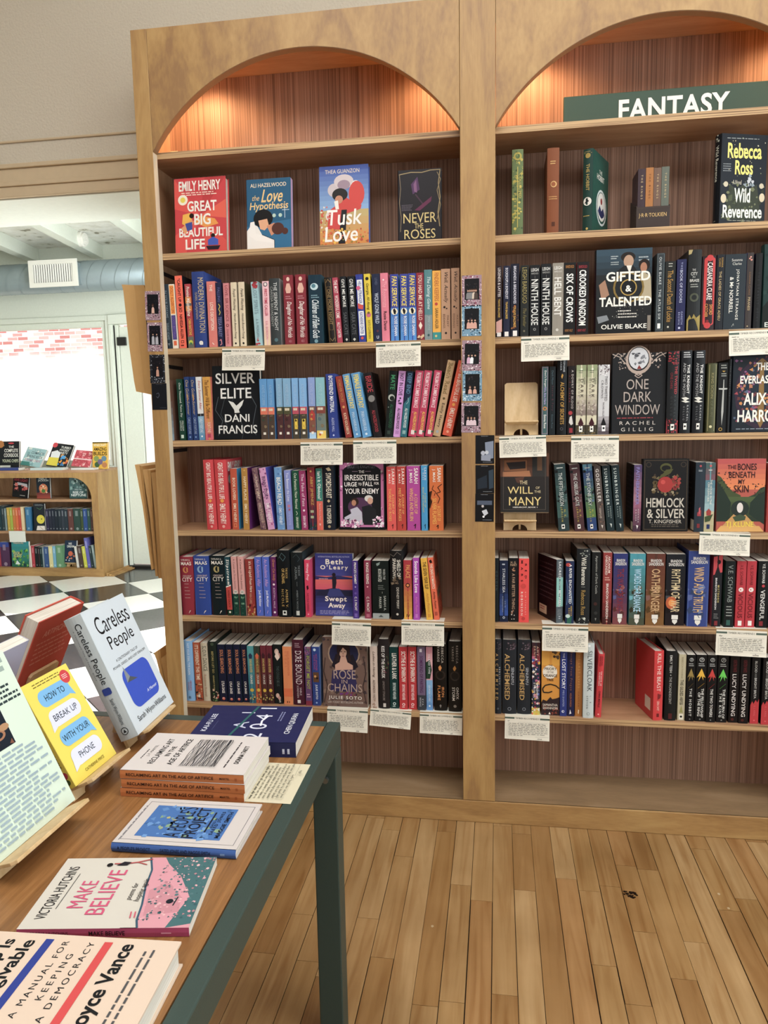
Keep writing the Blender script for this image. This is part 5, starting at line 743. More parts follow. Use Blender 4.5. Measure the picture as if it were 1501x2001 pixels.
face_out('right', 3, 1163, 1272, 487, 1, '#23282d', 'dark hardcover with white title over painted couple and gold rings', [
  G(0, .3, '#3d5666', '#2a363e', 4), G(.3, 1, '#2a2e30', '#1c1c1e', 5), LN('#b9c2c4', 2, .08, .13, .26, .42, 3), LN('#a9b2b4', 2, .15, .2, .26, .42, 4), LN('#a9b2b4', 2, .1, .17, .76, .95, 6), E(.57, .10, .13, '#2a221e', .06), E(.58, .15, .09, '#b9987f', .075), PO('#1f2124', .3, .3, .5, .2, .66, .2, .82, .34, .8, .95, .34, .95), PO('#e6e0d6', .54, .2, .64, .2, .6, .3), E(.86, .2, .1, '#2a1d18', .07), E(.85, .23, .06, '#b07c60', .06), PO('#b5a88c', .7, .34, .84, .28, .98, .34, 1, .62, .72, .62), PO('#a8826a', .05, .42, .16, .36, .24, .54, .1, .6), PO('#8a8f94', .02, .8, .2, .78, .24, .84, .05, .88),
  E(.585, .46, .28, '#8c7436'), E(.585, .46, .245, '#22262a'), E(.585, .46, .15, '#b89a4a'), E(.585, .46, .13, '#15171a'), N(40, ['#c9ccc4', '#8c8a7a'], .008, .3, .62, 1, .85, 5),
  H('GIFTED', W_, .27, .385, .18, .97, 2), H('&', W_, .435, .51, .53, .64, 2), H('TALENTED', W_, .57, .68, .06, 1.0, 2), LN('#d8d4cc', 3, .73, .84, .4, .74, 8, .35), H('OLIVIE BLAKE', W_, .895, .95, .1, .92, 1), RC(.93, .8, .99, .98, '#8c8378')], t=.03, y=.042, tilt=2, spine=[S('#c9b27a', .06, .5, .1, .3, .2, .6, .3)])
shelf_row('right', 3, (1220, 470, 5.342), [
 (322, 405, 130, 'p', '#3b4449', 'slate grey paperback with thin silver frame', [FR(.12, .01, .9, .97, .03, '#8a9498'), V('OLIVIE BLAKE · THE ATLAS SIX', '#dfe3e2', .05, .84, .3, .6), RC(.26, .89, .62, .955, '#efefec')], {'y': SF+.008}),
 (412, 518, 215, 'p', '#2a2c2b', 'dark paperback with gold gothic title', [LN('#d8d8d0', 2, .03, .1, .3, .78, 3, .3), V('The Second Death of Locke', '#b0883c', .13, .86, .24, .78, 1), E(.4, .93, .1, '#c8c4b4')]),
 (532, 630, 195, 'p', '#292c5a', 'indigo paperback with spaced white capitals', [V('THE', '#aab0d4', .04, .14, .4, .6), V('BOOK OF DOORS', '#cfd3ea', .15, .6, .34, .62), V('GARETH', '#aab0d4', .72, .9, .54, .74), V('BROWN', '#aab0d4', .73, .9, .26, .44), E(.4, .95, .12, '#c8cce4')]),
 (648, 785, 95, 'h', '#2a2d2f', 'tall charcoal hardcover with gold flame foot', [PO('#b8a878', 0, 0, .3, 0, .2, .05, 0, .06), H('THE', '#cfd0cc', .235, .26, .3, .56), H('CITY', '#d8d9d4', .275, .315, .2, .7, 1), H('IN', '#cfd0cc', .325, .345, .34, .52), H('BRASS', '#d8d9d4', .36, .395, .14, .84, 1), LN('#a8aaa4', 2, .42, .475, .2, .8, 3), E(.5, .585, .34, '#575c4c'), E(.5, .585, .2, '#2a2d2f'), PO('#a4924f', 0, .86, .2, .8, .35, .85, .5, .79, .7, .84, 1, .8, 1, 1, 0, 1)], {'fc': '#3a3d3f'}),
 (795, 940, 160, 'h', '#38262a', 'thick maroon hardcover with red scalloped title panel', [RR(.12, .02, .9, .93, .2, '#c72f33'), E(.52, .03, .24, '#c72f33'), E(.45, .93, .24, '#c72f33'), V('CASSANDRA CLARE', '#f2e4e0', .09, .59, .34, .72, 1), V('SWORD', '#dc9a4a', .65, .79, .56, .8, 1), V('CATCHER', '#dc9a4a', .64, .82, .24, .46, 1), E(.44, .875, .11, '#8c2028')]),
 (946, 1025, 145, 'p', '#272a32', 'dark paperback with gold lettering', [V('SUSANNA', '#c9a040', .04, .17, .56, .78), V('CLARKE', '#c9a040', .05, .16, .24, .44), V('THE LADIES OF GRACE ADIEU', '#d4bc88', .22, .87, .3, .62)]),
 (1030, 1250, 140, 'p', '#323c44', 'very thick slate blue paperback with white serif title', [H('Susanna', '#d8d8d2', .06, .095, .3, .8), H('Clarke', '#d8d8d2', .11, .145, .34, .76), V('JONATHAN STRANGE', '#e8e6de', .2, .87, .52, .68, 1), V('& Mr NORRELL', '#e8e6de', .3, .78, .24, .42, 1), S('#c8c8c0', .012, .4, .96, .48, .92, .5, .95)]),
 (1256, 1322, 125, 'p', '#48403f', 'brown paperback with bright blue cover edge', [N(5, ['#c96a5a', '#e0a090'], .2, .2, .05, .8, .1, 3), V('SUSANNA CLARKE', '#8a6a4c', .25, .55, .35, .65), V('PIRANESI', '#c9b48a', .58, .75, .3, .7), E(.4, .96, .1, '#c9b48a')], {'fc': '#3640b4'}),
 (1345, 1415, 130, 'p', '#191a1c', 'black paperback at the shelf end', [V('THE STARLIT HEIRS', '#3a3d42', .25, .9, .34, .66)], {'lean': 0}),
])
face_out('right', 3, 1488, 1590, 476, 1, '#24413f', 'dark teal green hardcover cut off at the right edge', [N(80, ['#1d3432', '#3a5a54', '#2c4a46', '#45655c'], .07, 0, 0, 1, 1, 3), PO('#16221f', 0, .75, .2, .6, .4, .8, .3, 1, 0, 1), LN('#8fa49a', 3, .1, .2, .08, .9, 4), H('ELANTRIA', '#e2e6de', .93, .985, .05, .9, 1)], t=.03, y=.042, tilt=2)
# ------------------------------------------------ wooden book easels
def easel(mat, w, h, zl, label, group=None, tilt=14, ld=.034):
    r = empty('book_easel', None, label, 'easel', group, mat)
    a = R_(tilt); th = .006
    P = lambda x, s, d=0: (x, s*math.sin(a)+d*math.cos(a), s*math.cos(a)-d*math.sin(a)+.0012)    # s along the board, d behind it
    hw = w/2; c = .006
    n = 12; rw, rh = w*.23, min(zl*.62, w*.2)
    poly = [P(-hw, 0), P(-rw, 0)]+[P(-rw*math.cos(math.pi*i/n), rh*math.sin(math.pi*i/n)) for i in range(1, n)]+[P(rw, 0), P(hw, 0), P(hw*.99, h-c), P(hw*.99-c, h), P(-hw*.99+c, h), P(-hw*.99, h-c)]
    mb = MB(); d = Vector(P(0, 0, th))-Vector(P(0, 0, 0)); mb.prism(poly, d); mb.build('back_board', M['easel'], r)
    mb = MB(); u = Vector((0, math.sin(a), math.cos(a))); f = Vector((0, -math.cos(a), math.sin(a)))
    o = Vector(P(0, zl, -.0004)); q = [o+Vector((-hw*.86, 0, 0)), o+Vector((hw*.86, 0, 0)), o+Vector((hw*1.0, 0, 0))+f*ld*.8, o+Vector((hw*.96, 0, 0))+f*ld, o+Vector((-hw*.96, 0, 0))+f*ld, o+Vector((-hw*1.0, 0, 0))+f*ld*.8]
    mb.prism(q, -u*.0055); mb.build('ledge', M['easel'], r, bevel=.001)
    mb = MB(); s = h*.55; b0 = Vector(P(0, s, th+.0004)); b1 = Vector(P(0, .012, th+.0004))
    mb.prism([b0+Vector((-.003, 0, 0)), b1+Vector((-.003, 0, 0)), Vector((-.003, b1.y+.004, .0012)), Vector((-.003, b0.y+.02, .0012))], (.006, 0, 0)); mb.build('strut', M['easel'], r)
    return r, a, P
# ------------------------------------------------ right bay, third shelf
z4 = SH[3]
ex0, ex1 = xat(984, .055, z4), xat(1054, .055, z4); eh = zat(749, ex0, .075)-z4
easel(T_((ex0+ex1)/2, .058, z4+.0003), (ex1-ex0)*.94, eh/math.cos(R_(14)), zat(826, ex0, .055)-z4-.002, 'empty beech book easel at the left end of the right bay third shelf', 'book easels on shelves')
odw = [G(0, .35, '#8c9a72', '#d8d2b8', 4), G(.35, .72, '#d8d2b8', '#8f7f7a', 5), H('1', '#dfe6d0', .05, .075, .4, .6), LN('#4a5a4a', 2, .08, .13, .25, .75, 3, .3), V('ONE', '#3a3030', .18, .28, .72, .9), V('DARK', '#3a2a2a', .2, .47, .42, .72), V('WINDOW', '#5a4a48', .19, .47, .2, .36), N(30, ['#b0a09a', '#8f8078', '#c9bfb2'], .14, .05, .46, .95, .72, 3), PO('#4a1a26', .5, .75, .78, .84, .5, .93, .22, .84), B(.86, 1, '#4a4236'), N(14, ['#8c7a4a', '#6a5a38'], .1, .05, .88, .95, 1, 4), RC(.33, .875, .68, .96, '#f0eee8'), E(.5, .92, .1, '#2a2422')]
shelf_row('right', 4, (950, 660, 5.176), [
 (560, 625, 290, 'p', '#4c6c6e', 'muted teal paperback with patterned border', [FR(.06, .01, .94, .98, .08, '#a88a9a'), V("Don't Forget", '#eef0ea', .06, .3, .34, .7, 1), V('We Are Here', '#b4a8d8', .3, .55, .34, .7, 1), E(.5, .61, .32, '#c9883c'), E(.5, .61, .16, '#4c6c6e'), V('Emma Rose', '#eef0ea', .7, .9, .34, .7, 1)], {'bc': '#3f4a44'}),
 (636, 697, 290, 'p', '#20292e', 'dim blue black paperback with faint maroon title', [V('Dark Moon', '#58707a', .06, .26, .34, .66), V('Storm & Fury', '#6a3a4c', .28, .64, .3, .7), V('Emma Rose', '#58707a', .7, .9, .36, .64)]),
 (712, 812, 205, 'h', '#191a1e', 'tall black hardcover with gold title half under the card', [V('STEPHANIE', '#c4ccd4', .02, .18, .6, .78, 1), V('GARBER', '#c4ccd4', .02, .16, .3, .46, 1), PO('#c89a3c', .5, .2, .62, .22, .5, .27, .4, .24), V('ALCHEMY OF SECRETS', '#c2983e', .31, .86, .34, .72, 1), E(.5, .92, .16, '#5a5c60'), E(.5, .92, .1, '#191a1e')], {'fc': '#2a2c30'}),
 (822, 892, 285, 'p', '#241c1e', 'black paperback with red rose and white statue', [V('A DOWRY OF BLOOD', '#d8d0cc', .06, .62, .5, .78), V('S. T. GIBSON', '#a8303c', .14, .52, .16, .34), E(.4, .68, .3, '#b0303a', .03), PO('#d8d4d0', .3, .74, .6, .72, .8, .84, .5, .86, .2, .82), RC(.25, .9, .75, .97, '#9a2838')]),
 (906, 1006, 275, 'p', '#d8d2b8', 'olive cream paperback with misty trees and white box', odw),
 (1016, 1115, 272, 'p', '#d8d2b8', 'olive cream paperback with misty trees and white box', odw),
 (1130, 1240, 272, 'p', '#d2d2d4', 'silver white paperback with filigree head and crow', [N(36, ['#8c7c80', '#f0eef0', '#6a5a60'], .09, .05, 0, .95, .15, 3), V('TWO TWISTED', '#4a4248', .16, .52, .56, .8), V('CROWNS', '#4a4248', .22, .48, .24, .44), V('RACHEL GILLIG', '#6a6068', .54, .74, .4, .56), G(.74, 1, '#b8b4b8', '#4a3a44', 5), PO('#1d1a1e', .5, .75, .75, .86, .5, .88, .25, .86), RC(.36, .87, .68, .955, '#f0eef0'), E(.52, .91, .1, '#1d1a1e')], {'fc': '#e6e6ea'}),
])
lace = '#b9a79c'
face_out('right', 4, 1194, 1299, 690, 0, '#202226', 'black paperback with white lace arch and slender title', [
  N(90, [lace, '#a8958c', '#cfc2b8'], .022, .1, .0, .9, .2, 3), E(.49, .09, .24, lace, .175), E(.49, .075, .2, '#202226', .15), E(.49, .07, .185, '#cfd0d4', .135), N(20, ['#8a8c92', '#5a5c62'], .04, .38, .0, .62, .14, 4), PO('#8a2f2c', .46, .2, .5, .15, .55, .2), S(lace, .016, .0, .01, .14, .05, .2, .1, .3, .16, .4, .24, .49, .28), S(lace, .016, 1, .01, .86, .05, .78, .1, .68, .16, .58, .24, .49, .28), S(lace, .014, .42, .28, .49, .31, .56, .28, .49, .25, .42, .28), S(lace, .012, .02, .06, .1, .0, .2, .04), S(lace, .012, .98, .06, .9, .0, .8, .04),
  H('ONE', '#b8aca4', .325, .45, .27, .68), H('DARK', '#b8aca4', .48, .605, .22, .74), H('WINDOW', '#b8aca4', .64, .765, .06, .90), LN('#a8404a', 1, .80, .825, .1, .88, 3, .4), H('RACHEL', '#d6cfc8', .845, .89, .15, .82, 0), H('GILLIG', '#d6cfc8', .925, .97, .18, .78, 0)], t=.028, y=.045, tilt=2)
km = [LN('#c8cacc', 3, .02, .1, .2, .85, 3, .5), V('THE KNIGHT', '#eceae6', .17, .52, .56, .82, 2), V('AND THE MOTH', '#b8b8b8', .15, .55, .2, .44, 0), PO('#e2e0d8', .5, .56, .85, .58, .5, .6, .9, .62, .5, .63, .1, .61, .4, .6, .1, .57), V('RACHEL', '#c8c8c8', .66, .85, .62, .78), V('GILLIG', '#8f9194', .67, .84, .28, .44), RC(.36, .88, .66, .955, '#f0eee8'), E(.5, .915, .1, '#22242a')]
shelf_row('right', 4, (1190, 660, 4.826), [
 (537, 646, 125, 'h', '#26282b', 'black hardcover with red lace foot and red title', [N(40, ['#a8303c', '#8a2430'], .1, 0, 0, 1, .16, 3), E(.55, .07, .22, '#1a2a24'), V('THE TWISTED', '#b83440', .18, .52, .6, .84, 1), V('ONE DARK', '#8a2430', .26, .46, .24, .46), V('RACHEL', '#4a5254', .54, .8, .6, .76), V('GILLIG', '#4a5254', .55, .78, .3, .46), B(.84, 1, '#8a2430'), N(24, ['#c8404a', '#6a1a24'], .1, 0, .82, 1, 1, 4), RC(.36, .885, .68, .96, '#f0eee8'), E(.52, .92, .1, '#26282b')], {'y': SF+.007}),
 (662, 762, 118, 'h', '#222429', 'black hardcover with white moth emblem', km, {'fc': '#2c3038'}),
 (782, 885, 118, 'h', '#222429', 'black hardcover with white moth emblem', km, {'fc': '#2c3038'}),
 (915, 1000, 240, 'h', '#585a3e', 'short olive clothbound hardcover with gold frame', [FR(.12, .02, .88, .97, .05, '#b0a87a'), V('KING SCION', '#a09868', .14, .5, .36, .64), V('OF RUIN', '#74765a', .54, .76, .36, .64), E(.45, .91, .16, '#d8d2a8')]),
 (1012, 1106, 235, 'p', '#191b1d', 'slim black paperback with silver sword on spine', [LN('#a8aaa4', 2, .03, .1, .25, .85, 3), PO('#c09a3c', .35, .115, .7, .115, .55, .135), LN('#a8aaa4', 2, .15, .21, .3, .8, 4), PO('#b8bab6', .53, .24, .6, .24, .62, .36, .95, .36, .95, .38, .62, .385, .64, .7, .5, .9, .42, .7, .48, .385, .1, .38, .1, .36, .5, .36), E(.4, .95, .18, '#c09a3c'), E(.4, .95, .12, '#191b1d')]),
 (1110, 1134, 200, 'p', '#15171a', 'very thin black paperback beside the floral cover', [V('THE WINTER KING', '#6a6c70', .1, .5, .3, .7)]),
])
flw = ['#a8474f', '#c98a4a', '#7c3f4c', '#8f5a86', '#b87a5a', '#5a6a84', '#6e3a3a']
face_out('right', 4, 1428, 1542, 694, 1, '#1f2833', 'navy hardcover with autumn flowers and sword behind white title', [
  E(.5, .5, .46, '#3c2a3f', .46), E(.5, .5, .4, '#22303f', .4), N(110, flw, .04, .05, .02, .95, .86, 5), PO('#8f6f3a', .47, .06, .53, .06, .56, .86, .5, .95, .44, .86), S('#8f6f3a', .02, .36, .14, .5, .05, .64, .14), N(40, flw, .045, .1, .1, .9, .8, 9),
  H('THE', W_, .10, .20, .4, .62, 2), H('EVERLASTING', W_, .265, .37, .13, .92, 2), H('ALIX E.', W_, .49, .65, .2, .76, 2), H('HARROW', W_, .71, .87, .10, .92, 2), LN('#9fa8b4', 1, .955, .975, .08, .92, 4)], t=.028, y=.042, tilt=2)
# ------------------------------------------------ right bay, fourth shelf
z5 = SH[4]
ex0, ex1 = xat(984, .05, z5), xat(1048, .05, z5)
easel(T_((ex0+ex1)/2, .052, z5+.0003), (ex1-ex0)*1.0, .13, .03, 'beech book easel holding the brown ruined city book', 'book easels on shelves', tilt=12)
zz = zat(1003, ex0, .04); X0, X1 = xat(977, .05, zz), xat(1072, .05, zz); a = R_(12)
hh = (zat(889, X0, .07)-zz)/math.cos(a)
wm = [G(0, .42, '#6e4428', '#5c3a2a', 4), RC(.08, .12, .55, .30, '#8a5a36'), PO('#2e2220', .12, .16, .52, .14, .52, .26, .2, .28), PO('#a8714a', .05, .32, .6, .3, .64, .42, .05, .44), G(.4, 1, '#2c2524', '#24211f', 4), PO('#5a3a2c', .3, .42, .5, .4, .44, .52, .34, .5), RC(.66, .02, .95, .4, '#33302e'), RC(.76, .06, .86, .3, '#6a4c34'), FR(.06, .03, .93, .96, .006, '#6d6258'), H('THE', '#d8c9a0', .47, .53, .40, .56), H('WILL', '#e0c884', .57, .69, .15, .67), H('OF', '#d8c9a0', .57, .61, .73, .81), H('THE', '#d8c9a0', .635, .675, .70, .83), H('MANY', '#e0c884', .745, .885, .18, .84), H('HIERARCHY, BOOK 1', '#d8d2c8', .905, .935, .26, .76, 1)]
o = book('paperback_book', T_(X0, .0405, zz+.002) @ RX(-a) @ RZ(R_(-90)), .034, X1-X0, hh, 0, '#2c2624', (), wm, group='books on the right bay fourth shelf', res=3); BOOKS.append((o, 'brown book with gold title and ruined city resting on easel', 'right bay fourth shelf'))
def jem(c0, c1, t, fg='#d8dcd8'): return [G(.1, .8, c0, c1, 6), N(18, [mixhex(c0, '#ffffff', .25), c1, '#1a2024'], .18, 0, .1, 1, .8, 3), LN(fg, 1, .05, .08, .2, .85, 3), V(t, fg, .13, .62, .3, .66), V('N. K.', '#c9b84a', .68, .8, .6, .78), V('JEMISIN', '#c9b84a', .64, .86, .28, .5), RC(.3, .9, .6, .965, '#f0eee8'), E(.45, .932, .1, '#2a2a2a')]
sunb = [V('SUNBRINGER', '#d3dcd8', .04, .6, .22, .6, 1), V('HANNAH', '#a8b8b4', .62, .8, .58, .76), V('KANER', '#a8b8b4', .62, .78, .26, .44), PO('#c8d0cc', .4, .88, .7, .89, .6, .95, .5, .9)]
shelf_row('right', 5, (950, 870, 5.176), [
 (735, 845, 195, 'p', '#33474a', 'slate green leaning paperback with yellow author name', jem('#33474a', '#4a6a66', 'THE FIFTH SEASON'), {'lean': -4.5, 'bc': '#23282a', 'back': [LN('#6a6a5a', 9, .1, .7, .15, .85, 4, .3)]}),
 (900, 1000, 200, 'p', '#55383c', 'plum brown leaning paperback with yellow author name', jem('#55383c', '#6a4448', 'THE OBELISK GATE'), {'lean': -5.5}),
 (1030, 1125, 195, 'p', '#2c4a7c', 'blue and green leaning paperback with yellow author name', [G(0, .1, '#7ab0c0', '#4a7aa0', 2)]+jem('#2a4478', '#6a8a4a', 'THE STONE SKY'), {'lean': -5.5}),
 (1142, 1210, 215, 'p', '#5f5450', 'grey brown leaning paperback with white title', [V('GODKILLER', '#e6e2dc', .04, .55, .22, .7, 1), N(16, ['#8c6a58', '#4a3c38'], .16, 0, .55, 1, .9, 3), V('HANNAH KANER', '#c8bcb0', .64, .8, .3, .6), PO('#d8d2c8', .4, .9, .7, .91, .55, .96)], {'lean': -5.5}),
 (1226, 1302, 210, 'p', '#26383d', 'dark teal leaning paperback with white title', sunb, {'lean': -5.5, 'fc': '#3c6a66'}),
 (1322, 1396, 205, 'p', '#26383d', 'dark teal leaning paperback with white title', sunb, {'lean': -5.5, 'fc': '#6a8a8c'}),
 (225, 298, 185, 'p', '#6a5478', 'violet paperback with sunset spine, black cover toward left', [G(0, .55, '#4a3f6c', '#b0808c', 5), G(.55, 1, '#a86a84', '#3a2c3c', 5), V('FAITHBREAKER', '#8f86c0', .04, .6, .26, .7, 1), V('HANNAH', '#e0d8dc', .66, .86, .58, .74), V('KANER', '#e0d8dc', .67, .84, .28, .44), PO('#e6e2e0', .4, .9, .7, .91, .55, .96)], {'crop': (1190, 870, 4.826), 'bc': '#15151a', 'fc': '#c8b8dc', 'back': [LN('#4a4450', 10, .1, .8, .12, .85, 4, .3), RC(.75, .86, .98, .98, '#d8d0bc')]}),
])
face_out('right', 5, 1254, 1343.5, 897, 1, '#1b1a1c', 'black hardcover with red apple wreath and silver title', [
  FR(.03, .02, .97, .98, .012, '#5a4c3a'), E(.12, .08, .06, '#4a3f34'), E(.12, .08, .045, '#1b1a1c'), E(.88, .08, .06, '#4a3f34'), E(.88, .08, .045, '#1b1a1c'), N(60, ['#6a5a3c', '#8a7a5a', '#4a3c34', '#a89a7a'], .05, .18, .22, .82, .5, 3), N(20, ['#a83a34', '#8a2c2a'], .05, .66, .25, .8, .42, 6), E(.49, .355, .17, '#a82a26', .11), E(.44, .32, .05, '#c8443c', .03), E(.5, .12, .13, '#5a5a34', .06), E(.5, .13, .1, '#1b1a1c', .04), PO('#5a5a34', .5, .15, .66, .14, .6, .2, .48, .24, .3, .28, .44, .2),
  H('HEMLOCK', '#cfc8bc', .54, .67, .08, .92, 1), H('& SILVER', '#cfc8bc', .69, .82, .1, .93, 1), H('T. KINGFISHER', '#cfc8bc', .84, .89, .14, .86, 0), LN('#6a6258', 2, .905, .955, .2, .8, 4)], t=.03, y=.047, tilt=2)
shelf_row('right', 5, (1190, 870, 4.826), [
 (800, 890, 160, 'p', '#2f3c48', 'slate blue paperback with pink house, black cover toward left', [E(.5, .055, .12, '#b04a54'), V('KLUNE', '#8f9aa4', .1, .13, .3, .7), LN('#c8ccd0', 1, .12, .14, .3, .75), PO('#a83a44', .3, .72, .7, .68, .7, .77, .3, .77), PO('#c8606a', .45, .66, .6, .64, .58, .74, .46, .74), RC(.3, .88, .6, .94, '#8a2c34')], {'bc': '#1c1e22', 'back': [RC(.7, .83, .98, .98, '#d8d0c0'), LN('#5a5450', 6, .3, .75, .12, .7, 4, .3)]}),
 (893, 985, 165, 'p', '#6a9aa4', 'teal and cream paperback with red cliff house', [G(0, .25, '#3f6a68', '#8a5a68', 3), G(.25, .7, '#4a7a8c', '#a8c4c8', 4), G(.7, 1, '#c8c0a0', '#b8ac84', 3), E(.5, .045, .12, '#c85a5a'), LN('#e8e6e0', 1, .1, .125, .3, .75), V('THE HOUSE IN THE', '#f0eee4', .24, .6, .5, .7), V('CERULEAN SEA', '#f0eee4', .28, .56, .26, .44), PO('#a83c38', .2, .7, .45, .66, .7, .7, .66, .76, .24, .76), PO('#4a5a3a', .05, .78, .9, .74, .6, .84, .1, .86), RC(.28, .89, .6, .955, '#2f3c6a')]),
])
face_out('right', 5, 1398, 1492.5, 897, 0, '#b85848', 'sunset coloured paperback with forest tunnel and yellow author name', [
  G(0, .42, '#b84a50', '#e68a48', 6), PO('#4f5a38', 0, .22, .08, .25, .2, .36, .32, .44, .5, .5, .5, .6, 0, .6), PO('#3f4f38', 1, .38, .9, .4, .8, .48, .66, .52, .5, .54, .5, .62, 1, .62), G(.52, .86, '#5a6a42', '#2c3a30', 5), PO('#2a3a30', 0, .3, .14, .42, .3, .6, .28, .82, 0, .86), PO('#2a3a30', 1, .44, .84, .5, .7, .6, .68, .76, 1, .9), N(26, ['#3a2c2c', '#332a2c'], .02, .0, .16, .3, .42, 3), N(26, ['#3a2c2c', '#332a2c'], .02, .74, .34, 1, .5, 4), PO('#c89a5a', .36, .76, .6, .76, .96, 1, .02, 1), PO('#d8a860', .1, .92, .9, .92, 1, 1, 0, 1), E(.49, .68, .19, '#2e3a34', .11), E(.49, .67, .065, '#e0d8d4', .07), PO('#4a5c44', .34, .8, .5, .76, .62, .79, .6, .84, .4, .86),
  H('THE', '#3a1c22', .085, .14, .21, .39, 1), H('BONES', '#3a1c22', .065, .155, .42, .81, 1), H('BENEATH', '#3a1c22', .175, .26, .24, .78, 1), H('MY', '#3a1c22', .28, .345, .44, .58, 1), H('SKIN', '#3a1c22', .36, .46, .35, .66, 1), H('TJ KLUNE', '#ecd23a', .86, .955, .2, .78, 1)], t=.026, y=.045, tilt=2)
solo(1496.5, 1512, 905, .045, 0, '#a8352e', 'red paperback cut off by the right picture edge', [LN('#d89a80', 1, .1, .12, .2, .8), V('THE LIVES OF', '#e8d0c0', .2, .6, .3, .7)], row=5)
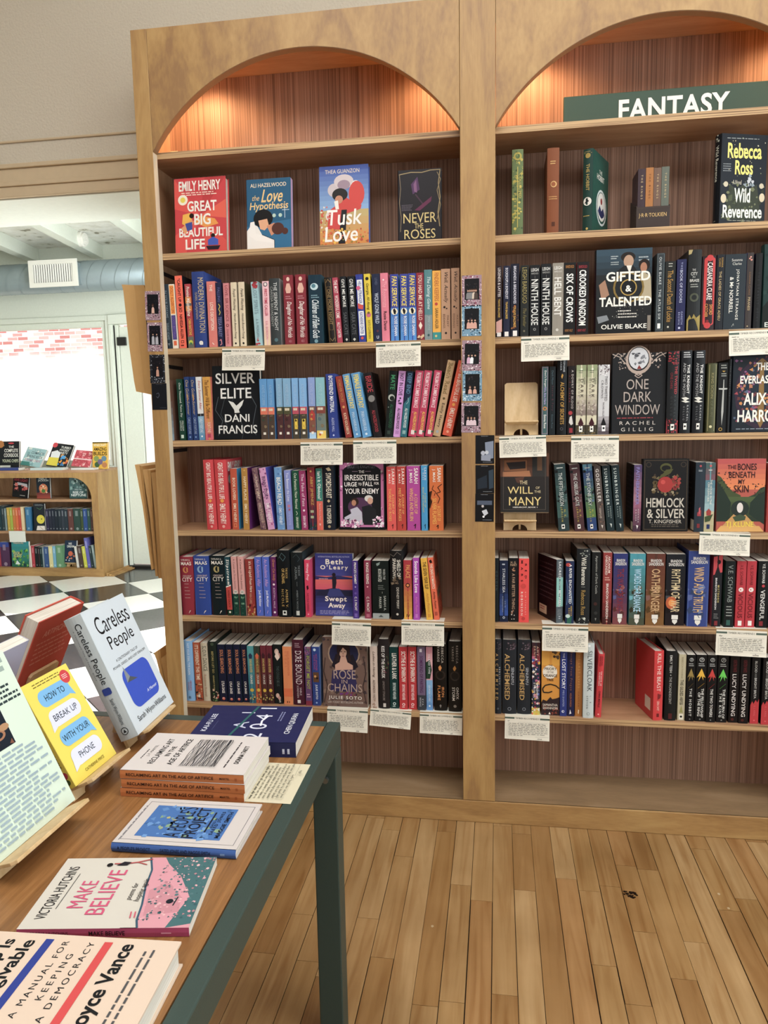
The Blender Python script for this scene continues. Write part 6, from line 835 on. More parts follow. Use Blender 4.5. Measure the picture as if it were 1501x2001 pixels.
# ------------------------------------------------ right bay, fifth shelf
def cos(c0, c1, t, tc='#e8e2d4', ac=None): return [G(.0, .5, c0, mixhex(c0, c1, .4), 5), G(.5, 1, mixhex(c0, c1, .4), c1, 5), N(14, [mixhex(c0, '#ffffff', .22), mixhex(c1, '#000000', .3), mixhex(c1, '#ffffff', .15)], .2, 0, .45, 1, .85, 7), H('BRANDON', '#eceae6', .075, .115, .22, .8, 1), H('SANDERSON', '#eceae6', .12, .165, .12, .9, 1), V(t, tc, .21, .81, .28, .74, 1), RC(.34, .85, .68, .91, '#e8e6e0'), PO('#e8e6e0', .38, .915, .64, .915, .64, .95, .51, .985, .38, .95)]
shelf_row('right', 6, (950, 1050, 5.176), [
 (84, 128, 210, 'p', '#1d292f', 'dark teal paperback half behind the center stile', [V('GOLDEN', '#5a6a70', .2, .5, .3, .7)]),
 (136, 222, 235, 'p', '#1d2a48', 'night blue paperback with glowing blue foot', [G(.45, .9, '#1d2a48', '#2f58a8', 5), LN('#c8d0dc', 1, .05, .1, .3, .7), V('STARLESS SEA', '#dfe3ea', .13, .52, .34, .64), V('ERIN', '#a8b4c8', .66, .76, .58, .72), V('MORGENSTERN', '#a8b4c8', .58, .84, .3, .44), E(.5, .93, .14, '#c8d0dc'), E(.5, .93, .08, '#1d2a48')]),
 (229, 322, 210, 'p', '#1b1c20', 'black paperback with copper lettering', [H('H. G.', '#d0b090', .05, .085, .2, .8), H('PARRY', '#d0b090', .09, .125, .16, .86), N(8, ['#d0a080', '#a87a5c'], .12, .3, .15, .7, .2, 3), V('A FAR BETTER THING', '#c8a88c', .24, .8, .34, .66), N(8, ['#e0d8d0', '#a87a5c'], .12, .2, .82, .8, .97, 4)]),
 (330, 432, 215, 'p', '#e63c38', 'vivid red paperback with black and white lettering', [V('RED', '#2a1416', .08, .31, .58, .78, 1), V('MARS', '#2a1416', .03, .36, .2, .4, 1), E(.45, .43, .26, '#d23430'), V('KIM STANLEY', '#f0c8c0', .52, .88, .6, .72), V('ROBINSON', '#f2e4dc', .52, .89, .2, .4, 1), E(.45, .94, .18, '#c22c2c')], {'fc': '#c22c2c'}),
 (705, 780, 225, 'p', '#5a646c', 'grey paperback with aqua panel, turned to show dark back cover', [RC(0, .28, 1, .74, '#8fc4bc'), V('SACRED', '#e6e8e8', .03, .3, .3, .66, 1), V('SPACE', '#c8dcd8', .34, .46, .36, .62), V('BETWEEN', '#eef2f0', .48, .74, .3, .64, 1), V('KALIE REID', '#8f9498', .78, .88, .2, .8), LN('#c8ccd0', 2, .89, .95, .35, .7, 3)], {'yaw': 24, 'bc': '#2a1c20', 'back': [LN('#5a484c', 8, .1, .72, .1, .85, 4, .25), RC(.1, .8, .5, .94, '#d8c8a8'), LN('#a83c38', 2, .83, .9, .14, .46, 3)], 'w': .125}),
 (800, 884, 240, 'p', '#25355c', 'dark blue paperback with wavy lines and white title', [S('#6a94c0', .05, .1, .3, .3, .5, .15, .7), S('#5a84b0', .05, .4, .3, .5, .5, .35, .66), S('#7aa4c8', .04, .7, .5, .85, .7), E(.3, .06, .3, '#b83a34', .03), V('A RIVER ENCHANTED', '#eef0f0', .05, .68, .4, .72, 1), V('REBECCA', '#d8b84a', .72, .88, .62, .8), V('ROSS', '#d8b84a', .75, .86, .36, .54), E(.3, .88, .28, '#c8dcd8', .03), PO('#2f6a5a', .2, .92, .8, .88, .7, 1, .2, 1)], {'bc': '#2a2622'}),
 (908, 1045, 115, 'h', '#22272b', 'tall black hardcover with white and bronze gothic lettering', [N(12, ['#b8bcb4', '#8f948c'], .08, .05, .02, .95, .1, 3), V('Wild Reverence', '#e8e6da', .11, .48, .34, .7, 1), LN('#8a8c88', 1, .5, .52, .35, .7), V('Rebecca Ross', '#a88a4a', .55, .88, .34, .66, 1), E(.6, .93, .1, '#c8ccc4'), N(10, ['#b8bcb4', '#8f948c'], .07, .05, .92, .95, .99, 4)], {'yaw': 3, 'bc': '#1c1a16', 'fc': '#1c1a16', 'w': .13}),
 (1062, 1150, 150, 'p', '#1f2224', 'black paperback with thin silver capitals', [V('Apprentice of Dark Castle', '#b8bab4', .05, .58, .34, .66), E(.45, .72, .2, '#4a2c2a'), E(.5, .85, .2, '#3a3c3c'), PO('#8f918c', .4, .92, .6, .92, .5, .96)]),
 (1175, 1263, 155, 'p', '#983a3a', 'brick red paperback with white bold lettering', [G(.6, 1, '#983a3a', '#3a2022', 4), V('ARCANUM', '#f0dcd4', .05, .28, .54, .8, 1), V('UNBOUNDED', '#f0dcd4', .04, .31, .22, .48, 1), LN('#e0b0a0', 2, .34, .4, .2, .8), V('BRANDON SANDERSON', '#f0e8e2', .43, .92, .36, .64, 1), E(.5, .96, .1, '#c8a090')]),
 (1277, 1420, 165, 'p', '#2c3a78', 'thick violet blue paperback with red title and orange foot', cos('#2c3a7c', '#8a4a4a', 'THE WAY OF KINGS', '#8c2c40')),
 (186, 331, 155, 'p', '#4a98a8', 'thick teal to bronze paperback with pale blue title', cos('#4aa0b0', '#54543f', 'WORDS OF RADIANCE', '#b8dcf0'), {'crop': (1190, 1050, 4.826)}),
 (341, 516, 155, 'p', '#5c3a30', 'very thick brown paperback with tan title', cos('#6a3a30', '#8a6434', 'OATHBRINGER', '#d0ac80')),
 (526, 706, 160, 'p', '#1f2228', 'very thick black paperback with orange fire glow', cos('#1f242c', '#2a2024', 'RHYTHM OF WAR', '#dcc9a0')[:-3]+[E(.3, .68, .28, '#c2602c', .09), E(.32, .68, .16, '#e89a4a', .05)]+cos('#1f242c', '#2a2024', 'RHYTHM OF WAR', '#dcc9a0')[-3:]),
 (732, 928, 130, 'h', '#32488c', 'thickest blue hardcover with gold title and storm clouds', cos('#33488f', '#4f6aa4', 'WIND AND TRUTH', '#d8b47c')),
 (966, 1050, 165, 'p', '#25262d', 'black paperback with red sky and dark spire', [PO('#c8404a', 0, .03, 1, .0, 1, .24, 0, .28), PO('#25262d', .1, .3, .5, .14, .9, .3), E(.6, .1, .2, '#2a1a20', .03), V('MISTBORN', '#d8c87a', .42, .66, .54, .74, 1), V('BRANDON SANDERSON', '#eeeeee', .32, .76, .26, .46, 1), LN('#a8a8a8', 3, .82, .9, .2, .75, 3, .3), RC(.3, .92, .66, .985, '#8a2c34')], {'fc': '#c8505a'}),
 (1082, 1172, 225, 'p', '#1b2224', 'black green paperback with grey vertical author name', [V('V.E. SCHWAB', '#9aa29e', .06, .62, .26, .76), LN('#b8beba', 4, .68, .86, .2, .8, 3, .3), RC(.25, .89, .65, .97, '#3c6a62')], {'fc': '#2c5a4e'}),
 (1187, 1275, 225, 'p', '#bd2236', 'crimson paperback with dark title and white round emblem', [V('V.E. SCHWAB', '#6a0f1c', .06, .36, .34, .66), E(.5, .43, .26, '#f0e4e0'), E(.45, .43, .07, '#bd2236'), V('VICIOUS', '#7a1422', .48, .86, .22, .74, 1), RC(.3, .9, .7, .975, '#f0e8e4')]),
 (1282, 1370, 225, 'p', '#bd2236', 'crimson paperback with dark title and white round emblem', [V('V.E. SCHWAB', '#6a0f1c', .06, .36, .34, .66), E(.5, .43, .26, '#f0e4e0'), E(.45, .43, .07, '#bd2236'), V('VICIOUS', '#7a1422', .48, .86, .22, .74, 1), RC(.3, .9, .7, .975, '#f0e8e4')]),
 (1387, 1490, 225, 'p', '#16191c', 'black paperback with white title and red asterisk', [V('V.E. SCHWAB', '#dcdcd8', .04, .33, .36, .62, 1), E(.5, .37, .14, '#c03040'), V('VENGEFUL', '#e8e8e4', .43, .88, .28, .68, 1), RC(.26, .9, .6, .97, '#8a2430')]),
 (1496, 1580, 228, 'p', '#20242c', 'dark paperback just inside the right picture edge', [V('GALLANT', '#9aa2a8', .1, .5, .3, .7)]),
])
# ------------------------------------------------ right bay, bottom shelf
alch = [N(26, ['#5a4a54', '#7a6a74', '#3a3238'], .1, .3, 0, 1, .14, 3), V('SENLINYU', '#c8ccd4', .37, .6, .62, .82, 0), V('ALCHEMISED', '#c8a468', .19, .81, .16, .52, 1), E(.5, .93, .13, '#8a8f98'), E(.5, .93, .09, '#2c323a')]
def ring(t, c, two=None): return [E(.5, .07, .24, '#b8bab8'), E(.5, .07, .18, '#17181a'), V('R', '#b8bab8', .05, .09, .4, .6), LN('#b8bab8', 2, .125, .18, .2, .8, 3), PO(c, .5, .2, .9, .34, .66, .32, .7, .38, .5, .31, .2, .4, .34, .31, .06, .34), S(mixhex(c, '#000000', .3), .03, .2, .5, .8, .42)]+([V(t, '#e8e8e4', .5, .94, .52, .78, 1), V(two, '#e8e8e4', .56, .92, .22, .46, 1)] if two else [V(t, '#e8e8e4', .5, .92, .36, .66, 1)])+[E(.5, .965, .08, '#8a8c8a')]
lucy = [V('KIERSTEN WHITE', '#7a2028', .06, .24, .3, .66), V('LUCY UNDYING', '#e2dcd8', .27, .9, .24, .66, 1), E(.4, .95, .16, '#5a2420')]
blood = [V('BLOOD', '#c8c8c4', .06, .23, .34, .62, 1), V('UNDER', '#8f8f8c', .24, .3, .36, .58), V('BRIGHT BRITA', '#c8c8c4', .31, .62, .34, .62, 1), PO('#c32532', 0, .72, .2, .66, .35, .7, .6, .64, .8, .68, 1, .62, 1, 1, 0, 1), V('E. L. KING', '#e0646a', .73, .88, .38, .6), E(.5, .95, .1, '#e0646a')]
red_k = {'yaw': 12, 'bc': '#c22c2e', 'back': [RC(.55, .72, .85, .9, '#d8d0c4')], 'w': .14}
shelf_row('right', 7, (950, 1220, 5.176), [
 (86, 155, 150, 'h', '#2d333b', 'slate hardcover half hidden by the center stile', alch),
 (165, 306, 155, 'h', '#2c3138', 'dark slate hardcover with gold capitals', alch),
 (316, 450, 155, 'h', '#2c3138', 'dark slate hardcover with gold capitals', alch),
 (460, 543, 185, 'p', '#3a3a48', 'multicoloured splatter paperback in red blue and yellow', [G(0, .3, '#2a2c34', '#a83a48', 4), N(80, ['#d8404a', '#3a5aa8', '#e0b040', '#e8e0dc', '#c86a8a', '#2f3c6a'], .22, 0, .2, 1, 1, 3), G(.9, 1, '#c8b84a', '#d8c860', 2), V('AMY', '#e8c8b0', .05, .18, .55, .8), V('ERNST', '#d8b8a0', .05, .24, .2, .45), V('SMASHING', '#e6e6ea', .55, .78, .55, .8, 1), V('STRINGS', '#e6e6ea', .55, .76, .2, .45, 1)]),
 (558, 740, 200, 'p', '#d8962c', 'very thick amber paperback with white moon and dragon tail', [G(0, .3, '#d89a3a', '#e0a634', 3), N(14, ['#4a3a34', '#6a5444'], .12, .5, 0, 1, .2, 3), E(.46, .39, .4, '#ece4d6'), H('THE', '#3a2a24', .285, .31, .38, .6), H('PRIORY', '#3a2a24', .325, .365, .16, .82, 1), H('OF THE', '#3a2a24', .38, .405, .3, .66), H('ORANGE', '#3a2a24', .42, .46, .1, .86, 1), H('TREE', '#3a2a24', .48, .515, .28, .66, 1), S('#33302c', .07, 1, .62, .8, .58, .5, .56, .2, .58, .06, .63, .12, .68, .4, .68, .6, .66), PO('#3a2c30', 0, .82, .1, .78, .3, .8, .5, .74, .6, .77, .8, .76, 1, .74, 1, 1, 0, 1), N(20, ['#8a4434', '#5a3030'], .1, 0, .86, 1, .99, 4), H('SAMANTHA', '#f0e8dc', .835, .87, .08, .9, 0), H('SHANNON', '#f0e8dc', .88, .915, .08, .9, 0), PO('#f0e8dc', .46, .95, .52, .985, .4, .985)]),
 (746, 815, 235, 'p', '#2a3c86', 'royal blue paperback with playful white title', [V('THE', '#d8dcec', .08, .15, .36, .62), V('LOST STORY', '#eef0f6', .17, .6, .24, .74, 1), V('MEG SHAFFER', '#a8b4dc', .62, .86, .36, .62), E(.45, .93, .2, '#d8dcec'), E(.5, .93, .1, '#2a3c86')]),
 (820, 891, 240, 'p', '#25264e', 'indigo paperback with copper lettering', [V('Escape From Prague', '#9a6a54', .06, .62, .28, .68), V('HELEN MARSH', '#b0704a', .66, .86, .34, .6), PO('#e8e6ea', .4, .9, .6, .96, .3, .97)]),
 (899, 970, 240, 'p', '#b0742f', 'ochre brown paperback with faded gold title', [V('THE LAST LIVES', '#d09c50', .06, .58, .34, .66), V('HANNAH', '#8a4a20', .64, .86, .36, .6), PO('#f0e0c0', .44, .9, .56, .91, .5, .97, .4, .95)]),
 (978, 1085, 190, 'h', '#cdd6d6', 'silver white hardcover with tall grey title', [E(.5, .035, .12, '#f4f6f6'), V('SILVERCLOAK', '#4a565c', .1, .64, .36, .8, 0), V('L. K.', '#4a565c', .7, .82, .62, .76), V('STEVEN', '#4a565c', .7, .87, .3, .46), E(.5, .94, .14, '#8f9a9c'), E(.5, .94, .1, '#cdd6d6')], {'y': SF+.0045}),
 (1102, 1162, 300, 'h', '#cf2430', 'red hardcover leaning right at the gap', [V('KEANU', '#5a1018', .04, .18, .5, .76, 1), V('REEVES', '#5a1018', .04, .19, .2, .44, 1), V('THE BOOK OF', '#f2e2de', .27, .5, .52, .72, 1), V('ELSEWHERE', '#f2e2de', .29, .5, .22, .42, 1), V('CHINA MIEVILLE', '#5a1018', .58, .84, .34, .66, 1), E(.5, .95, .14, '#f0a8a0')], {'lean': 2.2, 'fc': '#d8303a'}),
])
shelf_row('right', 7, (1190, 1220, 4.826), [
 (412, 505, 250, 'h', '#d4282e', 'bright red hardcover with pale lettering, right of the gap', [V('KILL THE BEAST', '#f2dcd4', .04, .58, .3, .7, 0), PO('#8a1c20', .4, .61, .8, .63, .7, .68, .4, .7), V('SERRA SWIFT', '#f0c0b4', .72, .86, .34, .6), RC(.34, .9, .6, .95, '#7a181c')], dict(red_k)),
 (521, 626, 250, 'h', '#1d2022', 'plain black hardcover with small silver lettering', [V('EMILY TESH', '#d0d0cc', .06, .31, .34, .56, 1), E(.45, .345, .05, '#d0d0cc'), V('THE INCANDESCENT', '#b8b8b4', .37, .76, .34, .56, 0), RC(.34, .895, .66, .975, '#5c2428')]),
 (645, 712, 285, 'p', '#c5bc9f', 'cream paperback with dark narrow title', [V('REBECCA THORNE', '#a89c80', .04, .36, .34, .6), V('THIS GILDED ABYSS', '#4a463a', .38, .76, .26, .7, 1), PO('#a8a468', .5, .77, .75, .88, .25, .88), RC(.2, .9, .8, .985, '#e8e4d4'), E(.5, .94, .16, '#2a2824')]),
 (721, 800, 290, 'p', '#17181b', 'black paperback with tan peak emblem', ring('THE HOBBIT', '#a08a4c')),
 (808, 906, 290, 'p', '#17181b', 'black paperback with yellow peak emblem', ring('THE FELLOWSHIP', '#e6b82c', 'OF THE RING')),
 (913, 1001, 292, 'p', '#17181b', 'black paperback with red peak emblem', ring('THE TWO TOWERS', '#c8322c')),
 (1011, 1107, 294, 'p', '#17181b', 'black paperback with green peak emblem', ring('THE RETURN OF', '#6cd058', 'THE KING')),
 (1126, 1215, 298, 'p', '#1a1416', 'black paperback with white title below dark red', lucy),
 (1221, 1310, 300, 'p', '#1a1416', 'black paperback with white title below dark red', lucy),
 (1327, 1406, 310, 'p', '#17171a', 'black paperback with torn red foot', blood),
 (1431, 1512, 315, 'p', '#17171a', 'black paperback with torn red foot', blood),
])
# ================================================================== handwritten recommendation cards
def script_lines(col, n, t0, t1, u0, u1, seed, amp=.5):
    rn = random.Random(seed); out = []; dt = (t1-t0)/n
    for i in range(n):
        u = u0+rn.uniform(0, .015); ue = u1-rn.uniform(0, .07) if i < n-1 else u0+(u1-u0)*rn.uniform(.3, .7); t = t0+dt*(i+.5)
        while u < ue-.03:
            w = min(rn.uniform(.035, .12), ue-u); k = max(3, int(w/.0075)); p = []
            for j in range(k+1):
                s = (-.26 if j % 2 else .24)*dt*rn.uniform(.5, 1.15)
                if rn.random() < .09: s *= 2.0
                p += [u+w*j/k, t+s]
            out.append(('S', col, .0042, p)); u += w+.022
    return out
def card_art(seed, n=8, name=True):
    a = [RC(0, .075, .215, .15, '#5f6f64'), RC(.785, .075, 1, .15, '#5f6f64'), H('TIMBER RECOMMENDS', '#5a5f58', .075, .15, .235, .765, 0), S('#8f8f86', .0025, .3, .285, .95, .285), S('#8f8f86', .003, .05, .34, .05, .93), S('#8f8f86', .003, .68, .86, .98, .86)]
    return a+script_lines('#3a3a3c', 1, .21, .285, .05, .33, seed+100)+script_lines('#3a3a3c', n, .31, .85, .075, .96, seed)+script_lines('#3a3a3c', 1, .87, .97, .72, .93, seed+50)
def card(bay, row, xl, xr, yt, yb, seed, label, rot=0, curl=.006, flap=.02, n=8):
    y = SF-.0012; z = SH[row-1]+.0006; X0, X1 = xat(xl, y, z), xat(xr, y, z); w = X1-X0
    zt = min(z, zat(yt, (X0+X1)/2, y)); h = zt-zat(yb, (X0+X1)/2, y)+max(0, 0); dz = 0
    o = empty('recommendation_card', None, label, 'card', 'handwritten recommendation cards', T_((X0+X1)/2, y, zt) @ RY(R_(rot)))
    mb = MB(); c = lin('#ebe6d8'); m = 7; th = .0003
    def F(u, t, lay): return (-w/2+w*u, -curl*t*t*(1+.4*u)-EPS*lay*1.0, -h*t)
    for i in range(m):
        t0, t1 = i/m, (i+1)/m; q = [F(0, t0, 0), F(1, t0, 0), F(1, t1, 0), F(0, t1, 0)]
        mb.hexa([q[3], q[2], tuple(Vector(q[2])+Vector((0, th, 0))), tuple(Vector(q[3])+Vector((0, th, 0)))], [q[0], q[1], tuple(Vector(q[1])+Vector((0, th, 0))), tuple(Vector(q[0])+Vector((0, th, 0)))], c)
    if flap:                                             # the part folded back onto the shelf, under the books
        q = [Vector((sx*w/2, yy, SH[row-1]+zz-zt)) for zz in (.00006, .00034) for sx, yy in ((-1, 0), (1, 0), (1, .045), (-1, .045))]
        q = [RY(-R_(rot)) @ p for p in q]; mb.hexa(q[:4], q[4:], c)
    art(mb, F, w, h, card_art(seed, n), res=1, lay0=2)
    mb.build('sheet', M['matte'], o); return o
cs_ = 1
for a in (('left', 3, 434, 517.5, 681, 724, 'cream handwritten card taped above the black book with white bird', 1.5), ('left', 3, 734.5, 822, 669, 717, 'cream handwritten card below the yellow titled blue paperbacks on second shelf', -.4),
          ('left', 4, 587, 669.5, 864, 908, 'cream handwritten card left of its twin on left bay third shelf edge', .2), ('left', 4, 690, 774.5, 860, 906, 'cream handwritten card just above the pink marbled frame cover', -.2),
          ('left', 6, 648.5, 725, 1216, 1260, 'cream handwritten card below the sunset cover, above the cloaked woman cover', 1.2), ('left', 6, 784.5, 868, 1216, 1260, 'cream handwritten card below the yellow leaning paperback on fifth shelf', .2),
          ('left', 7, 639.5, 719, 1383, 1428, 'cream handwritten card below the cloaked woman cover, corner of the table in front', 1.2), ('left', 7, 724, 804, 1388, 1420, 'tilted cream handwritten card crowded with writing, below the red paperbacks', 3.5), ('left', 7, 820.5, 903.5, 1395, 1433, 'cream handwritten card at the right end of the left bay bottom shelf', .6),
          ('right', 3, 1018.5, 1113, 657, 705.5, 'cream handwritten card below the greige paperback on right bay second shelf', -.2), ('right', 3, 1425, 1520, 645, 694, 'cream handwritten card above the autumn flower cover, cut by picture edge', -1),
          ('right', 4, 975.5, 1067, 852, 893, 'cream handwritten card tilted below the empty easel', -1.4), ('right', 4, 1116.5, 1210, 852, 903, 'cream handwritten card below the silver white paperback on third shelf', .3),
          ('right', 5, 1368, 1467, 1041, 1084, 'cream handwritten card below the forest tunnel cover on fourth shelf', 2.2), ('right', 6, 1060, 1150, 1224, 1272, 'white handwritten card above the amber paperback with moon', .5), ('right', 6, 1400.5, 1500, 1232, 1281, 'white handwritten card below the crimson paperbacks of the fifth shelf', 1.5),
          ('right', 7, 987, 1074.5, 1394, 1444, 'white handwritten card hanging lowest, below the right bay bottom shelf', .8)):
    cs_ += 1; card(*a[:6], cs_, a[6], a[7], n=10 if 'crowded' in a[6] else 8)
# ================================================================== small photographs stuck to the stiles
def photo(u, v, w, h, cols, bgc, figs, label, group, rot=0, dark=False, seed=1):
    p = at(u, v, 1, 0); o = empty('photo_print', None, label, 'photo', group, T_(p.x, -.0003, p.z) @ RY(R_(rot)))
    mb = MB(); mb.box(-w/2, -.0006, -h/2, w/2, 0, h/2, lin(bgc if dark else cols[0]))
    F = lambda uu, t, lay: (-w/2+w*uu, -.0007-EPS*lay*.6, h/2-h*t)
    items = [] if dark else [N(260, cols, .045, 0, 0, 1, 1, seed), RC(.14, .11, .88, .78, bgc)]
    art(mb, F, w, h, items+figs); mb.build('print', M['print'], o)
gl = ['#a98d98', '#d9bcc8', '#2f2228', '#f4ecf0', '#9a4a62']; gb = ['#7fa3ba', '#bcd8e6', '#1c2832', '#eef4f8', '#3a6a8a']; gk = ['#2a2c34', '#9aa0ac', '#14161a', '#d8dce4', '#4a5060']
def ppl(seed, n, cl, t=.55): 
    rn = random.Random(seed); r = []
    for i in range(n):
        u = .26+.5*(i+.5)/n; c = rn.choice(cl); r += [E(u, t-.012, .062, rn.choice(['#2a1c18', '#5a3a28', '#1a1416']), .052), PO(c, u-.10, .76, u-.085, t+.10, u-.04, t+.05, u+.04, t+.05, u+.085, t+.10, u+.10, .76), E(u, t, .045, '#c9a08a')]
    return r+[N(10, ['#3a3030', '#4a3a44', '#2a2a34'], .05, .18, .2, .84, .5, seed)]
for i, (u, v, c, f, t) in enumerate(((922, 568.5, gl, ppl(1, 5, ['#8a8a8c', '#d8c8b8', '#5a4a44'], .5), 'topmost'), (921.7, 626.5, gb, ppl(2, 3, ['#d8a898', '#e0b0a0'], .5), 'second'), (922, 695, gl, ppl(3, 3, ['#d8b0c8', '#1c1c20', '#eef0f4'], .5), 'third'), (923, 754, gb, ppl(4, 2, ['#d8a898', '#8c8088'], .55), 'fourth'), (920.7, 816, gl, ppl(5, 3, ['#6a6a3c', '#3a4048', '#e0c8d0'], .52), 'fifth'))):
    photo(u, v, .0575, .089, c, '#131318', f, '%s of five glittery bordered group photos down the center stile' % t, 'photos on the center stile', (0, .5, 1, .3, .6)[i], False, 20+i)
for i, (u, v, f, t) in enumerate(((947.7, 878.5, [E(.45, .35, .1, '#0e0f14'), E(.62, .3, .12, '#0e0f14'), PO('#8a94a8', .5, .25, .95, .2, .95, .8, .55, .85), E(.4, .62, .12, '#b8bcc8'), E(.6, .6, .1, '#c8ccd4'), PO('#9aa0b0', .3, .7, .8, .68, .8, .9, .3, .88)], 'upper'), (947.7, 936.5, [PO('#2a3440', .1, .5, .6, .35, .62, .8, .1, .85), PO('#3a4a58', .7, .2, .95, .15, .95, .8, .72, .85)], 'middle, darkest'), (947, 992, [PO('#5a6478', .1, .25, .9, .25, .9, .4, .1, .4), E(.4, .45, .07, '#d0c8c8'), PO('#cfd2da', .35, .62, .6, .55, .7, .7, .5, .8), E(.45, .82, .06, '#e6e6ea')], 'lowest'))):
    photo(u, v, .056, .086, gk, '#121319', [LN('#a8acb4', 1, .03, .055, .3, .75, 3), LN('#a8acb4', 1, .93, .955, .4, .9, 4)]+f, '%s of three plain dark photos low on the center stile' % t, 'photos on the center stile', (.3, -.2, .6)[i], True, 40+i)
for i, (u, v, c, f, t) in enumerate(((298.7, 597.5, gl, ppl(6, 1, ['#e0b8a8'], .5), 'topmost'), (302.8, 658.5, gl, ppl(7, 2, ['#d8d8dc', '#b8b8c0'], .42), 'middle'), (307.8, 721, gk, ppl(8, 1, ['#d0a08c'], .46), 'lowest'))):
    photo(u, v, .050, .089, c, '#15151f', f, '%s of three glittery photos on the left stile' % t, 'photos on the left stile', (1.6, 1.4, 1.2)[i], False, 60+i)
photo(311.8, 775, .050, .083, gk, '#191c25', [S('#5a6070', .04, .3, .4, .45, .36, .5, .45, .4, .55, .3, .5), LN('#6a7080', 1, .03, .05, .3, .8, 3), LN('#6a7080', 1, .92, .94, .5, .95, 4)], 'plain black card below the glittery photos on the left stile', 'photos on the left stile', 1.0, True, 70)
# ================================================================== kraft paper bags hung beside the bookcase
def bag(px, y, dep, label, fold=.35):
    q = [at(u, v, 1, y) for u, v in px]; o = empty('paper_bag', (q[0].x, y, q[-1].z), label, 'paper bag', 'kraft paper bags hung beside the bookcase')
    L = [p-o.location for p in q]; n = len(L)//2; left = L[:n]; right = L[n:][::-1]; mb = MB()
    D = Vector((0, dep, 0))
    for (a, b), (c, d) in zip(zip(left, left[1:]), zip(right, right[1:])):
        m0, m1 = (a+c)/2+D*fold*.12, (b+d)/2+D*fold*.12         # front gusset folded inward
        mb.face([a, b, m1, m0]); mb.face([m0, m1, d, c])
        mb.face([a+D, a, b, b][:0] or [b, a, a+D, b+D]); mb.face([c, d, d+D, c+D])
        mb.face([a+D, c+D, d+D, b+D])
    mb.face([left[0], (left[0]+right[0])/2+D*fold*.12, right[0], right[0]+D, left[0]+D]); mb.face([left[-1], left[-1]+D, right[-1]+D, right[-1], (left[-1]+right[-1])/2+D*fold*.12])
    mb.build('body', M['kraft'], o)
    mb = MB(); a, c = left[0], right[0]; e = Vector((-.0002, -.0004, 0)); g = Vector((.0002, -.0004, 0))
    da = (left[1]-a).normalized()*.018; dc = (right[1]-c).normalized()*.018; mid = (a+c)/2+D*fold*.12+Vector((0, -.0004, 0))
    mb.face([a+e, a+e+da, mid+(da+dc)/2, mid]); mb.face([mid, mid+(da+dc)/2, c+g+dc, c+g]); mb.build('top_fold', M['kraft'], o)
bag([(238, 556), (241, 568), (253, 680), (262, 745), (266, 765), (299, 772), (297, 766), (292, 690), (284, 568), (281, 557)], .035, .15, 'large open kraft paper bag highest beside the bookcase')
bag([(263.5, 908), (266, 920), (279, 990), (296, 1114), (301, 1112), (285, 990), (279, 918), (278, 911)], .034, .15, 'kraft paper bag outermost of the middle three')
bag([(279.5, 918), (280, 924), (293, 1010), (304, 1126), (309, 1127), (299, 1010), (294.5, 924), (294, 919)], .034, .15, 'kraft paper bag in the middle of the middle three')
bag([(295.5, 924), (296, 930), (303, 1010), (310, 1130), (316, 1131), (315, 1010), (309, 930), (308, 921)], .034, .15, 'kraft paper bag innermost of the middle three')
bag([(301, 1276), (306, 1290), (316, 1330), (326, 1372), (329, 1372), (321, 1330), (314, 1288), (313, 1268)], .034, .15, 'kraft paper bag outermost of the lowest bundle behind the blue and white book')
bag([(315, 1286), (316, 1296), (324, 1335), (331, 1380), (335, 1380), (333, 1335), (329, 1296), (328, 1276)], .034, .15, 'kraft paper bag innermost of the lowest bundle')
# ================================================================== books on the table
def FM(o, n, e, u):
    m = Matrix.Identity(4)
    for i in range(3): m[i][0], m[i][1], m[i][2], m[i][3] = n[i], e[i], u[i], o[i]
    return m
def flat_mat(x, y, z, yaw, t):           # lying front cover up, spine toward the viewer, head to the left
    a = R_(yaw); tail = Vector((math.cos(a), math.sin(a), 0)); fore = Vector((-math.sin(a), math.cos(a), 0))
    return FM(Vector((x, y, z+t/2)), Vector((0, 0, 1)), fore, -tail)
TT = TZ+.0004
def flat(x0, y0, yaw, L, Wd, t, z, hard, col, sp, fr, fc, label, group=None, res=4):
    a = R_(yaw); x, y = x0+L*math.cos(a), y0+L*math.sin(a)      # origin sits at the tail end of the spine
    o = book('hardcover_book' if hard else 'paperback_book', flat_mat(x, y, z, yaw, t), t, Wd, L, hard, col, sp, fr, (), fc, None, label, group, res, False); return o
tg = 'books lying on the display table'
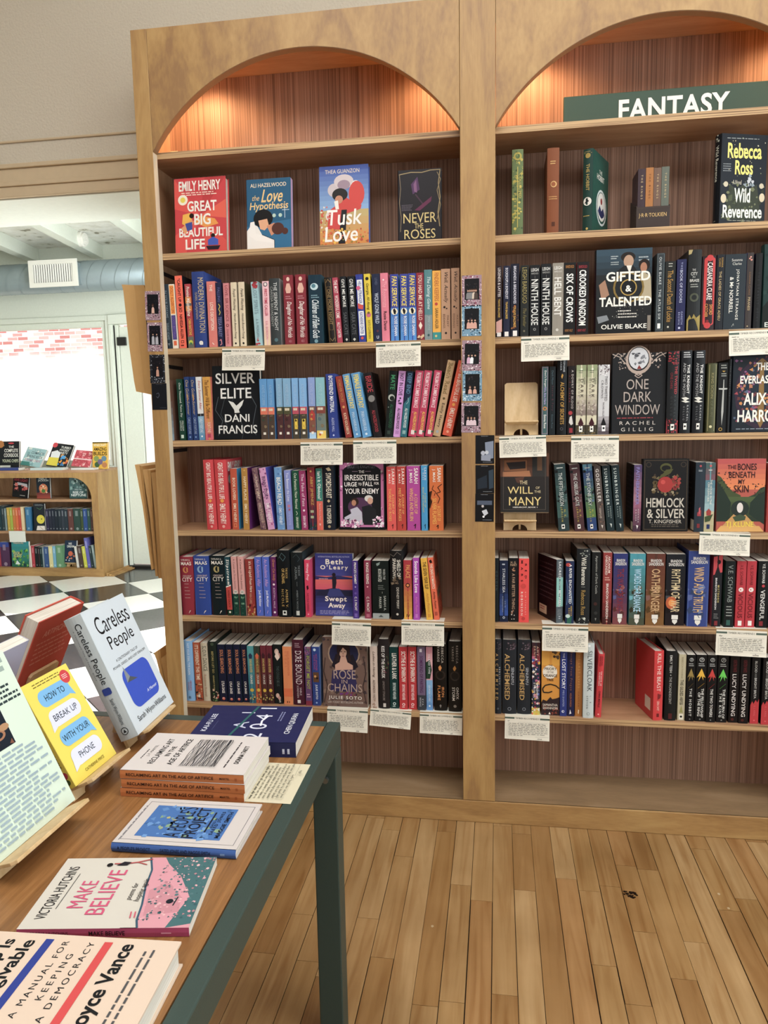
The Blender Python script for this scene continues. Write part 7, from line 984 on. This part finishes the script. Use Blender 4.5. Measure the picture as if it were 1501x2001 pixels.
# all cover texts below read with the head of the book at the left
vance = [H('Giving Up Is', '#16181c', .06, .15, .2, .93, 2), H('Unforgivable', '#16181c', .165, .26, .12, .93, 2), RC(.05, .285, .95, .33, '#1d3a94'), H('A MANUAL FOR', '#26282c', .385, .418, .27, .94, 0), H('KEEPING', '#26282c', .455, .488, .42, .82, 0), H('A DEMOCRACY', '#26282c', .525, .558, .25, .94, 0), RC(.05, .605, .95, .65, '#cf3a3c'), H('Joyce Vance', '#16181c', .69, .795, .2, .94, 2), LN('#5a5a5c', 2, .84, .92, .25, .9, 4, .3)]
flat(-.2645, -1.7014, 2.74, .2193, .165, .03, TT, 1, '#d8c2ae', [V('GIVING UP IS UNFORGIVABLE', '#16181c', .1, .7, .3, .7, 1)], vance, '#dcc7b4', 'peach hardcover with blue and red bars, cut off at lower left corner', tg)
mkb = [RC(0, 0, 1, .6, '#d2cdc3'), PO('#d79aa6', 0, .70, .1, .67, .3, .66, .55, .62, .8, .61, 1, .56, 1, 1, 0, 1), PO('#4a7478', 0, .86, .05, 1, 1, 1, 1, .66, .9, .7, .7, .82, .4, .93), PO('#c98d98', .15, .7, .5, .66, .62, .76, .4, .88, .2, .9), N(230, ['#3f666c', '#dca8b0', '#5a7f84', '#e2b6ba', '#b8848e'], .018, .1, .68, 1, 1, 4), S('#3c5f74', .018, 0, .70, .1, .675, .3, .66, .55, .625, .8, .61, 1, .56), E(.34, .82, .032, '#1d2430'), S('#26343c', .012, .28, .85, .4, .86),
  H('VICTORIA HUTCHINS', '#2a2628', .06, .125, .12, .86, 0), S('#4a4648', .006, .25, .15, .75, .155), H('MAKE', '#cf4a78', .21, .31, .26, .64, 0), H('BELIEVE', '#cf4a78', .345, .455, .17, .80, 0), H('poems for', '#3a3436', .54, .585, .36, .6, 0, .2), H('hoping again', '#3a3436', .595, .64, .34, .66, 0, .2), S('#b84a4c', .016, .97, .58, .92, .49, .90, .42, .90, .34), S('#b84a4c', .012, .88, .56, .92, .49), PO('#26202c', .87, .36, .93, .4, .92, .45, .87, .43), E(.88, .315, .028, '#1d1a1c'), S('#c8506a', .012, .12, .63, .2, .62), S('#c8506a', .012, .12, .655, .2, .645)]
flat(-.2721, -1.5098, 8.0, .2086, .145, .0115, TT, 0, '#b0426e', [V('VICTORIA HUTCHINS', '#3a1428', .05, .3, .3, .7), V('MAKE BELIEVE', '#2a1020', .42, .63, .25, .75, 1), LN('#e0a0b8', 1, .84, .97, .4, .6)], mkb, '#d2cdc3', 'white and pink paperback with swimmer painting on the table', tg)
peo = [FR(.08, .04, .92, .96, .006, '#6a6a70'), LN('#8f8c90', 1, .03, .05, .06, .94, 3), RC(.16, .13, .84, .83, '#3f74b4'), N(60, ['#5a8cc4', '#6a9ad0', '#35689f', '#8aa88c'], .05, .17, .14, .83, .82, 5), N(10, ['#b8b47a', '#8fae9a'], .03, .25, .2, .6, .4, 6), H("A PEOPLE'S", '#1a2236', .35, .49, .17, .83, 0), H('PROJECT', '#1a2236', .51, .64, .17, .83, 1), S('#1a2236', .02, .3, .67, .74, .665), H('EDITED BY', '#1a2236', .69, .71, .4, .62, 0), H('SAEED JONES', '#1a2236', .715, .75, .26, .76, 1), H('MAGGIE SMITH', '#1a2236', .775, .81, .2, .76, 1)]
flat(-.2500, -1.3254, .95, .1863, .1268, .0135, TT, 1, '#3a62a4', [V("A PEOPLE'S PROJECT", '#16223c', .05, .32, .25, .75), V('SAEED JONES AND MAGGIE SMITH', '#16223c', .4, .8, .25, .75), LN('#7a9ac8', 1, .88, .96, .4, .7)], peo, '#cfc8c5', 'small pink grey hardcover with blue painted title panel on the table', tg)
rcl = [LN('#3a3436', 1, .07, .09, .3, .6, 3), H('J. F. MARTEL', '#2a2628', .10, .13, .36, .66), H('RECLAIMING ART', '#1d1a1c', .165, .215, .18, .84, 1), H('IN THE', '#1d1a1c', .25, .29, .38, .64, 1), H('AGE OF ARTIFICE', '#1d1a1c', .325, .375, .17, .85, 1), RC(.14, .43, .86, .74, '#dad3cf'), LN('#4a4448', 1, .80, .825, .16, .82, 5), H('DONNA TARTT', '#1d1a1c', .86, .90, .26, .72, 1)]
rn = random.Random(12)
for i in range(27):
    t = .44+.29*i/26; p = []
    for j in range(9): p += [.15+.70*j/8, t+rn.uniform(-.006, .006)]
    rcl.append(S(rn.choice(['#26262a', '#34343a', '#55555c', '#7a787c']), rn.uniform(.005, .010), *p))
rsp = [V('RECLAIMING ART IN THE AGE OF ARTIFICE', '#2a1810', .05, .76, .34, .7, 1), V('MARTEL', '#3a2014', .81, .89, .4, .64, 1), LN('#a85a20', 1, .93, .97, .3, .7)]
for i, nm in enumerate(('lowest', 'middle', 'topmost')):
    flat(-.3166+.002*(i == 1), -1.1756+.001*i, 1.28-.5*(i == 1), .2116, .146, .0146, TT+.0151*i, 0, '#c27331', rsp, rcl if i == 2 else [], '#d6cfcc', '%s of three stacked white paperbacks with orange spines' % nm, 'stack of orange spined paperbacks')
ai = [H('KAI-FU LEE', '#d8dae6', .07, .12, .26, .74, 1), LN('#5a6088', 1, .165, .175, .3, .6, 3), H('A I', '#c8cce0', .34, .47, .35, .8, 0), H('2 0 4 1', '#d8dcec', .50, .66, .08, .94, 0), S('#eef0ff', .022, .42, .60, .56, .585, .7, .62), S('#2f6a6a', .03, .1, .36, .5, .41, .98, .47), LN('#8a90b8', 2, .73, .78, .56, .86, 4), H('CHEN QIUFAN', '#e0e2ec', .85, .91, .22, .78, 1)]
flat(-.2711, -1.0206, 3.7, .2084, .172, .028, TT, 0, '#1f2250', [V('AI 2041', '#c8cce0', .1, .5, .3, .7), PO('#c8cce0', .83, .48, .87, .62, .85, .5), LN('#c8cce0', 2, .88, .97, .25, .6, 4)], ai, '#20245a', 'thick navy paperback with thin white numerals at the table corner', tg)
o = empty('recommendation_card', (-.1021, -1.1675, TT), 'cream handwritten card lying on the table edge beside the orange spined stack', 'card', 'handwritten recommendation cards')
mb = MB(); L, Wd = .0738+.03, .1366; mb.box(-.03, 0, 0, .0738, Wd, .0004, lin('#d8d0b6'))
art(mb, lambda u, t, lay: (-.03+L*t, Wd*u, .0004+EPS*lay*1.3), Wd, L, [RC(0, .17, .28, .24, '#5f7a66'), RC(.82, .17, 1, .24, '#5f7a66'), FR(.28, .17, .82, .24, .004, '#5f7a66'), H('TIMBER RECOMMENDS', '#6a7a68', .185, .23, .3, .8)]+script_lines('#45453c', 8, .27, .86, .06, .95, 91)+script_lines('#45453c', 1, .88, .96, .66, .9, 92)+[S('#7a7a6a', .003, .6, .86, .98, .86)], res=2)
mb.build('sheet', M['matte'], o); o.rotation_euler = (0, 0, R_(.6))
# books on easels, facing right
def stand(o, yaw, tilt, t, w, h, hard, col, sp, fr, fc, look, bc=None, back=(), label=None, gloss=False):
    a, b = R_(yaw), R_(tilt); e = Vector((math.cos(a), math.sin(a), 0)); n0 = Vector((math.sin(a), -math.cos(a), 0)); Z = Vector((0, 0, 1))
    u = Z*math.cos(b)-n0*math.sin(b); n = n0*math.cos(b)+Z*math.sin(b); o = Vector(o)
    bk = book('hardcover_book' if hard else 'paperback_book', FM(o+n*(t/2), n, e, u), t, w, h, hard, col, sp, fr, back, fc, bc, look, 'books on table easels', 4, gloss)
    return e, n, u, n0
def stand_easel(o, yaw, tilt, w, look, we=.12, he=.15, lift=.02, ld=.045):
    a, b = R_(yaw), R_(tilt); e = Vector((math.cos(a), math.sin(a), 0)); n0 = Vector((math.sin(a), -math.cos(a), 0)); Z = Vector((0, 0, 1)); o = Vector(o)
    c = o+e*(w/2); s = lift+.0015                     # foot of the board: down along the board from the book's lower back edge
    u = Z*math.cos(b)-n0*math.sin(b); zl = (o.z-TZ-.0004-.0012)/math.cos(b); f = c-u*zl-n0*.0012; f.z = TZ+.0003
    m = Matrix.Identity(4)
    for i in range(3): m[i][0], m[i][1], m[i][2], m[i][3] = e[i], -n0[i], Z[i], f[i]
    easel(m, we, he, zl-.001, look, 'book easels on the table', tilt, ld)
cp = [H('Careless', '#17181c', .075, .215, .16, .92, 0), H('People', '#17181c', .25, .385, .26, .84, 0), H('A CAUTIONARY TALE OF', '#2a2c30', .43, .452, .24, .78), H('POWER, GREED, AND LOST IDEALISM', '#2a2c30', .475, .497, .12, .92), RR(.2, .53, .86, .845, .12, '#1f4fc4'), PO('#8f969c', .30, .505, .36, .60, .26, .632), PO('#5a6068', .36, .60, .50, .645, .26, .632), H('A Memoir', '#e6ecf6', .765, .79, .56, .82, 0, .3), H('Sarah Wynn-Williams', '#26282c', .885, .94, .14, .88, 0)]
O1 = (-.3961, -1.0219, .7055)
stand(O1, 91.3, 22.9, .0366, .165, .251, 1, '#b9c0c2', [V('Careless People', '#202226', .06, .55, .36, .8), V('A Cautionary Tale of Power, Greed', '#4a4c50', .1, .5, .22, .32), RR(.3, .58, .78, .635, .1, '#26408f'), V('Sarah Wynn-Williams', '#202226', .67, .88, .42, .68), E(.5, .93, .2, '#2a2c30'), E(.5, .93, .16, '#b9c0c2'), PO('#2a2c30', .5, .915, .6, .943, .4, .943)], cp, '#d2dbe2', 'pale grey hardcover with blue square and black title on easel')
stand_easel(O1, 91.3, 22.9, .165, 'beech easel under the pale grey hardcover at the table rear', .13, .19, ld=.05)
hb = [LN('#7a6a2c', 2, .035, .085, .2, .86, 3, .35), RR(.18, .115, .84, .275, .11, '#7ab8e4'), PO('#7ab8e4', .7, .2, .84, .2, .88, .3, .78, .27), E(.85, .105, .1, '#cf2f3a'), LN('#f6dada', 3, .08, .13, .79, .91, 5, .4), H('HOW TO', '#23303c', .165, .225, .3, .72, 0), RR(.18, .315, .84, .475, .11, '#dcdff2'), PO('#dcdff2', .18, .4, .3, .46, .14, .505), H('BREAK UP', '#23303c', .365, .425, .26, .77, 0), RR(.18, .515, .84, .675, .11, '#7ab8e4'), PO('#7ab8e4', .7, .6, .84, .6, .88, .7, .78, .67), H('WITH YOUR', '#23303c', .565, .625, .22, .8, 0), RR(.18, .715, .84, .875, .11, '#dcdff2'), PO('#dcdff2', .18, .8, .3, .86, .14, .905), H('PHONE', '#23303c', .765, .825, .34, .68, 0), H('CATHERINE PRICE', '#6a5a1c', .925, .952, .3, .74)]
O2 = (-.3922, -1.2046, .7055)
stand(O2, 87.4, 28.5, .0166, .123, .185, 0, '#cdb43c', [V('HOW TO BREAK UP WITH YOUR PHONE', '#3a3014', .25, .8, .3, .7, 1), E(.5, .875, .38, '#a8283a'), E(.5, .94, .3, '#4a5a2a')], hb, '#ead858', 'bright yellow paperback with speech bubbles on easel')
stand_easel(O2, 87.4, 28.5, .123, 'beech easel under the bright yellow paperback', .12, .14, ld=.05)
gb2 = [RC(.18, .17, .80, .42, '#1a2634')] if 0 else []
wd, hg = .20, .262; a = R_(87.4); e = Vector((math.cos(a), math.sin(a), 0)); O3 = Vector((-.3688, -1.2345, .7055))-e*wd
gr = [LN('#9fb0a8', 2, .03, .13, .45, .95, 2, .6), LN('#3a4a4c', 4, .185, .30, .62, .97, 3, .5), RC(.08, .25, .72, .51, '#1d2836'), E(.6, .43, .07, '#a8795a', .03), E(.6, .43, .045, '#1d2836', .018), E(.5, .46, .06, '#8a5a40', .028), E(.68, .40, .05, '#b8906a', .02), E(.42, .46, .04, '#b8a08a', .02), E(.34, .44, .06, '#7a4a38', .04), N(14, ['#8a5a44', '#c09a78', '#5a3a30'], .03, .3, .38, .7, .5, 5)]
gr += [LN('#9fb2bd', 1, .535+.0258*i, .535+.0258*(i+1), .06, .95 if i % 4 else .8, 30+i, .46) for i in range(17)]
stand(O3, 87.4, 24.5, .010, wd, hg, 1, '#b8c4a0', (), gr, '#d6e6d6', 'pale green book with dark picture and blurred text at left edge')
stand_easel(O3, 87.4, 24.5, wd, 'beech easel under the pale green book at the left edge', .17, .17, ld=.05)
# two books on the far side of the table, seen from behind
def away(top, h, t, w, hard, col, bc, back, label, elabel):
    b = R_(25); u = Vector((math.sin(b), 0, math.cos(b))); O = Vector(top)-u*h; O.z = .7055
    stand(O, -90, 25, t, w, h, hard, col, (), (), col, label, bc, back); stand_easel(O, -90, 25, w, elabel, .10, .12, ld=.05)
away((-.585, -.800, .900), .23, .034, .160, 1, '#d2553a', '#c84c36', [H('ARTIFICIAL', '#e0a090', .14, .2, .2, .75, 1, .2), LN('#d88a78', 5, .25, .5, .12, .86, 4, .3)], 'orange red hardcover seen from behind, leaning on the far table side', 'beech easel behind the orange red hardcover')
away((-.55, -1.045, .905), .222, .022, .158, 0, '#c8c6da', '#c4c4dc', [LN('#3a3a5a', 4, .2, .42, .14, .86, 3, .3), LN('#6a6a8a', 4, .46, .62, .14, .86, 6, .3)], 'lavender paperback seen from behind, half hidden by the pale green book', 'beech easel behind the lavender paperback')
# ================================================================== low bookcase below the rear window
LY, LX, LZ = 3.45, -2.985, .905
lb = empty('low_bookcase', (LX, LY, 0), 'low pale birch bookcase with rounded opening below the rear window', 'bookcase')
lx0 = -1.75; dp = .345
zS = [zat(976, LX-.3, LY+.02), zat(1038.5, LX-.3, LY+.02), zat(1110.5, LX-.3, LY+.02)]
mb = MB(); mb.box(lx0, 0, LZ-.02, 0, dp, LZ); mb.build('top_panel', M['shelfwood'], lb)
for xa in (-.02, lx0):
    mb = MB(); mb.box(xa, .02, 0, xa+.02, dp, LZ-.0205); mb.build('side_panel', M['stile'], lb)
mb = MB(); mb.box(lx0+.02, dp-.012, 0, -.0205, dp, LZ-.0205); mb.build('back_panel', M['innerply'], lb)
for z in zS[:2]:
    mb = MB(); mb.box(lx0+.0205, .021, z-.02, -.0205, dp-.0125, z); mb.build('shelf', M['shelfwood'], lb)
mb = MB(); zp = zS[2]; mb.box(lx0, 0, .0005, 0, .0195, zp-.001); mb.box(lx0+.0205, .02, zp-.02, -.0205, dp-.0125, zp); mb.build('plinth', M['plinth'], lb)
mb = MB(); sw_ = .062; tr = .042; rr_ = .17; zt_ = LZ-.0205
mb.box(-sw_, 0, zp-.0005, 0, .0195, zt_-tr-rr_); mb.box(lx0, 0, zp-.0005, lx0+sw_, .0195, zt_-tr-rr_)
n = 14
for i in range(n):
    a0, a1 = math.pi/2*i/n, math.pi/2*(i+1)/n
    for s in (0, 1):
        def px_(a): 
            x = -sw_-rr_+rr_*math.cos(a)
            return x if s == 0 else lx0-x
        A = (px_(a0), zt_-tr-rr_+rr_*math.sin(a0)); Bq = (px_(a1), zt_-tr-rr_+rr_*math.sin(a1)); xe = 0 if s == 0 else lx0
        mb.prism([(A[0], 0, A[1]), (xe, 0, A[1]), (xe, 0, Bq[1]), (Bq[0], 0, Bq[1])], (0, .0195, 0))
mb.box(lx0+.001, 0, zt_-tr, -.001, .0195, zt_); mb.build('front_frame', M['stile'], lb)
def low_row(zi, y, crop, bks, shelf):
    z0 = zS[zi]+.0006; prev = -9; cx, cy, cs = crop
    for k, bk in enumerate(bks):
        xl, xr, yt, col, look = bk[:5]; op = bk[5] if len(bk) > 5 else {}
        yy = y+op.get('dy', 0); X0, X1 = xat(cx+xl/cs, yy, z0), xat(cx+xr/cs, yy, z0); h = zat(cy+yt/cs, (X0+X1)/2, yy)-z0
        h = min(h, (LZ-.02, zS[0]-.02, zS[1]-.02)[zi]-z0-.008); X0 = max(X0, prev+.0006); t = max(.007, X1-X0)
        if 'art' in op:
            tl = R_(op.get('tilt', 6)); zl = R_(op.get('lean', 0))
            bt = .02; o = book('hardcover_book' if op.get('h') else 'paperback_book', T_(X0, yy+bt/2, z0+op.get('z', 0)+.0012+max(0, (X1-X0)*math.sin(zl))) @ RY(zl) @ RX(-tl) @ RZ(R_(-90)), bt, X1-X0, h-op.get('z', 0)-.002-max(0, (X1-X0)*math.sin(zl)), op.get('h', 0), col, (), op['art'], group='books in the low bookcase'); prev = X0+t+.004
        else:
            lean = R_(op.get('lean', 0)); piv = X0 if lean <= 0 else X1
            c2 = op.get('c2', mixhex(col, '#ffffff', .4))
            o = book('paperback_book', T_(X0, yy, z0) @ RY(lean) @ T_(t/2, 0, 0), t, .13, h, 0, col, [LN(c2, 1, .1, .62, .3, .7, k), E(.5, .9, .2, c2)] + ([B(0, .2, op['b'])] if 'b' in op else []), group='books in the low bookcase'); prev = X0+t*math.cos(lean)+max(0, 0)
        BOOKS.append((o, look, shelf))
LCu, LCl = (0, 850, 6.254), (0, 1000, 6.254)
low_row(0, LY+.07, LCu, [
 (148, 338, 487, '#15151a', 'black hardcover with blood red scene, leaning', {'h': 1, 'lean': 7, 'tilt': 4, 'art': [H('ALEX', '#d8d0cc', .03, .1, .2, .8), H('HIVE LIGHT', '#a8283a', .13, .26, .06, .94, 2), PO('#b8b4b8', .05, .45, .3, .3, .9, .34, .95, .5, .5, .42), N(16, ['#a83a3c', '#5a1a22', '#c86a60'], .12, .1, .4, .9, .7, 3), PO('#15151a', .4, .5, .6, .5, .62, .9, .38, .9), E(.5, .48, .07, '#15151a'), LN('#d8d0cc', 1, .88, .92, .5, .9, 3)]}),
 (452, 618, 487, '#23303c', 'navy hardcover with orange and green crest', {'h': 1, 'tilt': 3, 'art': [LN('#8fb0c0', 1, .03, .07, .1, .9, 3), H('PERCY', '#d8dcd8', .1, .2, .2, .8, 1), H('JACKSON', '#d8dcd8', .2, .3, .12, .9, 1), G(.75, 1, '#6a3030', '#a84838', 3), E(.5, .58, .32, '#c87a4a', .2), N(20, ['#e0b08a', '#b84a34', '#e8d0b0'], .09, .25, .4, .75, .75, 4), E(.5, .68, .14, '#4a7a3c', .08)]}),
 (850, 1066, 480, '#4f6a70', 'sea green paperback with waves and white title', {'tilt': 4, 'art': [G(0, 1, '#6a8488', '#3a5a58', 6), N(40, ['#8aa8a4', '#48706c', '#b8ccc8', '#2f4c4a'], .09, 0, .1, 1, .7, 5), H('AND THE', '#c8d4d2', .6, .66, .3, .7), H('RISE OF', '#e6ecea', .7, .79, .2, .8, 1), H('NEPTUNE', '#e6ecea', .81, .91, .1, .95, 1)]}),
], 'low bookcase upper shelf')
low_row(1, LY+.045, LCl, [(-30, 30, -70, '#2a4650', 'dark teal paperback, leftmost seen'), (34, 68, -66, '#3a4a50', 'grey blue paperback'), (70, 88, -40, '#8a9a9c', 'thin grey paperback')]+
 [(100+i*34, 132+i*34, -50+4*(i % 2)-(14 if i == 5 else 0), c, n_) for i, (c, n_) in enumerate((('#c8a83c', 'yellow and orange paperback with cream head'), ('#a8b44a', 'lime and orange paperback with cream head'), ('#c87a34', 'ochre orange paperback with cream head'), ('#d86a30', 'bright orange paperback with cream head'), ('#c84a34', 'red orange paperback with cream head'), ('#e0c8a0', 'pale cream paperback, right end of the orange set')))]+
 [(325, 385, -55, '#3a7aa4', 'bright blue paperback'),
 (418, 556, -100, '#2a2f38', 'black hardcover with yellow round head shape', {'h': 1, 'tilt': 3, 'dy': -.01, 'art': [LN('#8f9498', 2, .03, .1, .15, .9, 3), S('#5a8a5a', .03, .3, .16, .6, .22, .8, .14), E(.62, .58, .36, '#d8c83c'), E(.7, .57, .05, '#2a2f38'), PO('#e0d8d0', .2, .98, .3, .82, .95, .82, .98, .98), S('#a86a4a', .03, .5, .84, .8, .96)]})]+
 [(570+w0, 570+w1, -32-3*(i % 3), c, n_) for i, (w0, w1, c, n_) in enumerate(((0, 36, '#3a3550', 'violet black paperback'), (38, 72, '#2f3444', 'slate paperback with white foot dot'), (74, 108, '#2a3242', 'ink blue paperback with white foot dot'), (110, 150, '#26303c', 'blue grey paperback with white foot dot'), (152, 190, '#2f3a44', 'slate grey paperback'), (192, 225, '#3c4450', 'steel grey paperback'), (227, 268, '#33404a', 'dark steel paperback'), (272, 335, '#6a4440', 'maroon and orange patterned paperback'), (340, 420, '#37504a', 'deep green paperback, broad'), (424, 455, '#4a5a3c', 'olive paperback'), (457, 505, '#2c4f8a', 'cobalt paperback'), (508, 545, '#3a5a54', 'moss teal paperback'), (547, 575, '#6a4a4a', 'dull red paperback at the right end')))], 'low bookcase middle shelf')
low_row(2, LY+.045, LCl, [(-20, 14, 380, '#a83a4a', 'red paperback at the left picture edge', {'dy': .005}), (18, 128, 372, '#5a3a5c', 'purple and red hardcover with blue head', {'b': '#2f4a9a', 'dy': .012}),
 (148, 360, 365, '#2f8a8c', 'turquoise jungle picture book', {'tilt': 4, 'dy': -.008, 'art': [G(0, 1, '#3a9aa0', '#2a6a4c', 5), H('TREASURE', '#e6e0c8', .03, .1, .1, .7, 1), H('VOLCANO', '#e0c86a', .4, .52, .08, .6, 1), H('ISLAND', '#e0c86a', .53, .63, .12, .56, 1), N(30, ['#8ab84a', '#1f5a4a', '#5a9a3c', '#2a4a4c'], .1, 0, .3, 1, 1, 3), PO('#d8e0e0', .3, .74, .5, .9, .2, .9)]})]+
 [(375+w0, 375+w1, yt, c, n_) for w0, w1, yt, c, n_ in ((0, 18, 418, '#e0d8cc', 'thin white paperback'), (22, 58, 416, '#b83a48', 'cherry red paperback with white dot'), (62, 100, 424, '#23282c', 'black paperback, first of the dark run'), (102, 122, 432, '#3c3034', 'brown black thin paperback'), (124, 152, 432, '#1f3a3c', 'bottle green paperback'), (154, 172, 436, '#8a9aa0', 'silver thin paperback'), (175, 228, 428, '#3a5a8c', 'denim blue paperback'), (232, 280, 424, '#d8cf9a', 'pale yellow paperback'), (282, 318, 422, '#7ab0cc', 'pale blue paperback'), (322, 400, 412, '#6f9a74', 'broad sage green paperback'))]+
 [(790, 935, 355, '#2a3c54', 'navy astronaut paperback on a tiny easel', {'z': .0375, 'tilt': 9, 'art': [H('WE', '#e8e8e4', .1, .2, .3, .6, 1), H('DREAM', '#e8e8e4', .22, .32, .2, .8, 1), E(.5, .6, .2, '#c8603c'), N(12, ['#5a7a9a', '#c8d0d8', '#d87a4a'], .1, .1, .5, .9, .95, 3)], 'dy': .02})]+
 [(942+w0, 942+w1, yt, c, n_, {'lean': -5}) for w0, w1, yt, c, n_ in ((0, 28, 425, '#d8d4cc', 'thin white leaning paperback'), (34, 84, 420, '#5a4a44', 'brown and orange leaning paperback'), (90, 130, 425, '#c8c84a', 'yellow green leaning paperback'), (134, 172, 322, '#6a6ab4', 'tall lilac leaning paperback'), (176, 210, 418, '#3a4a4c', 'dark green leaning paperback'), (214, 240, 410, '#b8ccd0', 'pale aqua paperback at the right end'))], 'low bookcase bottom shelf')
p0 = xat(138, LY+.06, zS[2]); easel(T_(p0, LY+.0835, zS[2]+.0006), .10, .14, .034, 'tiny beech easel on the bottom shelf of the low bookcase', 'book easels on shelves', tilt=9)
# small price card hung from the middle shelf
a_, b_ = xat(107/6.254, LY+.018, zS[1]), xat(306/6.254, LY+.018, zS[1]); o = empty('shelf_card', ((a_+b_)/2, LY+.0192, zS[1]), 'blank looking white card hung below the orange set in the low bookcase', 'card')
mb = MB(); mb.box(-(b_-a_)/2, 0, -.095, (b_-a_)/2, .0006, .0012, lin('#e2e2da')); mb.build('sheet', M['matte'], o)
# display books standing and lying on top of the low bookcase
def on_top(xl, xr, yt, y, col, hard, look, fr, tilt=14, lean=0, t=.022):
    z0 = LZ+.0008; X0, X1 = xat(xl, y, z0), xat(xr, y, z0); h = (zat(yt, (X0+X1)/2, y+.05)-z0)/math.cos(R_(tilt)); a = R_(tilt)
    o = book('hardcover_book' if hard else 'paperback_book', T_(X0, y+t/2*math.cos(a), z0+t/2*math.sin(a)+(X1-X0)*math.sin(R_(lean))) @ RX(-a) @ RY(R_(lean)) @ RZ(R_(-90)), t, X1-X0, h-(X1-X0)*math.sin(R_(lean)), hard, col, (), fr, group='books on top of the low bookcase'); BOOKS.append((o, look, 'top of the low bookcase'))
on_top(-4, 37, 863, LY+.12, '#23252a', 1, 'black cookbook with white handlettered title', [LN('#c89a4a', 3, .02, .2, 0, .3, 3), E(.12, .1, .16, '#b87a3c'), E(.62, .07, .14, '#c8303c', .03), H('THE', '#eeeae2', .16, .23, .5, .75, 1), H('COMPLETE', '#eeeae2', .27, .39, .3, .95, 1), H('COOKBOOK', '#eeeae2', .43, .56, .28, .97, 1), H('YOUNG CHEFS', '#d8dcc0', .64, .75, .2, .97, 1), RC(.1, .86, .6, .96, '#d8d8d0')], 8)
on_top(40, 80, 876, LY+.11, '#a8c8cc', 0, 'pale aqua cookbook leaning back with grey title', [N(16, ['#c8dce0', '#8ab0b4', '#e0e8e4'], .12, 0, 0, 1, 1, 3), H('THE', '#5a6a70', .1, .16, .4, .7), H('COMPLETE', '#4a5a60', .2, .34, .3, .95, 1), H('BAKING BOOK', '#4a5a60', .4, .54, .15, .95, 1), H('YOUNG CHEFS', '#a85a74', .62, .74, .1, .9, 1), PO('#4a8a84', 0, .8, .4, .78, .5, 1, 0, 1)], 30, 10)
on_top(90, 131, 868, LY+.11, '#2c2e33', 1, 'black picture book with white and yellow shape and striped spine', [E(.1, .09, .12, '#d83c4c'), H('TURBO', '#f0eee8', .1, .2, .42, .9, 1), H('POCKET', '#f0eee8', .23, .32, .4, .86, 1), H('PARTY', '#f0eee8', .35, .44, .42, .84, 1), PO('#e8e8ea', .05, .4, .3, .3, .5, .42, .5, .65, .08, .66), PO('#e6d23c', .02, .64, .5, .62, .55, .98, 0, .98), N(18, ['#d85a3a', '#3a8ac8', '#e8a03a'], .08, .55, .5, 1, .95, 3), RC(.6, .5, .8, .64, '#4aa0d8')], 28, 8)
on_top(139, 176, 882, LY+.10, '#c84a5a', 0, 'pink red activity book leaning back', [N(24, ['#e88a94', '#d8606c', '#f0b8b8'], .12, 0, 0, 1, 1, 4), H('ACTIVITY', '#a82c3c', .2, .4, .1, .9, 1), RC(0, .5, 1, .56, '#f0d8d8'), H('BOOK', '#b83848', .6, .8, .1, .9, 1)], 30, 6)
on_top(181, 211, 864, LY+.10, '#dcae2c', 1, 'yellow hardcover with black title and round pictures', [B(0, .05, '#6a5a2c'), H('MINECRAFT', '#e8e0c8', .07, .16, .08, .92, 1), H('AMAZING', '#2a2418', .2, .33, .08, .92, 2), H('BUILDS', '#2a2418', .36, .5, .06, .94, 2)]+[E(u, t, .17, c) for u, t, c in ((.25, .62, '#8a9a5a'), (.75, .62, '#6a8a9a'), (.3, .84, '#4a6a44'), (.78, .86, '#b87a4a'), (.5, .74, '#7a6a8a'))], 6)
def lay_top(xl, xr, y, w, t, col, look):
    z0 = LZ+.0006; X0, X1 = xat(xl, y, z0), xat(xr, y, z0)
    o = book('paperback_book', flat_mat(X1, y, z0, 0, t), t, w, X1-X0, 0, col, (), [LN('#a8b0b4', 3, .2, .7, .2, .8, 3)], label=None, group='books on top of the low bookcase'); BOOKS.append((o, look, 'top of the low bookcase'))
lay_top(-8, 36, LY+.012, .09, .022, '#3c4c8c', 'thin blue book lying flat')
lay_top(59, 122, LY+.006, .09, .020, '#c8d4d4', 'pale book lying flat below the black picture book')
lay_top(139, 183, LY+.010, .08, .016, '#dcd8d4', 'white book lying flat at the right')
# ================================================================== labels that single each book out
def phrase(look, shelf): return look+' on the '+shelf
ORD = ['leftmost', 'second', 'third', 'fourth', 'fifth', 'sixth']
seen = {}
for o, look, shelf in BOOKS: seen.setdefault((look, shelf), []).append(o)
for (look, shelf), os_ in seen.items():
    for i, o in enumerate(os_):
        n = len(os_); nm = {2: 'two', 3: 'three', 4: 'four', 5: 'five'}.get(n, '')
        od = ORD[i] if i < n-1 or n == 1 else 'rightmost'
        if n == 3 and i == 1: od = 'middle'
        s = shelf.replace('the ', '').replace('left bay ', 'left bay, ').replace('right bay ', 'right bay, ')
        if n == 1:
            lab = look+', '+s
            if len(lab.split()) < 12: lab = look+' on the '+s
        else: lab = '%s of %s: %s, %s' % (od, nm, look, s)
        o['label'] = lab; o['category'] = 'book'
